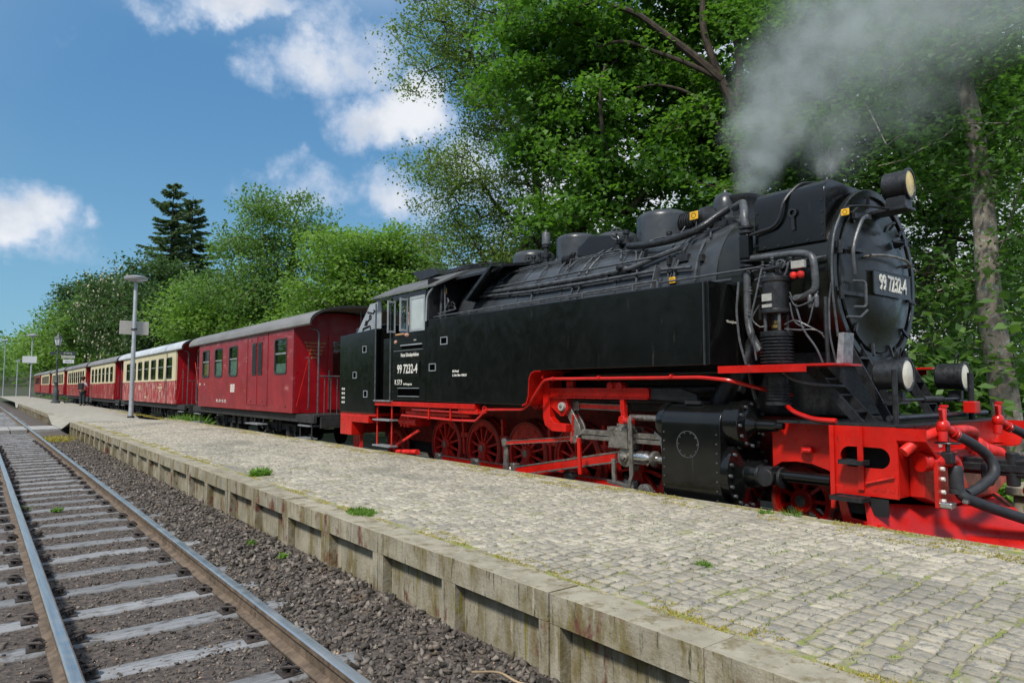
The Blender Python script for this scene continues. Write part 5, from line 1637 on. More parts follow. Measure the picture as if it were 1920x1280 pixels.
pipe('steam_pipe', [(-.75, 4.35, 1.25), (-.70, 4.2, 1.55), (-.55, 4.0, 1.9)], .12, M['iron'], loco, fr=.1, n=14)
# clutter under the tank: dark pipes
for (x, y0, y1, z, r) in ((-.70, 4.1, 9.3, 1.42, .05), (-.62, 4.1, 9.3, 1.28, .035), (-.85, 4.2, 6.3, 1.60, .03)):
    MB().cyl((x, y0, z), (x, y1, z), r, 10).build('under_tank_pipe', M['iron'], loco)

# --- running plate, front platform and ladders
b = MB().box(-1.27, -.75, 2.86, 4.0, 1.625, 1.645)
b.box(-1.275, -1.262, 3.10, 4.0, 1.575, 1.645)
b.build('running_plate', M['red'], loco, bevel=.003)
b = MB().box(.75, 1.27, 2.86, 4.0, 1.625, 1.645)
b.box(1.262, 1.275, 3.10, 4.0, 1.575, 1.645)
b.build('running_plate', M['red'], loco, bevel=.003)
pipe('air_line', [(-.86, 3.60, 1.34), (-1.12, 3.32, 1.22), (-1.17, 3.1, 1.16), (-1.17, 2.9, 1.155)], .022, M['red'], loco, fr=.08)
MB().prism([(2.92, 1.65), (2.98, 1.65), (2.95, 1.92), (2.90, 1.92)], 'x', -.98, -.80).build('smokebox_stay', M['stepgrey'], loco, bevel=.004)
def ladder(x, w_, yt, zt, yb, zb):
    b = MB()
    for dx in (-w_ / 2, w_ / 2):
        b.beam((x + dx, yt, zt), (x + dx, yb, zb), .014, .075, up=(0, 1, 1))
    o = b.build('front_ladder', M['iron'], loco)
    for t in (.22, .5, .78):
        y, z = yt + (yb - yt) * t, zt + (zb - zt) * t
        MB().box(x - w_ / 2 + .01, x + w_ / 2 - .01, y - .05, y + .05, z - .01, z + .01).build('ladder_tread', M['iron'], o)
ladder(-.86, .24, 3.24, 1.63, 2.78, 1.12)
ladder(-.46, .20, 3.10, 1.88, 2.72, 1.12)
ladder(.86, .24, 3.24, 1.63, 2.78, 1.12)
ladder(.46, .20, 3.10, 1.88, 2.72, 1.12)
FP = 1.14
MB().prism([(-1.17, 3.45), (-1.17, 2.40), (-1.10, 2.36), (1.10, 2.36), (1.17, 2.40), (1.17, 3.45)], 'z', 1.118, 1.14).build('front_deck', M['iron'], loco, bevel=.003)
pipe('deck_rail', [(-1.1, 2.50, 1.185), (1.08, 2.50, 1.19)], .026, M['iron'], loco)
# side valance with oval opening, front beam
def plate_hole(x, y0, y1, z0, z1, cyy, czz, ry, rz, th, lowpoly=None):
    n = 28
    hole = []
    for k in range(n + 1):
        a = 2 * PI * k / n
        c, s = math.cos(a), math.sin(a)
        sx_ = (ry - rz)
        hole.append((cyy + math.copysign(sx_, c) * (1 if abs(c) > 1e-6 else 0) + c * rz, czz + s * rz))
    outer = lowpoly or [(y1, czz), (y1, z1), (y0, z1), (y0, z0), (y1, z0)]
    poly = outer + [(y1, czz - .0005)] + [hole[0]] + hole[::-1][1:-1] + [(hole[0][0], hole[0][1] + .0005)]
    return MB().prism(poly, 'x', x, x + th)
# outer frame plate over the leading wheel
frm = MB().prism([(3.64, 1.116), (2.96, 1.116), (2.96, .60), (3.10, .70), (3.25, .745), (3.40, .755), (3.55, .74), (3.64, .68)], 'x', -.94, -.92).build('frame_plate', M['red'], loco, bevel=.003)
MB().box(-1.16, -.92, 2.915, 2.935, .50, 1.116).build('frame_bulkhead', M['red'], loco, bevel=.003)
for yy in (2.935,):
    MB().box(-1.20, -1.15, yy - .02, yy + .02, .42, 1.118).build('frame_post', M['red'], loco, bevel=.004)
MB().box(-.96, -.94, 3.52, 3.63, 1.0, 1.09).build('cover_plate', M['red'], frm)
b = MB().box(-.99, -.94, 3.24, 3.33, .84, .90)
b.cyl((-1.0, 3.22, .87), (-1.0, 3.30, .87), .025, 8)
b.build('frame_bracket', M['red'], frm, bevel=.005)
valb = plate_hole(-1.17, 2.42, 2.915, .55, 1.118, 2.675, .865, .20, .085, .02)
val = valb.build('side_valance', M['red'], loco)
MB().box(-1.0, -.98, 2.45, 2.9, .6, 1.1).build('valance_back', M['dark'], val)
MB().beam((-1.185, 2.70, .60), (-1.185, 2.70, 1.11), .045, .014, up=(1, 0, 0)).build('step_hanger', M['red'], val)
b = MB()
for k in range(3):
    b.cyl((-1.18, 2.46 + .07 * k, .62), (-1.165, 2.46 + .07 * k, .62), .022, 8)
b.box(-1.176, -1.168, 2.42, 2.64, .555, .68)
b.build('bolted_plate', M['red'], val)
MB().beam((-1.19, 2.66, .66), (-1.19, 2.44, .73), .015, .02, up=(1, 0, 0)).build('valance_rib', M['redold'], val)
def tread(x, y, z, wx=.14, wy=.24):
    b = MB()
    b.box(x - wx, x, y - wy / 2, y + wy / 2, z - .006, z + .006)
    for (a0, a1, b0, b1) in ((x - wx - .008, x - wx, y - wy / 2, y + wy / 2), (x, x + .008, y - wy / 2, y + wy / 2)): b.box(a0, a1, b0, b1, z - .02, z + .016)
    for k in range(2): b.box(x - wx, x, y + (k - .5) * wy - .004, y + (k - .5) * wy + .004, z - .02, z + .016)
    b.build('step_tread', M['iron'], loco)
tread(-1.19, 2.73, .83, .11, .20)
tread(-1.19, 2.76, .535, .15, .26)
MB().box(-1.165, -1.16, 2.50, 2.93, .40, .54).build('lower_plate', M['dark'], loco)
MB().prism([(2.93, .62), (2.86, .62), (2.80, .36), (2.55, .33), (2.55, .26), (2.86, .28)], 'x', -1.18, -1.15).build('guard_iron', M['red'], loco, bevel=.005)
# front buffer beam (its middle set back, box ends)
b = MB().box(-1.165, 1.165, 2.415, 2.44, .56, 1.118)
b.build('buffer_beam', M['red'], loco, bevel=.003)
b = MB()
for sx in (-1, 1):
    b.prism([(sx * 1.17, 1.115), (sx * 1.17, 1.03), (sx * .98, .90), (sx * .82, .90), (sx * .82, .885), (sx * .99, .885), (sx * 1.185, 1.02), (sx * 1.185, 1.115)], 'y', 2.20, 2.414)
b.build_each('beam_gusset', M['red'], loco)
b = MB().prism([(-.98, .56), (-.98, .90), (.98, .90), (.98, .56), (.6, .45), (-.6, .45)], 'y', 2.30, 2.414)
b.build('draw_box', M['red'], loco, bevel=.008)
text('lettering', 'Br.-B.', .05, (-.33, 2.412, 1.00), '-y', M['number'], loco, ext=.001, bold=.003)
text('lettering', '187', .06, (-.33, 2.412, .94), '-y', M['number'], loco, ext=.001, bold=.003)
b = MB()
b.beam((-1.0, 2.20, .50), (-1.0, 2.20, .86), .06, .03, up=(0, 1, 0))
b.build('plough_bracket', M['red'], loco, bevel=.004)
b = MB()
for z in (.55, .62, .72, .80): b.cyl((-.95, 2.19, z), (-.95, 2.165, z), .016, 8)
b.build('bracket_bolts', M['number'], loco)
# plough
def plough(sx):
    P = lambda x, y, z: (sx * x, y, z)
    top = [P(1.17, 2.66, .50), P(.62, 2.30, .46), P(0, 1.98, .43)]
    mid = [P(1.21, 2.62, .33), P(.66, 2.18, .25), P(0, 1.84, .20)]
    bot = [P(1.24, 2.62, .17), P(.70, 2.06, .06), P(0, 1.62, .04)]
    V = top + mid + bot
    V2 = [(v[0], v[1] + .03, v[2]) for v in V]
    F = [(0, 1, 4, 3), (1, 2, 5, 4), (3, 4, 7, 6), (4, 5, 8, 7)]
    F2 = [tuple(i + 9 for i in reversed(f)) for f in F]
    per = [0, 1, 2, 5, 8, 7, 6, 3]
    sides = [(per[i], per[(i + 1) % 8], per[(i + 1) % 8] + 9, per[i] + 9) for i in range(8)]
    return MB().add(V + V2, F + F2 + sides)
plough(-1).build('plough_blade', M['red'], loco, sharp=12)
plough(1).build('plough_blade', M['red'], loco, sharp=12)
MB().prism([(-1.1, 2.62), (-.6, 2.33), (0, 2.02), (.6, 2.33), (1.1, 2.62)], 'z', .40, .425).build('plough_top', M['redold'], loco)
# coupler
b = MB().box(-.16, .16, 1.75, 2.40, .70, .84)
b.prism([(-.20, 2.3), (-.16, 1.80), (-.28, 1.62), (.28, 1.62), (.16, 1.80), (.20, 2.3)], 'z', .73, .80)
b.cyl((-.12, 1.95, .62), (-.12, 1.95, .90), .05, 14)
b.ring((-.30, 2.10, .72), (0, -1, .1), .10, .065, .05, 20)
b.build('coupler', M['iron'], loco, bevel=.012)
MB().beam((.05, 2.0, .84), (.70, 1.75, .80), .09, .05).build('coupler_arm', M['iron'], loco, bevel=.01)
MB().box(.15, .95, 1.70, 1.86, .62, .78).build('draw_hook', M['iron'], loco, bevel=.02)
# brake cocks and hoses
def cock(x, y, z, tilt=1):
    b = MB()
    b.ball((x, y, z), .055, 8, (1, .9, 1.1))
    b.tube([(x, y, z), (x + .09, y - .03, z - .045)], .036, 12)
    b.tube([(x, y, z), (x - .02, y, z - .12)], .035, 12)
    b.tube([(x, y, z + .03), (x + .03, y, z + .16)], .024, 8)
    b.tube([(x - .02, y, z + .04), (x - .10, y - .02, z + .14)], .014, 8)
    b.lathe((x + .09, y - .03, z - .045), (.85, -.25, -.5), [(.045, 0), (.045, .02), (.036, .025), (.045, .03), (.045, .05)], 12)
    b.lathe((x + .03, y, z + .15), (0, 0, 1), [(.034, 0), (.034, .02)], 10)
    return b.build('brake_cock', M['red'], loco)
cock(-.90, 2.18, 1.13)
cock(.42, 2.20, 1.14)
b = MB().lathe((-.775, 2.14, 1.065), (.85, -.25, -.5), [(.040, 0), (.040, .03)], 12)
b.lathe((.545, 2.16, 1.075), (.85, -.25, -.5), [(.040, 0), (.040, .03)], 12)
b.build_each('hose_ferrule', M['bright'], loco)
MB().tube(curve([(-.77, 2.14, 1.06), (-.62, 2.08, .99), (-.46, 2.02, .88), (-.46, 1.98, .76), (-.62, 2.02, .66), (-.76, 2.08, .60)], 7), .040, 12).build('brake_hose', M['rubber'], loco)
MB().tube(curve([(.56, 2.14, 1.07), (.72, 2.08, 1.0), (.86, 2.0, .88), (.84, 1.96, .76), (.78, 1.95, .70)], 7), .038, 12).build('brake_hose', M['rubber'], loco)
MB().tube(curve([(-.80, 2.14, .80), (-.80, 2.12, .62), (-.72, 2.04, .54), (-.25, 1.85, .38), (.22, 1.70, .24), (.52, 1.62, .18), (.66, 1.66, .24), (.62, 1.75, .40), (.48, 1.85, .56), (.42, 1.92, .68)], 8), .043, 14).build('heating_hose', M['rubber'], loco)
b = MB()
b.lathe((-.80, 2.14, .60), (0, 0, 1), [(.052, 0), (.052, .03), (.046, .035), (.052, .06), (.052, .20), (.044, .22)], 14)
b.build('hose_sleeve', M['rubber'], loco)
MB().box(-.84, -.76, 2.05, 2.09, .535, .56).build('hose_clamp', M['bright'], loco)
pipe('beam_pipe', [(-1.20, 2.36, .93), (-1.08, 2.28, 1.04), (-.85, 2.24, 1.08), (-.3, 2.22, 1.08), (-.05, 2.24, 1.05), (.0, 2.28, .95), (.0, 2.34, .86)], .042, M['redold'], loco, fr=.07, n=12)
b = MB()
b.lathe((-1.06, 2.30, .85), (.95, -.5, .02), [(.078, 0), (.078, .025), (.06, .03), (.075, .05), (.075, .07), (.05, .10), (.05, .24), (.055, .26)], 18)
b.tube(fillet([(-.80, 2.18, .86), (-.74, 2.16, .85), (-.73, 2.15, .78)], .04), .045, 12)
b.build('steam_heat_valve', M['red'], loco, bevel=.005)
handwheel((-.88, 2.16, 1.0), (0, 0, 1), .085, 'iron', spk=4, th=.007)
MB().cyl((-.88, 2.16, .86), (-.88, 2.16, 1.0), .018, 8).build('valve_stem', M['iron'], loco)
MB().box(-.92, -.84, 2.12, 2.20, .84, .93).build('valve_yoke', M['iron'], loco, bevel=.01)
pipe('grab_bow', [(-.68, 2.30, .84), (-.66, 2.25, .89), (-.45, 2.25, .90), (-.44, 2.30, .86)], .014, M['red'], loco, fr=.03)
b = MB()
b.lathe((.18, 2.34, .90), (.9, -.35, -.2), [(.09, 0), (.10, .02), (.10, .06), (.07, .08), (.085, .10), (.07, .16), (.06, .34)], 16)
b.build('steam_heat_valve', M['redold'], loco, bevel=.005)
b = MB().lathe((.15, 1.90, .56), (1, 0, .1), [(.05, -.06), (.06, -.03), (.06, .03), (.04, .07)], 12)
b.build('hose_coupling', M['redold'], loco)
MB().box(-1.02, -.92, 2.1, 2.2, .50, .55).build('sand_ejector', M['bright'], loco, bevel=.012)
# uncoupling posts
for (x, y) in ((-1.12, 2.44), (.52, 2.44)):
    MB().cyl((x, y, 1.14), (x, y, 1.58), .022 if x < 0 else .028, 10).build('marker_post', M['iron'], loco)
MB().box(.36, .50, 2.36, 2.46, 1.20, 1.31).build('red_box', M['red'], loco, bevel=.008)
ORG = Vector((0, 0, 0))
# ============================================================ coaches
def wall_grid(b, x0, x1, y0, y1, z0, z1, holes):
    """wall slab in the y-z plane with rectangular openings [(ya, yb, za, zb)], all openings share nothing"""
    holes = sorted(holes)
    ys = [y0]
    for (a, c, _, _) in holes: ys += [a, c]
    ys.append(y1)
    for i in range(len(ys) - 1):
        a, c = ys[i], ys[i + 1]
        h = next((q for q in holes if abs(q[0] - a) < 1e-6 and abs(q[1] - c) < 1e-6), None)
        if h is None: b.box(x0, x1, a, c, z0, z1)
        else:
            if h[2] > z0: b.box(x0, x1, a, c, z0, h[2])
            if h[3] < z1: b.box(x0, x1, a, c, h[3], z1)

def coach(y_front, length, wins, label, lower, upper, roofm, belt=1.73, ends=True, texts=(), detail=2, van=False, pane=('curtain',), blinds=None, zoff=0):
    """y_front = world y of the end wall nearest the camera; window y are world y"""
    t = root('railway_coach' if not van else 'baggage_van', (LX, y_front + length / 2, 0), label, 'railway coach', 'carriages of the steam train')
    global ORG
    ORG = Vector((0, y_front + length / 2, -zoff))
    y0, y1, hw = y_front, y_front + length, 1.2
    zb, zt = .86, 2.84
    hs = [(a, c, z0, z1) for (a, c, z0, z1) in wins]
    for sx in (-1, 1):
        xo, xi = sx * hw, sx * (hw - .05)
        if upper is lower:
            b = MB()
            wall_grid(b, xo, xi, y0, y1, zb, zt, hs)
            b.build('side_wall', lower, t)
        else:
            MB().box(xo, xi, y0, y1, zb, belt).build('lower_side_panel', lower, t)
            b = MB()
            wall_grid(b, xo, xi, y0, y1, belt + .001, zt, hs)
            b.build('upper_side_panel', upper, t)
            MB().box(sx * (hw + .010), xo, y0, y1, belt - .015, belt + .02).build('belt_moulding', upper, t)
    # end walls
    xin = hw - .051
    roofp = lambda r_: [(-1.0 * hw, zt)] + [(-hw * math.cos(PI * i / 14) * (1 if r_ == 0 else 1), zt + (.46) * math.sin(PI * i / 14)) for i in range(1, 14)] + [(hw, zt)]
    for (ya, yb) in ((y0, y0 + .05), (y1 - .05, y1)):
        poly = [(-xin, zb), (-xin, zt)] + [(-xin * math.cos(PI * i / 14), zt + .40 * math.sin(PI * i / 14)) for i in range(1, 14)] + [(xin, zt), (xin, zb)]
        MB().prism(poly, 'y', ya, yb).build('end_wall', M['endred'], t)
    # roof: arched shell overhanging the end platforms
    ov = 1.15 if ends else .35
    pts = [(-(hw + .07) * math.cos(PI * i / 20), zt + .015 + .46 * math.sin(PI * i / 20) ** .85) for i in range(21)]
    inn = [(p[0] * .975, p[1] - .03) for p in pts]
    rf = MB().prism(pts + inn[::-1], 'y', y0 - ov, y1 + ov).build('roof', roofm, t, sharp=50)
    bb = MB().prism([(p[0] * 1.006, p[1] + .004) for p in pts] + [(p[0] * .985, p[1] - .05) for p in pts][::-1], 'y', y0 - ov - .02, y0 - ov).build('roof_edge', M['under'], rf)
    # floor and interior
    MB().box(-1.14, 1.14, y0 + .06, y1 - .06, zb + .12, zb + .16).build('floor', M['dark'], t)
    if detail > 0 and not van:
        b = MB()
        k = y0 + .8
        while k < y1 - .8:
            for (xa, xb) in ((-1.10, -.25), (.25, 1.10)): b.box(xa, xb, k, k + .08, 1.3, 1.98)
            k += 1.62
        b.build_each('seat_back', M['plank'], t)
    if van:
        MB().box(-.55, .55, y0 + 2.2, y1 - .6, 1.1, 2.6).build('inner_partition', M['dark'], t)
    # windows
    for q, (a, c, z0, z1) in enumerate(wins):
        for sx in (-1, 1):
            if sx > 0 and detail < 2: continue
            w_ = .035 if detail > 0 else .05
            x0, x1 = sx * (hw + .012), sx * (hw - .04)
            b = MB()
            if detail > 0:
                r_ = .10
                def rr_poly(m):
                    ps = []
                    for (cy_, cz_, a0) in ((c - r_, z1 - r_, 0), (a + r_, z1 - r_, 90), (a + r_, z0 + r_, 180), (c - r_, z0 + r_, 270)):
                        for kk in range(4):
                            an = R(a0 + 30 * kk)
                            ps.append((cy_ + (r_ + m) * math.cos(an), cz_ + (r_ + m) * math.sin(an)))
                    return ps
                o_, i_ = rr_poly(.004), rr_poly(-w_)
                n = len(o_)
                V = [(x0, p[0], p[1]) for p in o_] + [(x0, p[0], p[1]) for p in i_] + [(x1, p[0], p[1]) for p in o_] + [(x1, p[0], p[1]) for p in i_]
                F = []
                for kk in range(n):
                    j = (kk + 1) % n
                    F += [(kk, j, n + j, n + kk), (2 * n + kk, 3 * n + kk, 3 * n + j, 2 * n + j), (kk, 2 * n + kk, 2 * n + j, j), (n + kk, n + j, 3 * n + j, 3 * n + kk)]
                # corner fillers so that the square opening closes round the rubber
                b.add(V, F)
                for (cy_, cz_, sy, sz) in ((a, z0, 1, 1), (c, z0, -1, 1), (a, z1, 1, -1), (c, z1, -1, -1)):
                    b.prism([(cy_, cz_), (cy_ + sy * r_ * .9, cz_), (cy_, cz_ + sz * r_ * .9)], 'x', sx * (hw - .001), sx * (hw - .03))
            else:
                b.box(x0, x1, a - .01, a + w_, z0, z1)
                b.box(x0, x1, c - w_, c + .01, z0, z1)
                b.box(x0, x1, a + w_, c - w_, z0, z0 + w_)
                b.box(x0, x1, a + w_, c - w_, z1 - w_, z1)
            fr = b.build('window', M['wframe'] if detail else M['under'], t)
            if detail:
                zm = z1 - (z1 - z0) * .42
                MB().box(sx * (hw - .002), sx * (hw - .02), a + w_, c - w_, zm - .02, zm + .02).build('window_bar', M['walu'], fr)
            MB().box(sx * (hw - .022), sx * (hw - .028), a + .01, c - .01, z0 + .01, z1 - .01).build('pane', M['glass'], fr)
            if sx < 0 and blinds and blinds.get(q):
                cm_, f0, f1 = blinds[q]
                MB().box(-(hw - .034), -(hw - .040), a + .02, c - .02, z0 + (z1 - z0) * f0, z0 + (z1 - z0) * f1).build('curtain', M[cm_], fr)
    # underframe
    b = MB()
    b.box(-1.1, -1.02, y0 - ov * .9, y1 + ov * .9, .66, .84)
    b.box(1.02, 1.1, y0 - ov * .9, y1 + ov * .9, .66, .84)
    b.box(-1.05, 1.05, y0 + .1, y1 - .1, .80, .855)
    b.build('underframe', M['under'], t, bevel=.01 if detail > 1 else 0)
    if detail > 0:
        for yc in (y0 + 1.9, y1 - 1.9):
            b = MB()
            b.box(-.82, -.72, yc - 1.15, yc + 1.15, .40, .56)
            b.box(.72, .82, yc - 1.15, yc + 1.15, .40, .56)
            b.box(-.8, .8, yc - .15, yc + .15, .42, .66)
            for yy in (yc - .75, yc + .75):
                b.box(-.88, -.76, yy - .10, yy + .10, .22, .50)
                b.cyl((-.5, yy, .34), (.5, yy, .34), .05, 8)
            for yy in (yc - .12, yc + .12): b.cyl((-.80, yy, .36), (-.80, yy, .62), .07, 10)
            o = b.build('bogie', M['under'], t)
            for yy in (yc - .75, yc + .75):
                for sx in (-1, 1):
                    MB().lathe((sx * .56, yy, .34), (sx, 0, 0), [(.30, -.10), (.34, -.09), (.33, .0), (.27, .01), (.25, -.02), (.10, -.03), (.09, .05)], 24).build('wheel', M['under'], o)
        b = MB()
        for k in range(4): b.box(-.95, -.5, y0 + 3.6 + k * .55, y0 + 3.9 + k * .55, .42, .80)
        b.beam((-.9, y0 + 3.3, .7), (-.9, y0 + 2.9, .35), .05, .05)
        b.build_each('equipment_box', M['under'], t, bevel=.02)
    if ends:
        for (yw, d) in ((y0, -1), (y1, 1)):
            ye = yw + d * 1.05
            b = MB().box(-1.0, 1.0, min(yw, ye), max(yw, ye), .80, .85)
            b.box(-.95, .95, ye - .04, ye + .04, .55, .80)
            pf = b.build('end_platform', M['under'], t, bevel=.008)
            b = MB()
            for x in (-1.0, 1.0):
                yp = yw + d * 1.0
                b.tube(fillet([(x, yp, .85), (x, yp, 2.72), (x * 1.02, yp - d * .45, 2.80)], .12), .020, 8)
            b.cyl((0, yw + d * 1.0, .85), (0, yw + d * 1.0, 3.24), .018, 8)
            b.tube([(-1.0, yw + d * 1.0, 1.70), (-.42, yw + d * 1.02, 1.70)], .016, 6)
            b.tube([(.42, yw + d * 1.02, 1.70), (1.0, yw + d * 1.0, 1.70)], .016, 6)
            for x in (-.85, -.7, -.55, -.42, .42, .55, .7, .85): b.cyl((x, yw + d * 1.0, .85), (x, yw + d * 1.0, 1.70), .010, 6)
            b.build('platform_railing', M['pipe'], pf)
            if detail > 0:
                MB().tube(fillet([(-1.06, yw + d * .42, 2.12), (-1.10, yw + d * .72, 2.12), (-1.10, yw + d * .72, .98), (-1.04, yw + d * .5, .95)], .06), .014, 6).build('grab_rail', M['pipe'], pf)
                MB().tube([(-1.12, yw + d * .05, 1.02), (-1.12, yw + d * .85, 2.30)], .010, 6).build('diagonal_stay', M['redold'], pf)
                b = MB()
                for z, x in ((.58, -1.10), (.30, -1.17)): b.box(x - .02, x + .24, yw + d * .15, yw + d * .85, z, z + .03)
                b.build_each('step_tread', M['stepgrey'], pf)
                b = MB()
                for y in (yw + d * .16, yw + d * .84): b.beam((-1.06, y, .28), (-1.06, y, .82), .05, .015, up=(1, 0, 0))
                b.build_each('step_hanger', M['under'], pf)
                # end door
                e = MB().box(-.36, .36, yw + d * .001, yw + d * .025, .92, 2.72).build('end_door', M['endred'], t, bevel=.006)
                MB().box(-.24, .24, yw + d * .026, yw + d * .032, 1.75, 2.55).build('pane', M['glass'], e)
                b = MB()
                b.tube(curve([(0, ye + d * .02, .62), (.02, ye + d * .14, .55), (-.05, ye + d * .22, .42), (-.10, ye + d * .18, .36)], 5), .03, 8)
                b.cyl((-.3, ye, .66), (-.3, ye + d * .12, .66), .05, 10)
                b.build('coupling_hose', M['rubber'], t)
    ORG = Vector((0, 0, 0))
    return t

van = coach(15.55, 8.5, [(15.97, 16.81, 1.77, 2.63), (19.83, 20.66, 1.77, 2.63), (21.33, 22.16, 1.77, 2.63), (22.78, 23.6, 1.77, 2.63)],
            'faded red baggage van with grey roof directly behind the locomotive', M['vred'], M['vred'], M['croof'], van=True,
            blinds={0: ('curtain', 0, .3), 1: ('curtain', 0, .60), 2: ('curtain', 0, .56), 3: ('ycurtain', .08, .60)})
ORG = Vector((0, 15.55 + 4.25, 0))
# sliding doors with two slit windows
b = MB()
for y in (17.30, 18.12, 18.94): b.box(-1.212, -1.201, y - .008, y + .008, 1.00, 2.80)
b.box(-1.213, -1.2015, 17.3, 18.94, 1.0, 1.018)
b.box(-1.214, -1.202, 17.30, 18.96, 2.78, 2.80)
dr = b.build('baggage_door', M['vred'], van)
for (a, c) in ((17.74, 18.03), (18.20, 18.50)):
    f = MB().box(-1.222, -1.203, a, c, 1.78, 2.62).build('door_window', M['wframe'], dr, bevel=.008)
    MB().box(-1.226, -1.2225, a + .05, c - .05, 1.83, 2.57).build('pane', M['bag'], f)
b = MB()
for (y, z) in ((17.66, 1.1), (17.66, 2.7), (18.6, 1.1), (18.6, 2.7), (16.0, 1.0)): b.lathe((-1.20, y, z), (-1, 0, 0), [(.02, 0), (.02, .012)], 8)
b.build('door_bolts', M['wframe'], dr)
b = MB().box(-1.2035, -1.2015, 20.05, 20.45, 1.325, 1.55)
lg = b.build('emblem', M['number'], van)
b = MB()
for k in range(2):
    b.beam((-1.205, 20.41 - .2 * k, 1.535), (-1.205, 20.27 - .2 * k, 1.34), .022, .001, up=(1, 0, 0))
    b.box(-1.2055, -1.2045, 20.24 - .2 * k, 20.255 - .2 * k, 1.34, 1.535)
b.build('emblem_stripes', M['vred'], lg)
text('lettering', '902  -30  9  25 - 352', .12, (-1.203, 21.9, 1.06), '-x', M['number'], van, ext=.001, align='LEFT', bold=.002, sx=1.05)
text('lettering', 'HSB', .10, (-1.203, 23.95, 1.56), '-x', M['number'], van, ext=.001, align='LEFT', bold=.002)
text('lettering', 'Lüp', .07, (-1.203, 23.35, 1.56), '-x', M['number'], van, ext=.001, align='LEFT', bold=.002)
for k, s in enumerate(('Der Aufenthalt auf der', 'Plattform während', 'der Fahrt ist nur', 'dem Personal', 'gestattet')):
    text('lettering', s, .072, (-.68, 15.545, 2.50 - .085 * k), '-y', M['gold'], van, ext=.001, sx=.8)
MB().box(-1.28, -1.02, 17.75, 18.75, .50, .53).build('foot_board', M['stepgrey'], van, bevel=.004)
b = MB()
for y in (17.9, 18.6): b.beam((-1.1, y, .5), (-1.05, y, .72), .04, .015, up=(1, 0, 0))
b.build_each('board_bracket', M['under'], van)
b = MB().lathe((-.55, 15.0, .95), (0, 0, 1), [(.02, 0), (.02, .9)], 8)
b.box(-.42, .42, 14.55, 14.58, .88, 1.75)
b.build('end_gangway_gate', M['under'], van)
ORG = Vector((0, 0, 0))
def winrow(y0, pitch, wid, n, z0=1.80, z1=2.60): return [(y0 + pitch * i, y0 + pitch * i + wid, z0, z1) for i in range(n)]
c1 = coach(27.38, 11.4, winrow(28.0, 1.47, .95, 7), 'cream and scratched red coach with silver roof, second carriage behind the locomotive', M['cscratch'], M['cream'], M['croofw'],
           blinds={0: ('leafc', 0, 0)} and {})
ORG = Vector((0, 27.38 + 5.7, 0))
text('lettering', 'HSB', .30, (-1.204, 34.3, 1.45), '-x', M['cream'], c1, ext=.001, bold=.006, sx=.8)
text('lettering', '900-496', .13, (-1.204, 32.9, 1.05), '-x', M['cream'], c1, ext=.001, bold=.004)
b = MB().ring((-1.203, 30.0, 1.46), (-1, 0, 0), .17, .13, .003, 20)
b.box(-1.206, -1.203, 29.6, 30.4, 1.43, 1.49)
b.build('emblem', M['cream'], c1)
ORG = Vector((0, 0, 0))
coach(41.6, 9.6, winrow(42.1, 1.5, .9, 6), 'cream and dark red coach with grey roof, just behind the tall platform lamp', M['cred'], M['cream'], M['croof'])
coach(54.0, 11.4, winrow(54.6, 1.30, .85, 8), 'cream and red coach with grey roof beside the person with the backpack', M['cred'], M['cream'], M['croof'], detail=1, zoff=.03)
coach(68.3, 11.4, winrow(68.9, 1.30, .85, 8), 'cream and red coach seen directly behind the old lantern post', M['cred'], M['cream'], M['croof'], detail=0, zoff=.06)
coach(82.7, 10.8, winrow(83.3, 1.30, .85, 7), 'last but one coach of the train, cream and red, beyond the lantern post', M['cred'], M['cream'], M['croof'], detail=0, zoff=.1)
coach(95.2, 9.0, winrow(95.8, 1.25, .85, 6), 'plain dark red coach at the far tail of the train', M['cred'], M['cred'], M['croof'], detail=0, zoff=.13)

# ============================================================ platform furniture
lp_ = root('platform_lamp', (4.50, 28.35, .34), 'tall grey lamp post with flat round head and blank grey sign on the platform', 'lamp post')
MB().lathe((0, 0, 0), (0, 0, 1), [(.10, 0), (.085, .05), (.078, .9), (.075, 2.6), (.066, 2.65), (.062, 5.0), (.05, 5.05)], 20).build('pole', M['galv'], lp_)
MB().lathe((0, 0, 5.02), (0, 0, 1), [(.08, 0), (.20, .03), (.38, .08), (.40, .14), (.40, .17), (.33, .20), (.12, .24), (.02, .25)], 32).build('lamp_head', M['lamphead'], lp_)
MB().lathe((0, 0, .02), (0, 0, 1), [(.12, 0), (.12, .06), (.10, .07)], 20).build('collar', M['under'], lp_)
sg = MB().box(-.46, .50, .085, .12, 3.07, 3.57).build('sign', M['sign_back'], lp_, bevel=.01)
MB().ring((0, 0, 3.24), (0, 0, 1), .10, .075, .05, 20).build('clamp', M['under'], sg)

ol = root('lantern_post', (4.70, 61.1, .34), 'old style dark lantern post carrying small direction signs', 'lantern')
MB().lathe((0, 0, 0), (0, 0, 1), [(.30, 0), (.30, .12), (.20, .2), (.17, .5), (.19, .95), (.13, 1.05), (.12, 1.5), (.15, 1.55), (.075, 1.65), (.06, 3.2), (.09, 3.25), (.05, 3.35), (.045, 4.2)], 16).build('post', M['lantern'], ol)
l_ = MB().lathe((0, 0, 4.2), (0, 0, 1), [(.05, 0), (.12, .06), (.17, .08)], 12).build('lantern_cage', M['lantern'], ol)
MB().lathe((0, 0, 4.30), (0, 0, 1), [(.16, 0), (.27, .48), (.25, .5)], 6).build('lantern_glass', M['milk'], l_)
MB().lathe((0, 0, 4.80), (0, 0, 1), [(.33, 0), (.20, .16), (.10, .24), (.06, .34), (.02, .42)], 6).build('lantern_hood', M['lantern'], l_)
b = MB()
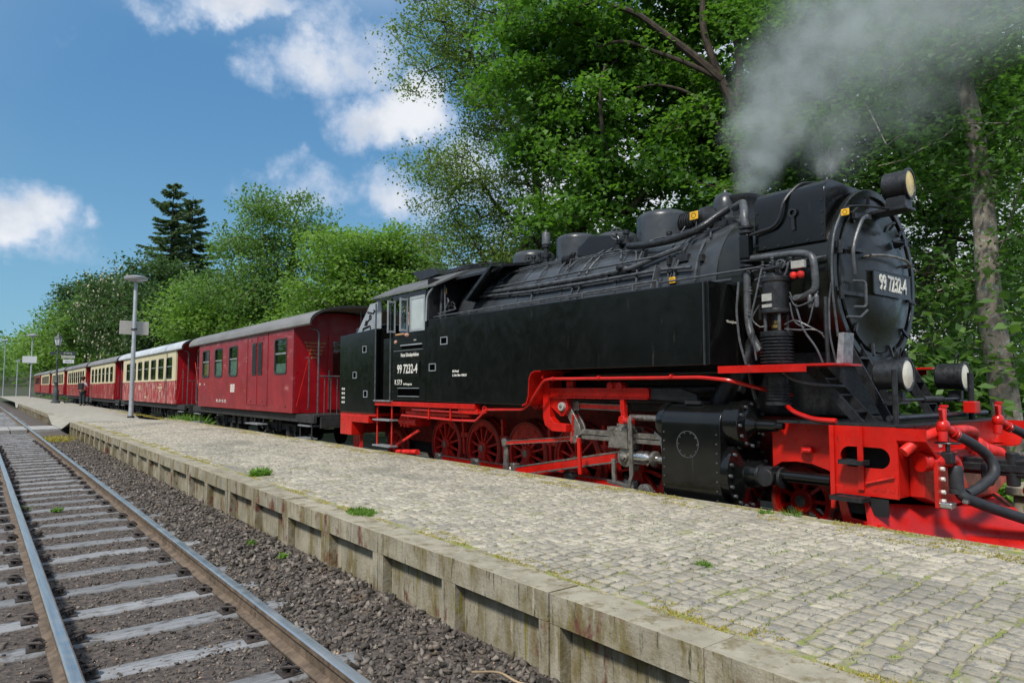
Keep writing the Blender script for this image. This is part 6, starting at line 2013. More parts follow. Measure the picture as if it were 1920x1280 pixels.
for k in range(6):
    a = 2 * PI * k / 6
    b.cyl((.165 * math.cos(a), .165 * math.sin(a), 4.28), (.28 * math.cos(a), .28 * math.sin(a), 4.8), .015, 5)
b.build('cage_bars', M['lantern'], l_)
s1 = MB().box(.12, 1.15, -.02, .02, 3.62, 3.88).build('direction_sign', M['lantern'], ol)
text('lettering', 'Ausgang', .16, (.63, -.022, 3.75), '-y', M['number'], s1, ext=.001)
s2 = MB().box(.22, 1.10, -.02, .02, 3.36, 3.56).build('direction_sign', M['sign_back'], ol)
s3 = MB().box(.35, 1.05, -.02, .02, 2.98, 3.26).build('direction_sign', M['signwhite'], ol)
text('lettering', 'Gleis 2', .15, (.70, -.022, 3.12), '-y', M['lantern'], s3, ext=.001)
MB().box(-.50, -.1, -.05, .05, 3.6, 3.82).build('loudspeaker', M['lantern'], ol)

fl_ = root('platform_lamp', (5.05, 99.0, .34), 'distant grey lamp post with small white sign near the platform end', 'lamp post')
MB().lathe((0, 0, 0), (0, 0, 1), [(.12, 0), (.09, .1), (.07, 7.2)], 10).build('pole', M['galv'], fl_)
MB().lathe((0, 0, 7.2), (0, 0, 1), [(.1, 0), (.62, .1), (.62, .22), (.1, .36)], 16).build('lamp_head', M['lamphead'], fl_)
MB().box(-.9, .5, -.14, -.10, 4.1, 4.9).build('sign', M['signwhite'], fl_)
def far_pole(x, y, h, label, head):
    t = root('mast', (x, y, -.2), label, 'pole')
    MB().lathe((0, 0, 0), (0, 0, 1), [(.16, 0), (.10, .3), (.08, h)], 10).build('pole', M['galv'], t)
    if head: MB().lathe((0, 0, h), (0, 0, 1), [(.1, 0), (.6, .1), (.6, .25), (.1, .4)], 12).build('lamp_head', M['lamphead'], t)
    else: MB().box(-.3, .3, -.1, .1, h - .5, h).build('cross_arm', M['galv'], t)
p_ = at(31, 727, 118); far_pole(p_.x, p_.y, 6.6, 'shorter thin grey pole between the tall mast and the small white sign', False)
p_ = at(6, 727, 125); far_pole(p_.x, p_.y, 10.2, 'tallest thin lamp mast far beyond the platform end', True)

# white vehicle far away
p_ = at(42, 728, 175)
vc = root('parked_van', (p_.x, p_.y, -.25), 'small white car parked far away beyond the platform end', 'car', rz=R(20))
MB().prism([(-2.6, .35), (-2.6, 1.1), (-1.5, 1.25), (-.7, 1.95), (2.5, 2.0), (2.6, .35)], 'y', -1, 1).xform(Matrix.Rotation(0, 4, 'Z')).build('body', M['vanwhite'], vc, bevel=.1)
b = MB().prism([(-1.3, 1.25), (-.65, 1.8), (1.9, 1.85), (1.9, 1.25)], 'y', -1.01, 1.01)
b.build('windows', M['bag'], vc)
b = MB()
for x in (-1.7, 1.7):
    for y in (-1, .75): b.cyl((x, y, .35), (x, y + .25, .35), .36, 14)
b.build_each('wheel', M['under'], vc)

# ============================================================ people
def skin_body(name, verts, edges, radii, m, parent, rootv=0, sub=2):
    me = bpy.data.meshes.new(name)
    me.from_pydata(verts, edges, [])
    o = bpy.data.objects.new(name, me)
    link(o, parent)
    o.modifiers.new('skin', 'SKIN')
    sk = me.skin_vertices[0].data if me.skin_vertices else None
    if sk is None:
        bpy.context.view_layer.objects.active = o
        bpy.ops.mesh.customdata_skin_add()
        sk = me.skin_vertices[0].data
    for i, r_ in enumerate(radii):
        sk[i].radius = r_ if isinstance(r_, tuple) else (r_, r_)
    sk[rootv].use_root = True
    s = o.modifiers.new('sub', 'SUBSURF')
    s.levels = s.render_levels = sub
    me.materials.append(m)
    return o

def person(loc, rz, label, hat=True):
    t = root('person', loc, label, 'person', rz=rz)
    # facing +y; x right
    V = [(0, 0, .95), (0, .01, 1.15), (0, .0, 1.34), (0, .0, 1.46), (0, .01, 1.56), (0, .02, 1.66),          # pelvis..head 0-5
         (-.17, 0, 1.41), (-.26, .03, 1.15), (-.20, .22, 1.02), (-.17, .30, 1.00),                           # left arm 6-9
         (.17, 0, 1.41), (.25, .06, 1.16), (.20, .28, 1.14), (.18, .36, 1.17),                                # right arm 10-13
         (-.09, 0, .88), (-.10, .03, .50), (-.11, -.01, .09), (-.12, .12, .04),                               # left leg 14-17
         (.09, 0, .88), (.10, .0, .50), (.11, -.04, .09), (.12, .09, .04)]
    E = [(0, 1), (1, 2), (2, 3), (3, 4), (4, 5), (2, 6), (6, 7), (7, 8), (8, 9), (2, 10), (10, 11), (11, 12), (12, 13), (0, 14), (14, 15), (15, 16), (16, 17), (0, 18), (18, 19), (19, 20), (20, 21)]
    Rr = [(.15, .11), (.13, .10), (.15, .10), .055, .055, (.085, .10), .055, .042, .032, .03, .055, .042, .032, .03, .085, .06, .042, .035, .085, .06, .042, .035]
    b_ = skin_body('body', V, E, Rr, M['skin'], t)
    skin_body('shirt', [V[1], V[2], V[6], (-.25, .025, 1.18), V[10], (.24, .05, 1.19), (0, 0, 1.0)], [(0, 1), (1, 2), (2, 3), (1, 4), (4, 5), (0, 6)],
              [(.155, .125), (.175, .125), .075, .058, .075, .058, (.16, .125)], M['shirt'], t)
    skin_body('trousers', [(0, 0, .98), V[14], V[15], (-.11, 0, .12), V[18], V[19], (.11, -.03, .12)], [(0, 1), (1, 2), (2, 3), (0, 4), (4, 5), (5, 6)],
              [(.17, .13), .11, .095, .085, .11, .095, .085], M['trousers'], t)
    MB().ball((0, -.01, 1.69), .115, 8, (1, 1.05, 1.05)).build('hair', M['hair'], t)
    b = MB().ball((0, .115, 1.64), .018, 6)
    b.build('nose', M['skin'], b_)
    b = MB().lathe((0, 0, 1.74), (.05, .15, 1), [(.19, 0), (.20, .012), (.115, .02), (.105, .08), (.06, .11)], 18)
    b.build('hat', M['hair'], t)
    bg_ = MB().box(-.15, .15, -.30, -.13, 1.02, 1.42).build('backpack', M['bag'], t, bevel=.04)
    b = MB()
    for sx in (-1, 1): b.tube([(sx * .10, -.14, 1.40), (sx * .10, .02, 1.48), (sx * .11, .13, 1.36), (sx * .12, .0, 1.10)], .014, 6)
    b.build('strap', M['bag'], bg_)
    b = MB()
    for (x, y) in ((-.12, .05), (.12, .02)): b.ball((x, y, .045), .05, 6, (1, 2.4, .9))
    b.build_each('shoe', M['bag'], t)
    for (x, y, z) in ((-.17, .30, 1.0), (.18, .36, 1.17)):
        h = MB().ball((x, y + .03, z), .035, 6, (.7, 1.2, 1))
        for k in range(4): h.tube([(x - .024 + .016 * k, y + .05, z - .01), (x - .026 + .017 * k, y + .10 - .004 * abs(k - 1), z - .02), (x - .026 + .017 * k, y + .125 - .005 * abs(k - 1), z - .045)], .008, 5)
        h.tube([(x + .03, y + .02, z + .01), (x + .045, y + .06, z + .02)], .009, 5)
        h.build('hand', M['skin'], b_)
    return t
person((6.0 - .75 + .0, 50.2, .35), R(-35), 'woman in brown hat, pale shirt and dark trousers with black backpack beside the cream coaches')

# driver looking out of the cab window
dv = root('person', (LX - 1.10, 10.20, 1.22), 'driver in dark overall inside the locomotive cab, half hidden behind the side window', 'person', rz=R(95))
V = [(0, 0, .80), (0, .02, 1.0), (0, .03, 1.22), (0, .04, 1.34), (0, .06, 1.44), (0, .08, 1.53), (-.17, .03, 1.28), (-.24, .12, 1.08), (-.16, .30, 1.10), (.17, .03, 1.28), (.24, .08, 1.05), (.20, .25, .98),
     (-.09, 0, .72), (-.10, .02, .42), (-.10, 0, .06), (.09, 0, .72), (.10, .02, .42), (.10, 0, .06)]
E = [(0, 1), (1, 2), (2, 3), (3, 4), (4, 5), (2, 6), (6, 7), (7, 8), (2, 9), (9, 10), (10, 11), (0, 12), (12, 13), (13, 14), (0, 15), (15, 16), (16, 17)]
bd = skin_body('body', V, E, [(.15, .11), (.14, .11), (.16, .11), .058, .056, (.085, .10), .055, .042, .034, .055, .042, .034, .085, .06, .045, .085, .06, .045], M['skin'], dv)
skin_body('overall', [(0, 0, .78), V[1], V[2], V[6], V[7], V[9], V[10], V[12], V[13], (-.10, 0, .10), V[15], V[16], (.10, 0, .10)],
          [(0, 1), (1, 2), (2, 3), (3, 4), (2, 5), (5, 6), (0, 7), (7, 8), (8, 9), (0, 10), (10, 11), (11, 12)],
          [(.17, .13), (.16, .13), (.185, .13), .075, .06, .075, .06, .11, .085, .07, .11, .085, .07], M['overall'], dv)
MB().ball((0, .05, 1.575), .108, 8, (1, 1.05, .95)).build('hair', M['hair'], dv)
MB().ball((0, .185, 1.52), .017, 6).build('nose', M['skin'], bd)
# ============================================================ trees
LEAF4 = ([(0, 0, 0), (-.50, .34, .05), (-.20, .55, .02), (0, 1.0, -.06), (.20, .55, .02), (.50, .34, .05)], [(0, 2, 1), (0, 3, 2), (0, 4, 3), (0, 5, 4)])
LEAF2 = ([(0, 0, 0), (-.30, .5, .08), (0, 1.0, 0), (.30, .5, .08)], [(0, 2, 1), (0, 3, 2)])
def make_tree(name, label, base, top, blobs, n_cl, per, leaf, lm, bark, trunk_r, seed, spread=.42, flat=.5, cat='tree', limb=1.0, wob=.15, leafshape=LEAF4, tilt=.6, hollow=.55, group=None,
              trunk_path=None, twig=.012, up=.3, extra_leaf=None, expo=2.3, tint_shift=0.0, bough=7):
    """a trunk, limbs grown to every leaf cluster, and leaves spread through the crown volume.
    blobs = [(centre, (rx, ry, rz), weight)]"""
    r = np.random.default_rng(seed)
    rd = random.Random(seed)
    base = Vector(base)
    if trunk_path is None:
        top = Vector(top)
        n = 12
        path = [base.lerp(top, i / n) + Vector((rd.uniform(-1, 1), rd.uniform(-1, 1), 0)) * wob * (1 if 0 < i < n else 0) for i in range(n + 1)]
    else:
        path = curve(trunk_path, 5)
    t = root(name, tuple(base), label, cat, group)
    N = [np.array(p) for p in path]
    par = [-1] + list(range(len(path) - 1))
    ws = sum(b[2] for b in blobs)
    CP, BT = [], []
    for (c, rad, wgt) in blobs:
        k = max(4, int(round(n_cl * wgt / ws)))
        nb = max(2, int(round(k / bough)))
        d = r.normal(size=(nb, 3))
        d /= np.linalg.norm(d, axis=1, keepdims=True)
        q = np.where(r.random(nb) < .25, r.random(nb) ** .5, hollow + (1 - hollow) * r.random(nb))
        BC = np.array(c) + d * q[:, None] * np.array(rad)
        which = r.integers(0, nb, k)
        bs = spread * 1.55 * r.uniform(.7, 1.3, nb)
        g = np.clip(r.normal(size=(k, 3)), -1.6, 1.6) * bs[which][:, None] * np.array([1, 1, .42])
        g[:, 2] -= .30 * np.linalg.norm(g[:, :2], axis=1)
        CP.append(BC[which] + g)
        BT.append(r.random(nb)[which])
    CP = np.concatenate(CP)
    BT = np.concatenate(BT)
    # grow limbs
    tr = np.array(N)
    dist = np.min(np.linalg.norm(CP[:, None] - tr[None], axis=2), axis=1)
    order = np.argsort(dist)
    arr = np.zeros((len(N) + len(CP) * 5 + 10, 3))
    arr[:len(N)] = tr
    cnt = len(N)
    first = max(1, int(len(path) * .28))
    ends = []
    for i in order:
        p = CP[i]
        cand = arr[first:cnt]
        dv_ = p - cand
        d = np.linalg.norm(dv_, axis=1)
        cost = d + np.where(dv_[:, 2] < 0, -dv_[:, 2] * .9, 0)
        j = int(np.argmin(cost)) + first
        a = arr[j].copy()
        L = np.linalg.norm(p - a)
        k = int(min(4, max(1, L // .55)))
        prev = j
        for s in range(1, k + 1):
            f = s / k
            q = a + (p - a) * f + np.array([0, 0, 1]) * L * .10 * math.sin(PI * f) + (r.normal(size=3) * .05 * min(L, 2) if s < k else 0)
            arr[cnt] = q
            par.append(prev)
            prev = cnt
            cnt += 1
        ends.append(prev)
    A = arr[:cnt]
    wgt = np.zeros(cnt)
    for e in ends: wgt[e] = 1
    for i in range(cnt - 1, 0, -1):
        wgt[par[i]] += wgt[i] + .02
    tot = wgt.max()
    rad = np.maximum(twig, limb * trunk_r * (wgt / tot) ** (1 / expo))
    for i in range(len(path)):
        f = i / (len(path) - 1)
        rad[i] = max(rad[i] * .8, trunk_r * (1 - .65 * f))
    rad[0] = trunk_r * 1.25
    # trunk tube
    tb = MB()
    tb.tube([tuple(Vector(p) - base) for p in path], [float(rad[i]) for i in range(len(path))], 14)
    tb.build('trunk', bark, t)
    # limbs as tapered 5-sided pieces
    idx = np.arange(len(path), cnt)
    p1 = A[idx] - np.array(base)
    p0 = A[np.array(par)[idx]] - np.array(base)
    r1 = rad[idx]
    r0 = np.minimum(rad[np.array(par)[idx]], r1 * 1.5)
    dr_ = p1 - p0
    ln = np.linalg.norm(dr_, axis=1)
    ok = ln > 1e-4
    p0, p1, r0, r1, dr_ = p0[ok], p1[ok], r0[ok], r1[ok], dr_[ok]
    fr = rot_mats(dr_, np.zeros(len(dr_)))
    ang = 2 * PI * np.arange(5) / 5
    off = np.cos(ang)[None, :, None] * fr[:, None, :, 0] + np.sin(ang)[None, :, None] * fr[:, None, :, 1]
    V = np.concatenate([p0[:, None] + off * r0[:, None, None], p1[:, None] + off * r1[:, None, None]], 1)
    f5 = np.array([(k, (k + 1) % 5, 5 + (k + 1) % 5, 5 + k) for k in range(5)])
    F = f5[None] + (np.arange(len(p0)) * 10)[:, None, None]
    np_mesh('branches', V.reshape(-1, 3), F.reshape(-1, 4), bark, parent=t, smooth=True)['kind'] = 'stuff'
    # leaves
    n_l = len(CP) * per
    cc = np.repeat(CP, per, axis=0)
    cs = spread * r.uniform(.6, 1.35, len(CP))
    cs = np.repeat(cs, per)[:, None]
    P = cc + np.clip(r.normal(size=(n_l, 3)), -1.7, 1.7) * cs * np.array([1, 1, flat])
    P[:, 2] -= .10 * np.linalg.norm((P - cc)[:, :2], axis=1)
    if rd.random() > -1:
        P = np.concatenate([P])
    nr = r.normal(size=(n_l, 3)) * tilt + np.array([0, 0, 1.0])
    sz = leaf * r.uniform(.6, 1.25, n_l)
    V, F = scatter(leafshape[0], leafshape[1], P - np.array(base), rot_mats(nr, r.uniform(0, 6.28, n_l)), sz)
    tn = np.clip(np.repeat(BT, per) * .45 + np.repeat(r.random(len(CP)), per) * .2 + r.random(n_l) * .35 + tint_shift, 0, 1)
    np_mesh('crown', V, F, M[lm], np.repeat(tn, len(leafshape[0])), parent=t)
    if extra_leaf:
        (em, k2, s2) = extra_leaf
        sel = r.random(len(CP)) < .8
        cc = np.repeat(CP[sel], k2, axis=0)
        P = cc + r.normal(size=(len(cc), 3)) * spread * .9
        Cn = np.mean(CP, axis=0)
        bs_ = stone_base(3)
        V, F = scatter(bs_[0], bs_[1], P - np.array(base), rot_mats(r.normal(size=(len(cc), 3)) * .3 + np.array([0, 0, 1.]), np.zeros(len(cc))), np.stack([np.full(len(cc), s2 * .45), np.full(len(cc), s2 * .45), np.full(len(cc), s2)], 1))
        np_mesh('blossoms', V, F, M[em], np.repeat(r.random(len(cc)), len(bs_[0])), parent=t)
    return t

def blob(px, py, rx, ry, depth, w_=1.0, rd_=None):
    c = at(px, py, depth)
    k = depth / 1280.0
    ex, ez = rx * k, ry * k
    return (tuple(c), (ex, ex if rd_ is None else rd_, ez), w_ * rx * ry)

# big maple behind the locomotive
mb = [(1050, 50, 110, 90), (1200, 70, 150, 110), (1370, 50, 120, 100), (1075, 200, 100, 90), (1225, 240, 130, 100), (1110, 345, 85, 65), (1270, 370, 130, 60), (1000, 130, 70, 80), (1390, 190, 100, 100), (1400, 330, 90, 60)]
blobs = [blob(*q, 18.5) for q in mb] + [blob(1150, -120, 200, 90, 19, .5), blob(1400, -120, 180, 90, 20, .5), blob(1180, 470, 130, 50, 20, .9), blob(1380, 470, 100, 60, 20, .8)]
B_ = at(1088, 760, 18.5); T_ = at(1200, -200, 19)
make_tree('maple_tree', 'big dense dark green maple rising behind the middle of the locomotive', (B_.x, B_.y, .2), T_, blobs, 1000, 88, .155, 'leaf_maple', M['bark'], .27, 21, spread=.37, flat=.35,
          trunk_path=[(B_.x, B_.y, .2), at(1090, 560, 18.5), at(1088, 400, 18.5), at(1130, 250, 18.8), at(1210, 80, 19), T_], tilt=.65, hollow=.62, twig=.014)
# its great limbs, seen against the crown
mt = [o for o in C.objects if o.name.startswith('maple_tree') and o.type == 'EMPTY'][0]
ORG = Vector(mt.location)
for pts, r0_, r1_ in (([(1352, 150), (1300, 105), (1240, 60), (1190, 25), (1130, 8), (1080, 15)], .12, .04), ([(1352, 150), (1290, 120), (1230, 98), (1170, 78), (1120, 88)], .07, .03),
                      ([(1400, 300), (1375, 200), (1352, 150), (1320, 60), (1318, -20)], .15, .06), ([(1380, 230), (1385, 120), (1370, 40), (1340, -20)], .09, .05),
                      ([(1400, 300), (1350, 240), (1300, 180), (1240, 160), (1190, 165)], .06, .02), ([(1130, 250), (1125, 180), (1135, 120)], .05, .03),
                      ([(1395, 320), (1440, 230), (1455, 120), (1450, 20)], .10, .05), ([(1400, 300), (1408, 400), (1415, 520)], .15, .17)):
    cp = curve([at(x, y, 16.9) for x, y in pts], 5)
    MB().tube(cp, [r0_ + (r1_ - r0_) * i / (len(cp) - 1) for i in range(len(cp))], 8).build('limb', M['bark'], mt)
ORG = Vector((0, 0, 0))
# feathery ash at the left of it
ab = [(850, 50, 70, 60), (905, 150, 75, 75), (960, 30, 80, 60), (850, 300, 60, 35), (920, 340, 80, 40), (870, 420, 70, 45), (960, 420, 80, 60), (815, 105, 25, 50), (900, 240, 60, 40), (805, 350, 35, 30), (1000, 270, 60, 80), (900, 480, 70, 30), (980, -80, 120, 80)]
blobs = [blob(*q, 22.0) for q in ab]
B_ = at(1015, 770, 22)
make_tree('ash_tree', 'light feathery ash tree with thin visible limbs between the big maple and open sky', (B_.x, B_.y, .2), None, blobs, 760, 74, .105, 'leaf_ash', M['bark'], .17, 22, spread=.36, flat=.5, leafshape=LEAF2,
          trunk_path=[(B_.x, B_.y, .2), at(1020, 520, 22), at(1000, 300, 22.3), at(960, 100, 22.5), at(980, -120, 22.5)], tilt=.7, hollow=.5, twig=.012, expo=2.1)
# right hand trees
db = [(1560, 200, 110, 130), (1640, 60, 120, 90), (1500, 330, 70, 60), (1500, 40, 90, 80), (1730, 150, 110, 100), (1640, 330, 90, 60), (1790, 330, 100, 80), (1860, 420, 80, 70), (1750, 520, 60, 55), (1760, 640, 60, 45), (1880, 180, 80, 120), (1560, -120, 200, 80), (1780, -60, 160, 100), (1450, 230, 60, 80)]
blobs = [blob(*q, 15.0) for q in db]
B_ = at(1660, 790, 15)
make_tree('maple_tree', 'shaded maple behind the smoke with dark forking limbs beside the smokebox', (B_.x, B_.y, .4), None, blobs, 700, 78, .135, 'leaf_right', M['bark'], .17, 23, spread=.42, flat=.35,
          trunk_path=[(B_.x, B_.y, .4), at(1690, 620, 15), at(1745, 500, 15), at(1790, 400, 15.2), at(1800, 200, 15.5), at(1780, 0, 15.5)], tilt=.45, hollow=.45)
pt = [at(1905, 905, 10.6), at(1880, 720, 10.6), at(1855, 560, 10.7), at(1845, 400, 10.8), at(1828, 250, 10.9), at(1800, 120, 11.0), at(1780, -40, 11.1), at(1765, -200, 11.2)]
sb = [(1880, 300, 60, 60), (1730, 90, 70, 60), (1850, 60, 90, 70), (1900, 480, 45, 50), (1930, 200, 60, 80), (1780, 250, 60, 40), (1900, 620, 40, 40), (1800, -80, 160, 70)]
blobs = [blob(*q, 10.8) for q in sb]
pt[0] = Vector((pt[0].x, pt[0].y, -.1))
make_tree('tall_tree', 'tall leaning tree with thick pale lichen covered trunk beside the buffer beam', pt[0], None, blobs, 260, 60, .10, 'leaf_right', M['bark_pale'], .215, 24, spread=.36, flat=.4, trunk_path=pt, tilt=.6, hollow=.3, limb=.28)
# filler trees deeper behind
B_ = at(1480, 720, 26)
make_tree('maple_tree', 'dark tree deep behind the chimney smoke', (B_.x, B_.y, .8), B_ + Vector((0, 0, 12)), [blob(1480, 250, 190, 230, 26), blob(1620, 420, 120, 120, 26), blob(1350, 480, 150, 80, 26)], 300, 60, .20, 'leaf_right', M['bark'], .25, 25, spread=.6, flat=.4, leafshape=LEAF2, hollow=.4)
B_ = at(1800, 720, 22)
make_tree('slender_tree', 'light green tree deep behind the leaning trunk', (B_.x, B_.y, 1.6), B_ + Vector((0, 0, 10)), [blob(1800, 200, 170, 170, 22), blob(1880, 520, 60, 100, 20), blob(1760, 400, 60, 60, 22, .6)], 380, 70, .16, 'leaf_mid', M['bark'], .16, 26, spread=.55, flat=.4, leafshape=LEAF2, hollow=.4)
B_ = at(1180, 740, 25)
make_tree('maple_tree', 'green tree closing the gap behind the boiler domes', (B_.x, B_.y, .6), B_ + Vector((0, 0, 8)), [blob(1120, 430, 90, 70, 25), blob(1280, 420, 120, 70, 25), blob(1010, 470, 70, 50, 25), blob(1430, 400, 70, 70, 25)], 330, 74, .17, 'leaf_maple', M['bark'], .2, 71, spread=.5, flat=.4, leafshape=LEAF2, hollow=.4)
# left middle trees
B_ = at(705, 750, 28)
make_tree('light_green_tree', 'bright light green tree standing just behind the locomotive cab', (B_.x, B_.y, .3), B_ + Vector((0, 0, 5.6)), [blob(705, 450, 80, 55, 28), blob(650, 520, 70, 50, 28), blob(760, 500, 60, 60, 28), blob(700, 560, 110, 40, 28), blob(620, 575, 60, 30, 28, .8), blob(810, 560, 60, 40, 28)], 420, 84, .17, 'leaf_light', M['bark'], .15, 27, spread=.5, flat=.35, leafshape=LEAF2, tilt=.5, hollow=.5)
B_ = at(545, 750, 39)
make_tree('alder_tree', 'tree with sparse airy top and many fine upright branches', (B_.x, B_.y, .3), B_ + Vector((0, 0, 10.5)), [blob(540, 410, 85, 45, 39, .75), blob(470, 440, 45, 50, 39, .8), blob(600, 440, 45, 45, 39, .6), blob(540, 500, 95, 40, 39, .75), blob(470, 530, 70, 45, 39), blob(560, 570, 100, 45, 39, 1.2)], 520, 66, .19, 'leaf_mid', M['bark'], .22, 28, spread=.55, flat=.5, leafshape=LEAF2, tilt=.8, hollow=.35, twig=.018, expo=2.0)
B_ = at(420, 750, 42)
make_tree('shrub_tree', 'low bright green trees overhanging the red van', (B_.x, B_.y, .2), B_ + Vector((0, 0, 5)), [blob(430, 575, 75, 45, 42), blob(370, 600, 55, 40, 42), blob(500, 600, 70, 35, 40), blob(590, 600, 70, 25, 36), blob(385, 545, 30, 25, 42)], 330, 70, .24, 'leaf_light', M['bark'], .14, 29, spread=.6, flat=.35, leafshape=LEAF2, tilt=.5, hollow=.5)
B_ = at(275, 750, 62)
make_tree('dark_tree', 'dark broad tree below the spruces', (B_.x, B_.y, .2), B_ + Vector((0, 0, 9)), [blob(290, 520, 50, 45, 62), blob(280, 590, 60, 60, 62), blob(340, 560, 50, 50, 60), blob(330, 620, 60, 30, 60)], 300, 66, .32, 'leaf_dark', M['bark'], .2, 30, spread=.85, flat=.45, leafshape=LEAF2, hollow=.5)
B_ = at(210, 750, 68)
make_tree('chestnut_tree', 'chestnut tree covered with white blossom candles behind the tall platform lamp', (B_.x, B_.y, .2), B_ + Vector((0, 0, 9)), [blob(218, 600, 32, 45, 68), blob(235, 545, 26, 30, 68), blob(208, 530, 20, 24, 68), blob(250, 635, 30, 22, 66)], 260, 66, .32, 'leaf_dark', M['bark'], .25, 31, spread=.85, flat=.5, leafshape=LEAF2, hollow=.6, extra_leaf=('blossom', 6, .19))
far = [(160, 590, 20, 34, 92, 'leaf_mid', 'mid green tree between the chestnut and the far light trees'),
       (120, 618, 26, 40, 105, 'leaf_light', 'light green tree beyond the lantern post'),
       (85, 650, 18, 32, 125, 'leaf_light', 'lowest light green tree at the far end of the row'),
       (178, 545, 16, 26, 100, 'leaf_dark', 'narrow dark crown peeping over the chestnut')]
for q, (px, py, rx, ry, d, lm, lab) in enumerate(far):
    B_ = at(px, 745, d)
    make_tree('far_tree', lab, (B_.x, B_.y, 0), B_ + Vector((0, 0, 10)), [blob(px, py, rx, ry, d), blob(px + 5, py + ry * .7, rx * 1.2, ry * .6, d), blob(px - 8, py + ry * .3, rx * .9, ry * .6, d)], 170, 60, .50, lm, M['bark'], .25, 40 + q, spread=1.2, flat=.5, leafshape=LEAF2, hollow=.55, group='trees beyond the train')

def spruce(base, H, rad, seed, label):
    r = np.random.default_rng(seed)
    rd = random.Random(seed)
    t = root('spruce_tree', tuple(base), label, 'spruce')
    MB().lathe((0, 0, 0), (0, 0, 1), [(.30, 0), (.2, H * .4), (.10, H * .8), (.02, H)], 10).build('trunk', M['bark'], t)
    bm_, P, Nn, S_ = MB(), [], [], []
    z = H * .18
    while z < H * .985:
        f = 1 - z / H
        L = rad * (f ** .62) * rd.uniform(.7, 1.1) + .1
        nb = 7 if f > .1 else 6
        a0 = rd.uniform(0, 6)
        for k in range(nb):
            a = a0 + 2 * PI * k / nb + rd.uniform(-.3, .3)
            l = L * rd.uniform(.45, 1.2)
            pts = []
            zj = rd.uniform(-.35, .35)
            for s in range(5):
                q = s / 4
                pts.append(Vector((math.cos(a) * l * q, math.sin(a) * l * q, z + zj - .30 * l * q + .30 * l * q * q + (.35 * l * q if f < .15 else 0))))
            bm_.tube(pts, [.035, .03, .022, .015, .008], 4)
            ns = int(18 + l * 50)
            for s in range(ns):
                q = rd.uniform(.12, 1)
                p = pts[0].lerp(pts[-1], q)
                p.z = z + zj - .30 * l * q + .30 * l * q * q + (.35 * l * q if f < .15 else 0)
                sd = rd.choice((-1, 1)) * rd.uniform(.1, .9)
                P.append((p.x, p.y, p.z))
                dv_ = Vector((math.cos(a + sd), math.sin(a + sd), rd.uniform(-.75, -.05)))
                Nn.append(tuple(dv_))
                S_.append(rd.uniform(.28, .62) * (1 - .35 * q))
        z += H * .021 * rd.uniform(.7, 1.4)
    bm_.build('branches', M['bark'], t)
    # needle sprays: three crossed slim blades along their own direction
    bv = [(0, -.12, 0), (0, .12, 0), (0, .06, 1), (0, -.06, 1), (-.12, 0, 0), (.12, 0, 0), (.05, 0, 1), (-.05, 0, 1)]
    bf = [(0, 1, 2, 3), (4, 5, 6, 7)]
    P = np.array(P); Nn = np.array(Nn)
    V, F = scatter(bv, bf, P, rot_mats(Nn, r.uniform(0, 6.28, len(P))), np.array(S_))
    np_mesh('crown', V, F, M['needle'], np.repeat(r.random(len(P)), 8), parent=t)
    return t
B_ = at(312, 745, 64); spruce(Vector((B_.x, B_.y, 0)), 21.0, 5.5, 51, 'taller spruce with pointed top, the one nearer the chestnut')
B_ = at(350, 745, 67); spruce(Vector((B_.x, B_.y, 0)), 20.6, 5.2, 52, 'slightly shorter spruce with rounded top touching the taller pointed one')

# undergrowth behind the locomotive and at the right edge, far wood
def foliage_mass(name, label, centres, per, leaf, lm, seed, spread, flat=.5, cat='bushes'):
    r = np.random.default_rng(seed)
    C_ = np.array(centres)
    n = len(C_) * per
    cc = np.repeat(C_, per, axis=0)
    P = cc + r.normal(size=(n, 3)) * spread * np.array([1, 1, flat])
    nr = r.normal(size=(n, 3)) * .6 + np.array([0, 0, 1.0])
    V, F = scatter(LEAF2[0], LEAF2[1], P, rot_mats(nr, r.uniform(0, 6.28, n)), leaf * r.uniform(.6, 1.25, n))
    tn = np.clip(np.repeat(r.random(len(C_)), per) * .5 + r.random(n) * .5, 0, 1)
    o = np_mesh(name, V, F, M[lm], np.repeat(tn, 4))
    o['kind'] = 'stuff'; o['label'] = label; o['category'] = cat
    return o
def scat(n, px0, px1, py0, py1, d0, d1, seed):
    r = random.Random(seed)
    return [tuple(at(r.uniform(px0, px1), r.uniform(py0, py1), r.uniform(d0, d1))) for _ in range(n)]
foliage_mass('undergrowth', 'bright green undergrowth behind the front of the locomotive', scat(190, 1690, 1960, 680, 880, 13.5, 18, 61), 120, .13, 'leaf_bush', 61, .35)
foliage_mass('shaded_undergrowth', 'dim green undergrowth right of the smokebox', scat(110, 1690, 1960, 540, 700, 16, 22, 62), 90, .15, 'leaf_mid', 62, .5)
foliage_mass('corner_leaves', 'large leaves growing beside the low concrete wall', scat(22, 1855, 1890, 905, 985, 8.3, 8.8, 64), 16, .14, 'leaf_bush', 64, .10)
cen = []
rr_ = random.Random(63)
for k in range(420):
    y = rr_.uniform(3, 58)
    cen.append((rr_.uniform(9.6, 13), y, rr_.uniform(.2, 2.7)))
foliage_mass('hedge', 'green hedge growing along the far side of the train', cen, 60, .19, 'leaf_mid', 63, .55, .6, 'hedge')
cen = [(rr_.uniform(9.8, 13), rr_.uniform(58, 150), rr_.uniform(.3, 3.6)) for _ in range(260)]
foliage_mass('far_hedge', 'hedge along the far part of the train', cen, 50, .42, 'leaf_mid', 65, 1.0, .6, 'hedge')
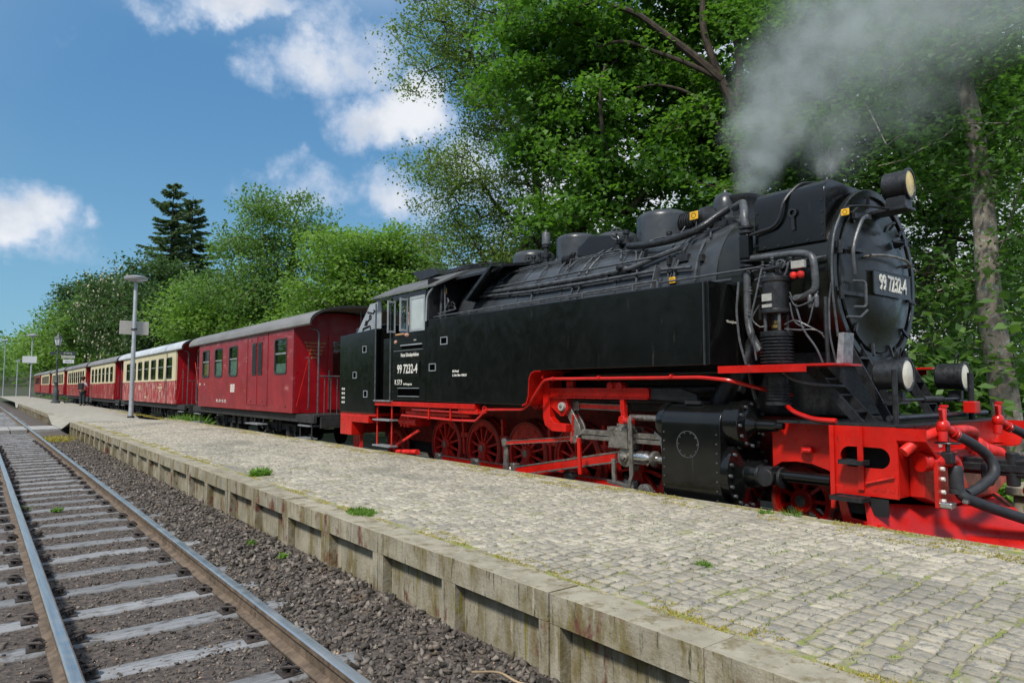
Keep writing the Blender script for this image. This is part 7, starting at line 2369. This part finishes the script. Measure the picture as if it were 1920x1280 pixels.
# dry twigs seen through the gap
r_ = random.Random(8)
tw = MB()
for k in range(300):
    p = at(r_.uniform(1700, 1860), r_.uniform(500, 740), r_.uniform(14, 17))
    d = Vector((r_.uniform(-1, 1), r_.uniform(-1, 1), r_.uniform(-.3, 1.2))).normalized()
    q = p + d * r_.uniform(.3, 1.0) + Vector((0, 0, r_.uniform(-.2, .1)))
    tw.tube([p, p.lerp(q, .5) + Vector((r_.uniform(-.05, .05),) * 3), q], [.008, .006, .003], 4, caps=False)
o = tw.build('dry_twigs', M['twig']); o['kind'] = 'stuff'; o['label'] = 'tangle of dry pale twigs behind the right head lamp'; o['category'] = 'twigs'
# wooded hill in the distance
cen = []
for k in range(900):
    a = R(rr_.uniform(-28, 9))
    d = rr_.uniform(190, 330)
    cen.append((math.sin(a) * d, math.cos(a) * d, rr_.uniform(0, 10.5) + (d - 190) * .05 + 3.0 * math.sin(a * 14)))
foliage_mass('distant_wood', 'wooded green hill beyond the end of the station', cen, 60, 1.3, 'leaf_mid', 66, 3.2, .6, 'wood')

# unseen trees added behind the camera to darken and green the locomotive reflections
cen = []
for k in range(420):
    cen.append((rr_.uniform(-26, -15), rr_.uniform(-28, 60), rr_.uniform(.5, 8.0)))
foliage_mass('added_unseen_wood', 'unseen wood added across the line to darken and green the reflections', cen, 34, .95, 'leaf_dark', 67, 1.3, .7, 'wood')

# ============================================================ smoke and steam
def smoke(name, label, pts, box_pad, dens, col, nscale, noise_amt, seed):
    """pts = [(centre, radius, weight)]; one closed box holding a cloud whose density follows the puffs"""
    lo = Vector((min(p[0].x - p[1] for p in pts), min(p[0].y - p[1] for p in pts), min(p[0].z - p[1] for p in pts)))
    hi = Vector((max(p[0].x + p[1] for p in pts), max(p[0].y + p[1] for p in pts), max(p[0].z + p[1] for p in pts)))
    o = MB().box(lo.x - box_pad, hi.x + box_pad, lo.y - box_pad, hi.y + box_pad, lo.z, hi.z + box_pad).build(name, None)
    m = bpy.data.materials.new(name)
    m.use_nodes = True
    t = NT(m.node_tree)
    t.n.remove(t.n['Principled BSDF'])
    P = t.new('ShaderNodeNewGeometry').outputs['Position']
    wv = t.vmath('SUBTRACT', t.noise(P, nscale, 4, .6, out=1), (.5, .5, .5))
    wp = t.vmath('ADD', P, t.vmath('SCALE', wv, noise_amt))
    tot = None
    for (c, r_, w_) in pts:
        d = t.vmath('DISTANCE', wp, tuple(c), 1)
        g = t.ramp(d, r_, r_ * .15, 0, w_)
        tot = g if tot is None else t.math('MAXIMUM', tot, g)
    fine = t.ramp(t.noise(P, nscale * 2.2, 4, .62), .36, .66, .25, 1.25)
    den = t.math('MULTIPLY', t.math('MULTIPLY', tot, fine), dens)
    v = t.new('ShaderNodeVolumePrincipled')
    t.put(v.inputs['Color'], col)
    t.put(v.inputs['Density'], den)
    v.inputs['Anisotropy'].default_value = .2
    t.l.new(v.outputs[0], t.n['Material Output'].inputs['Volume'])
    o.data.materials.clear()
    o.data.materials.append(m)
    o['label'] = label; o['category'] = 'smoke'; o['kind'] = 'stuff'
    return o
k = 7.9
pts = [(at(1405, 352, k), .20, 4.5), (at(1418, 312, k), .34, 3.0), (at(1438, 240, k), .58, 1.9), (at(1480, 160, k), .80, 1.1), (at(1550, 90, k), .98, .95), (at(1650, 50, k - .1), 1.10, .80),
       (at(1750, 0, k - .2), 1.2, .65), (at(1850, -60, k - .3), 1.25, .55), (at(1560, 240, k), .70, .60), (at(1700, 160, k), .85, .38), (at(1980, -90, k - .3), 1.2, .5)]
smoke('chimney_smoke', 'grey translucent smoke rising from the chimney and drifting over the smokebox', pts, .25, 1.8, (.80, .86, .84), 1.5, .55, 1)
smoke('steam_puff', 'small white puff of steam above the heater casing', [(at(1548, 312, 6.9), .16, 1.2), (at(1572, 290, 6.9), .15, .7)], .08, 2.6, (.9, .9, .88), 5, .10, 2)
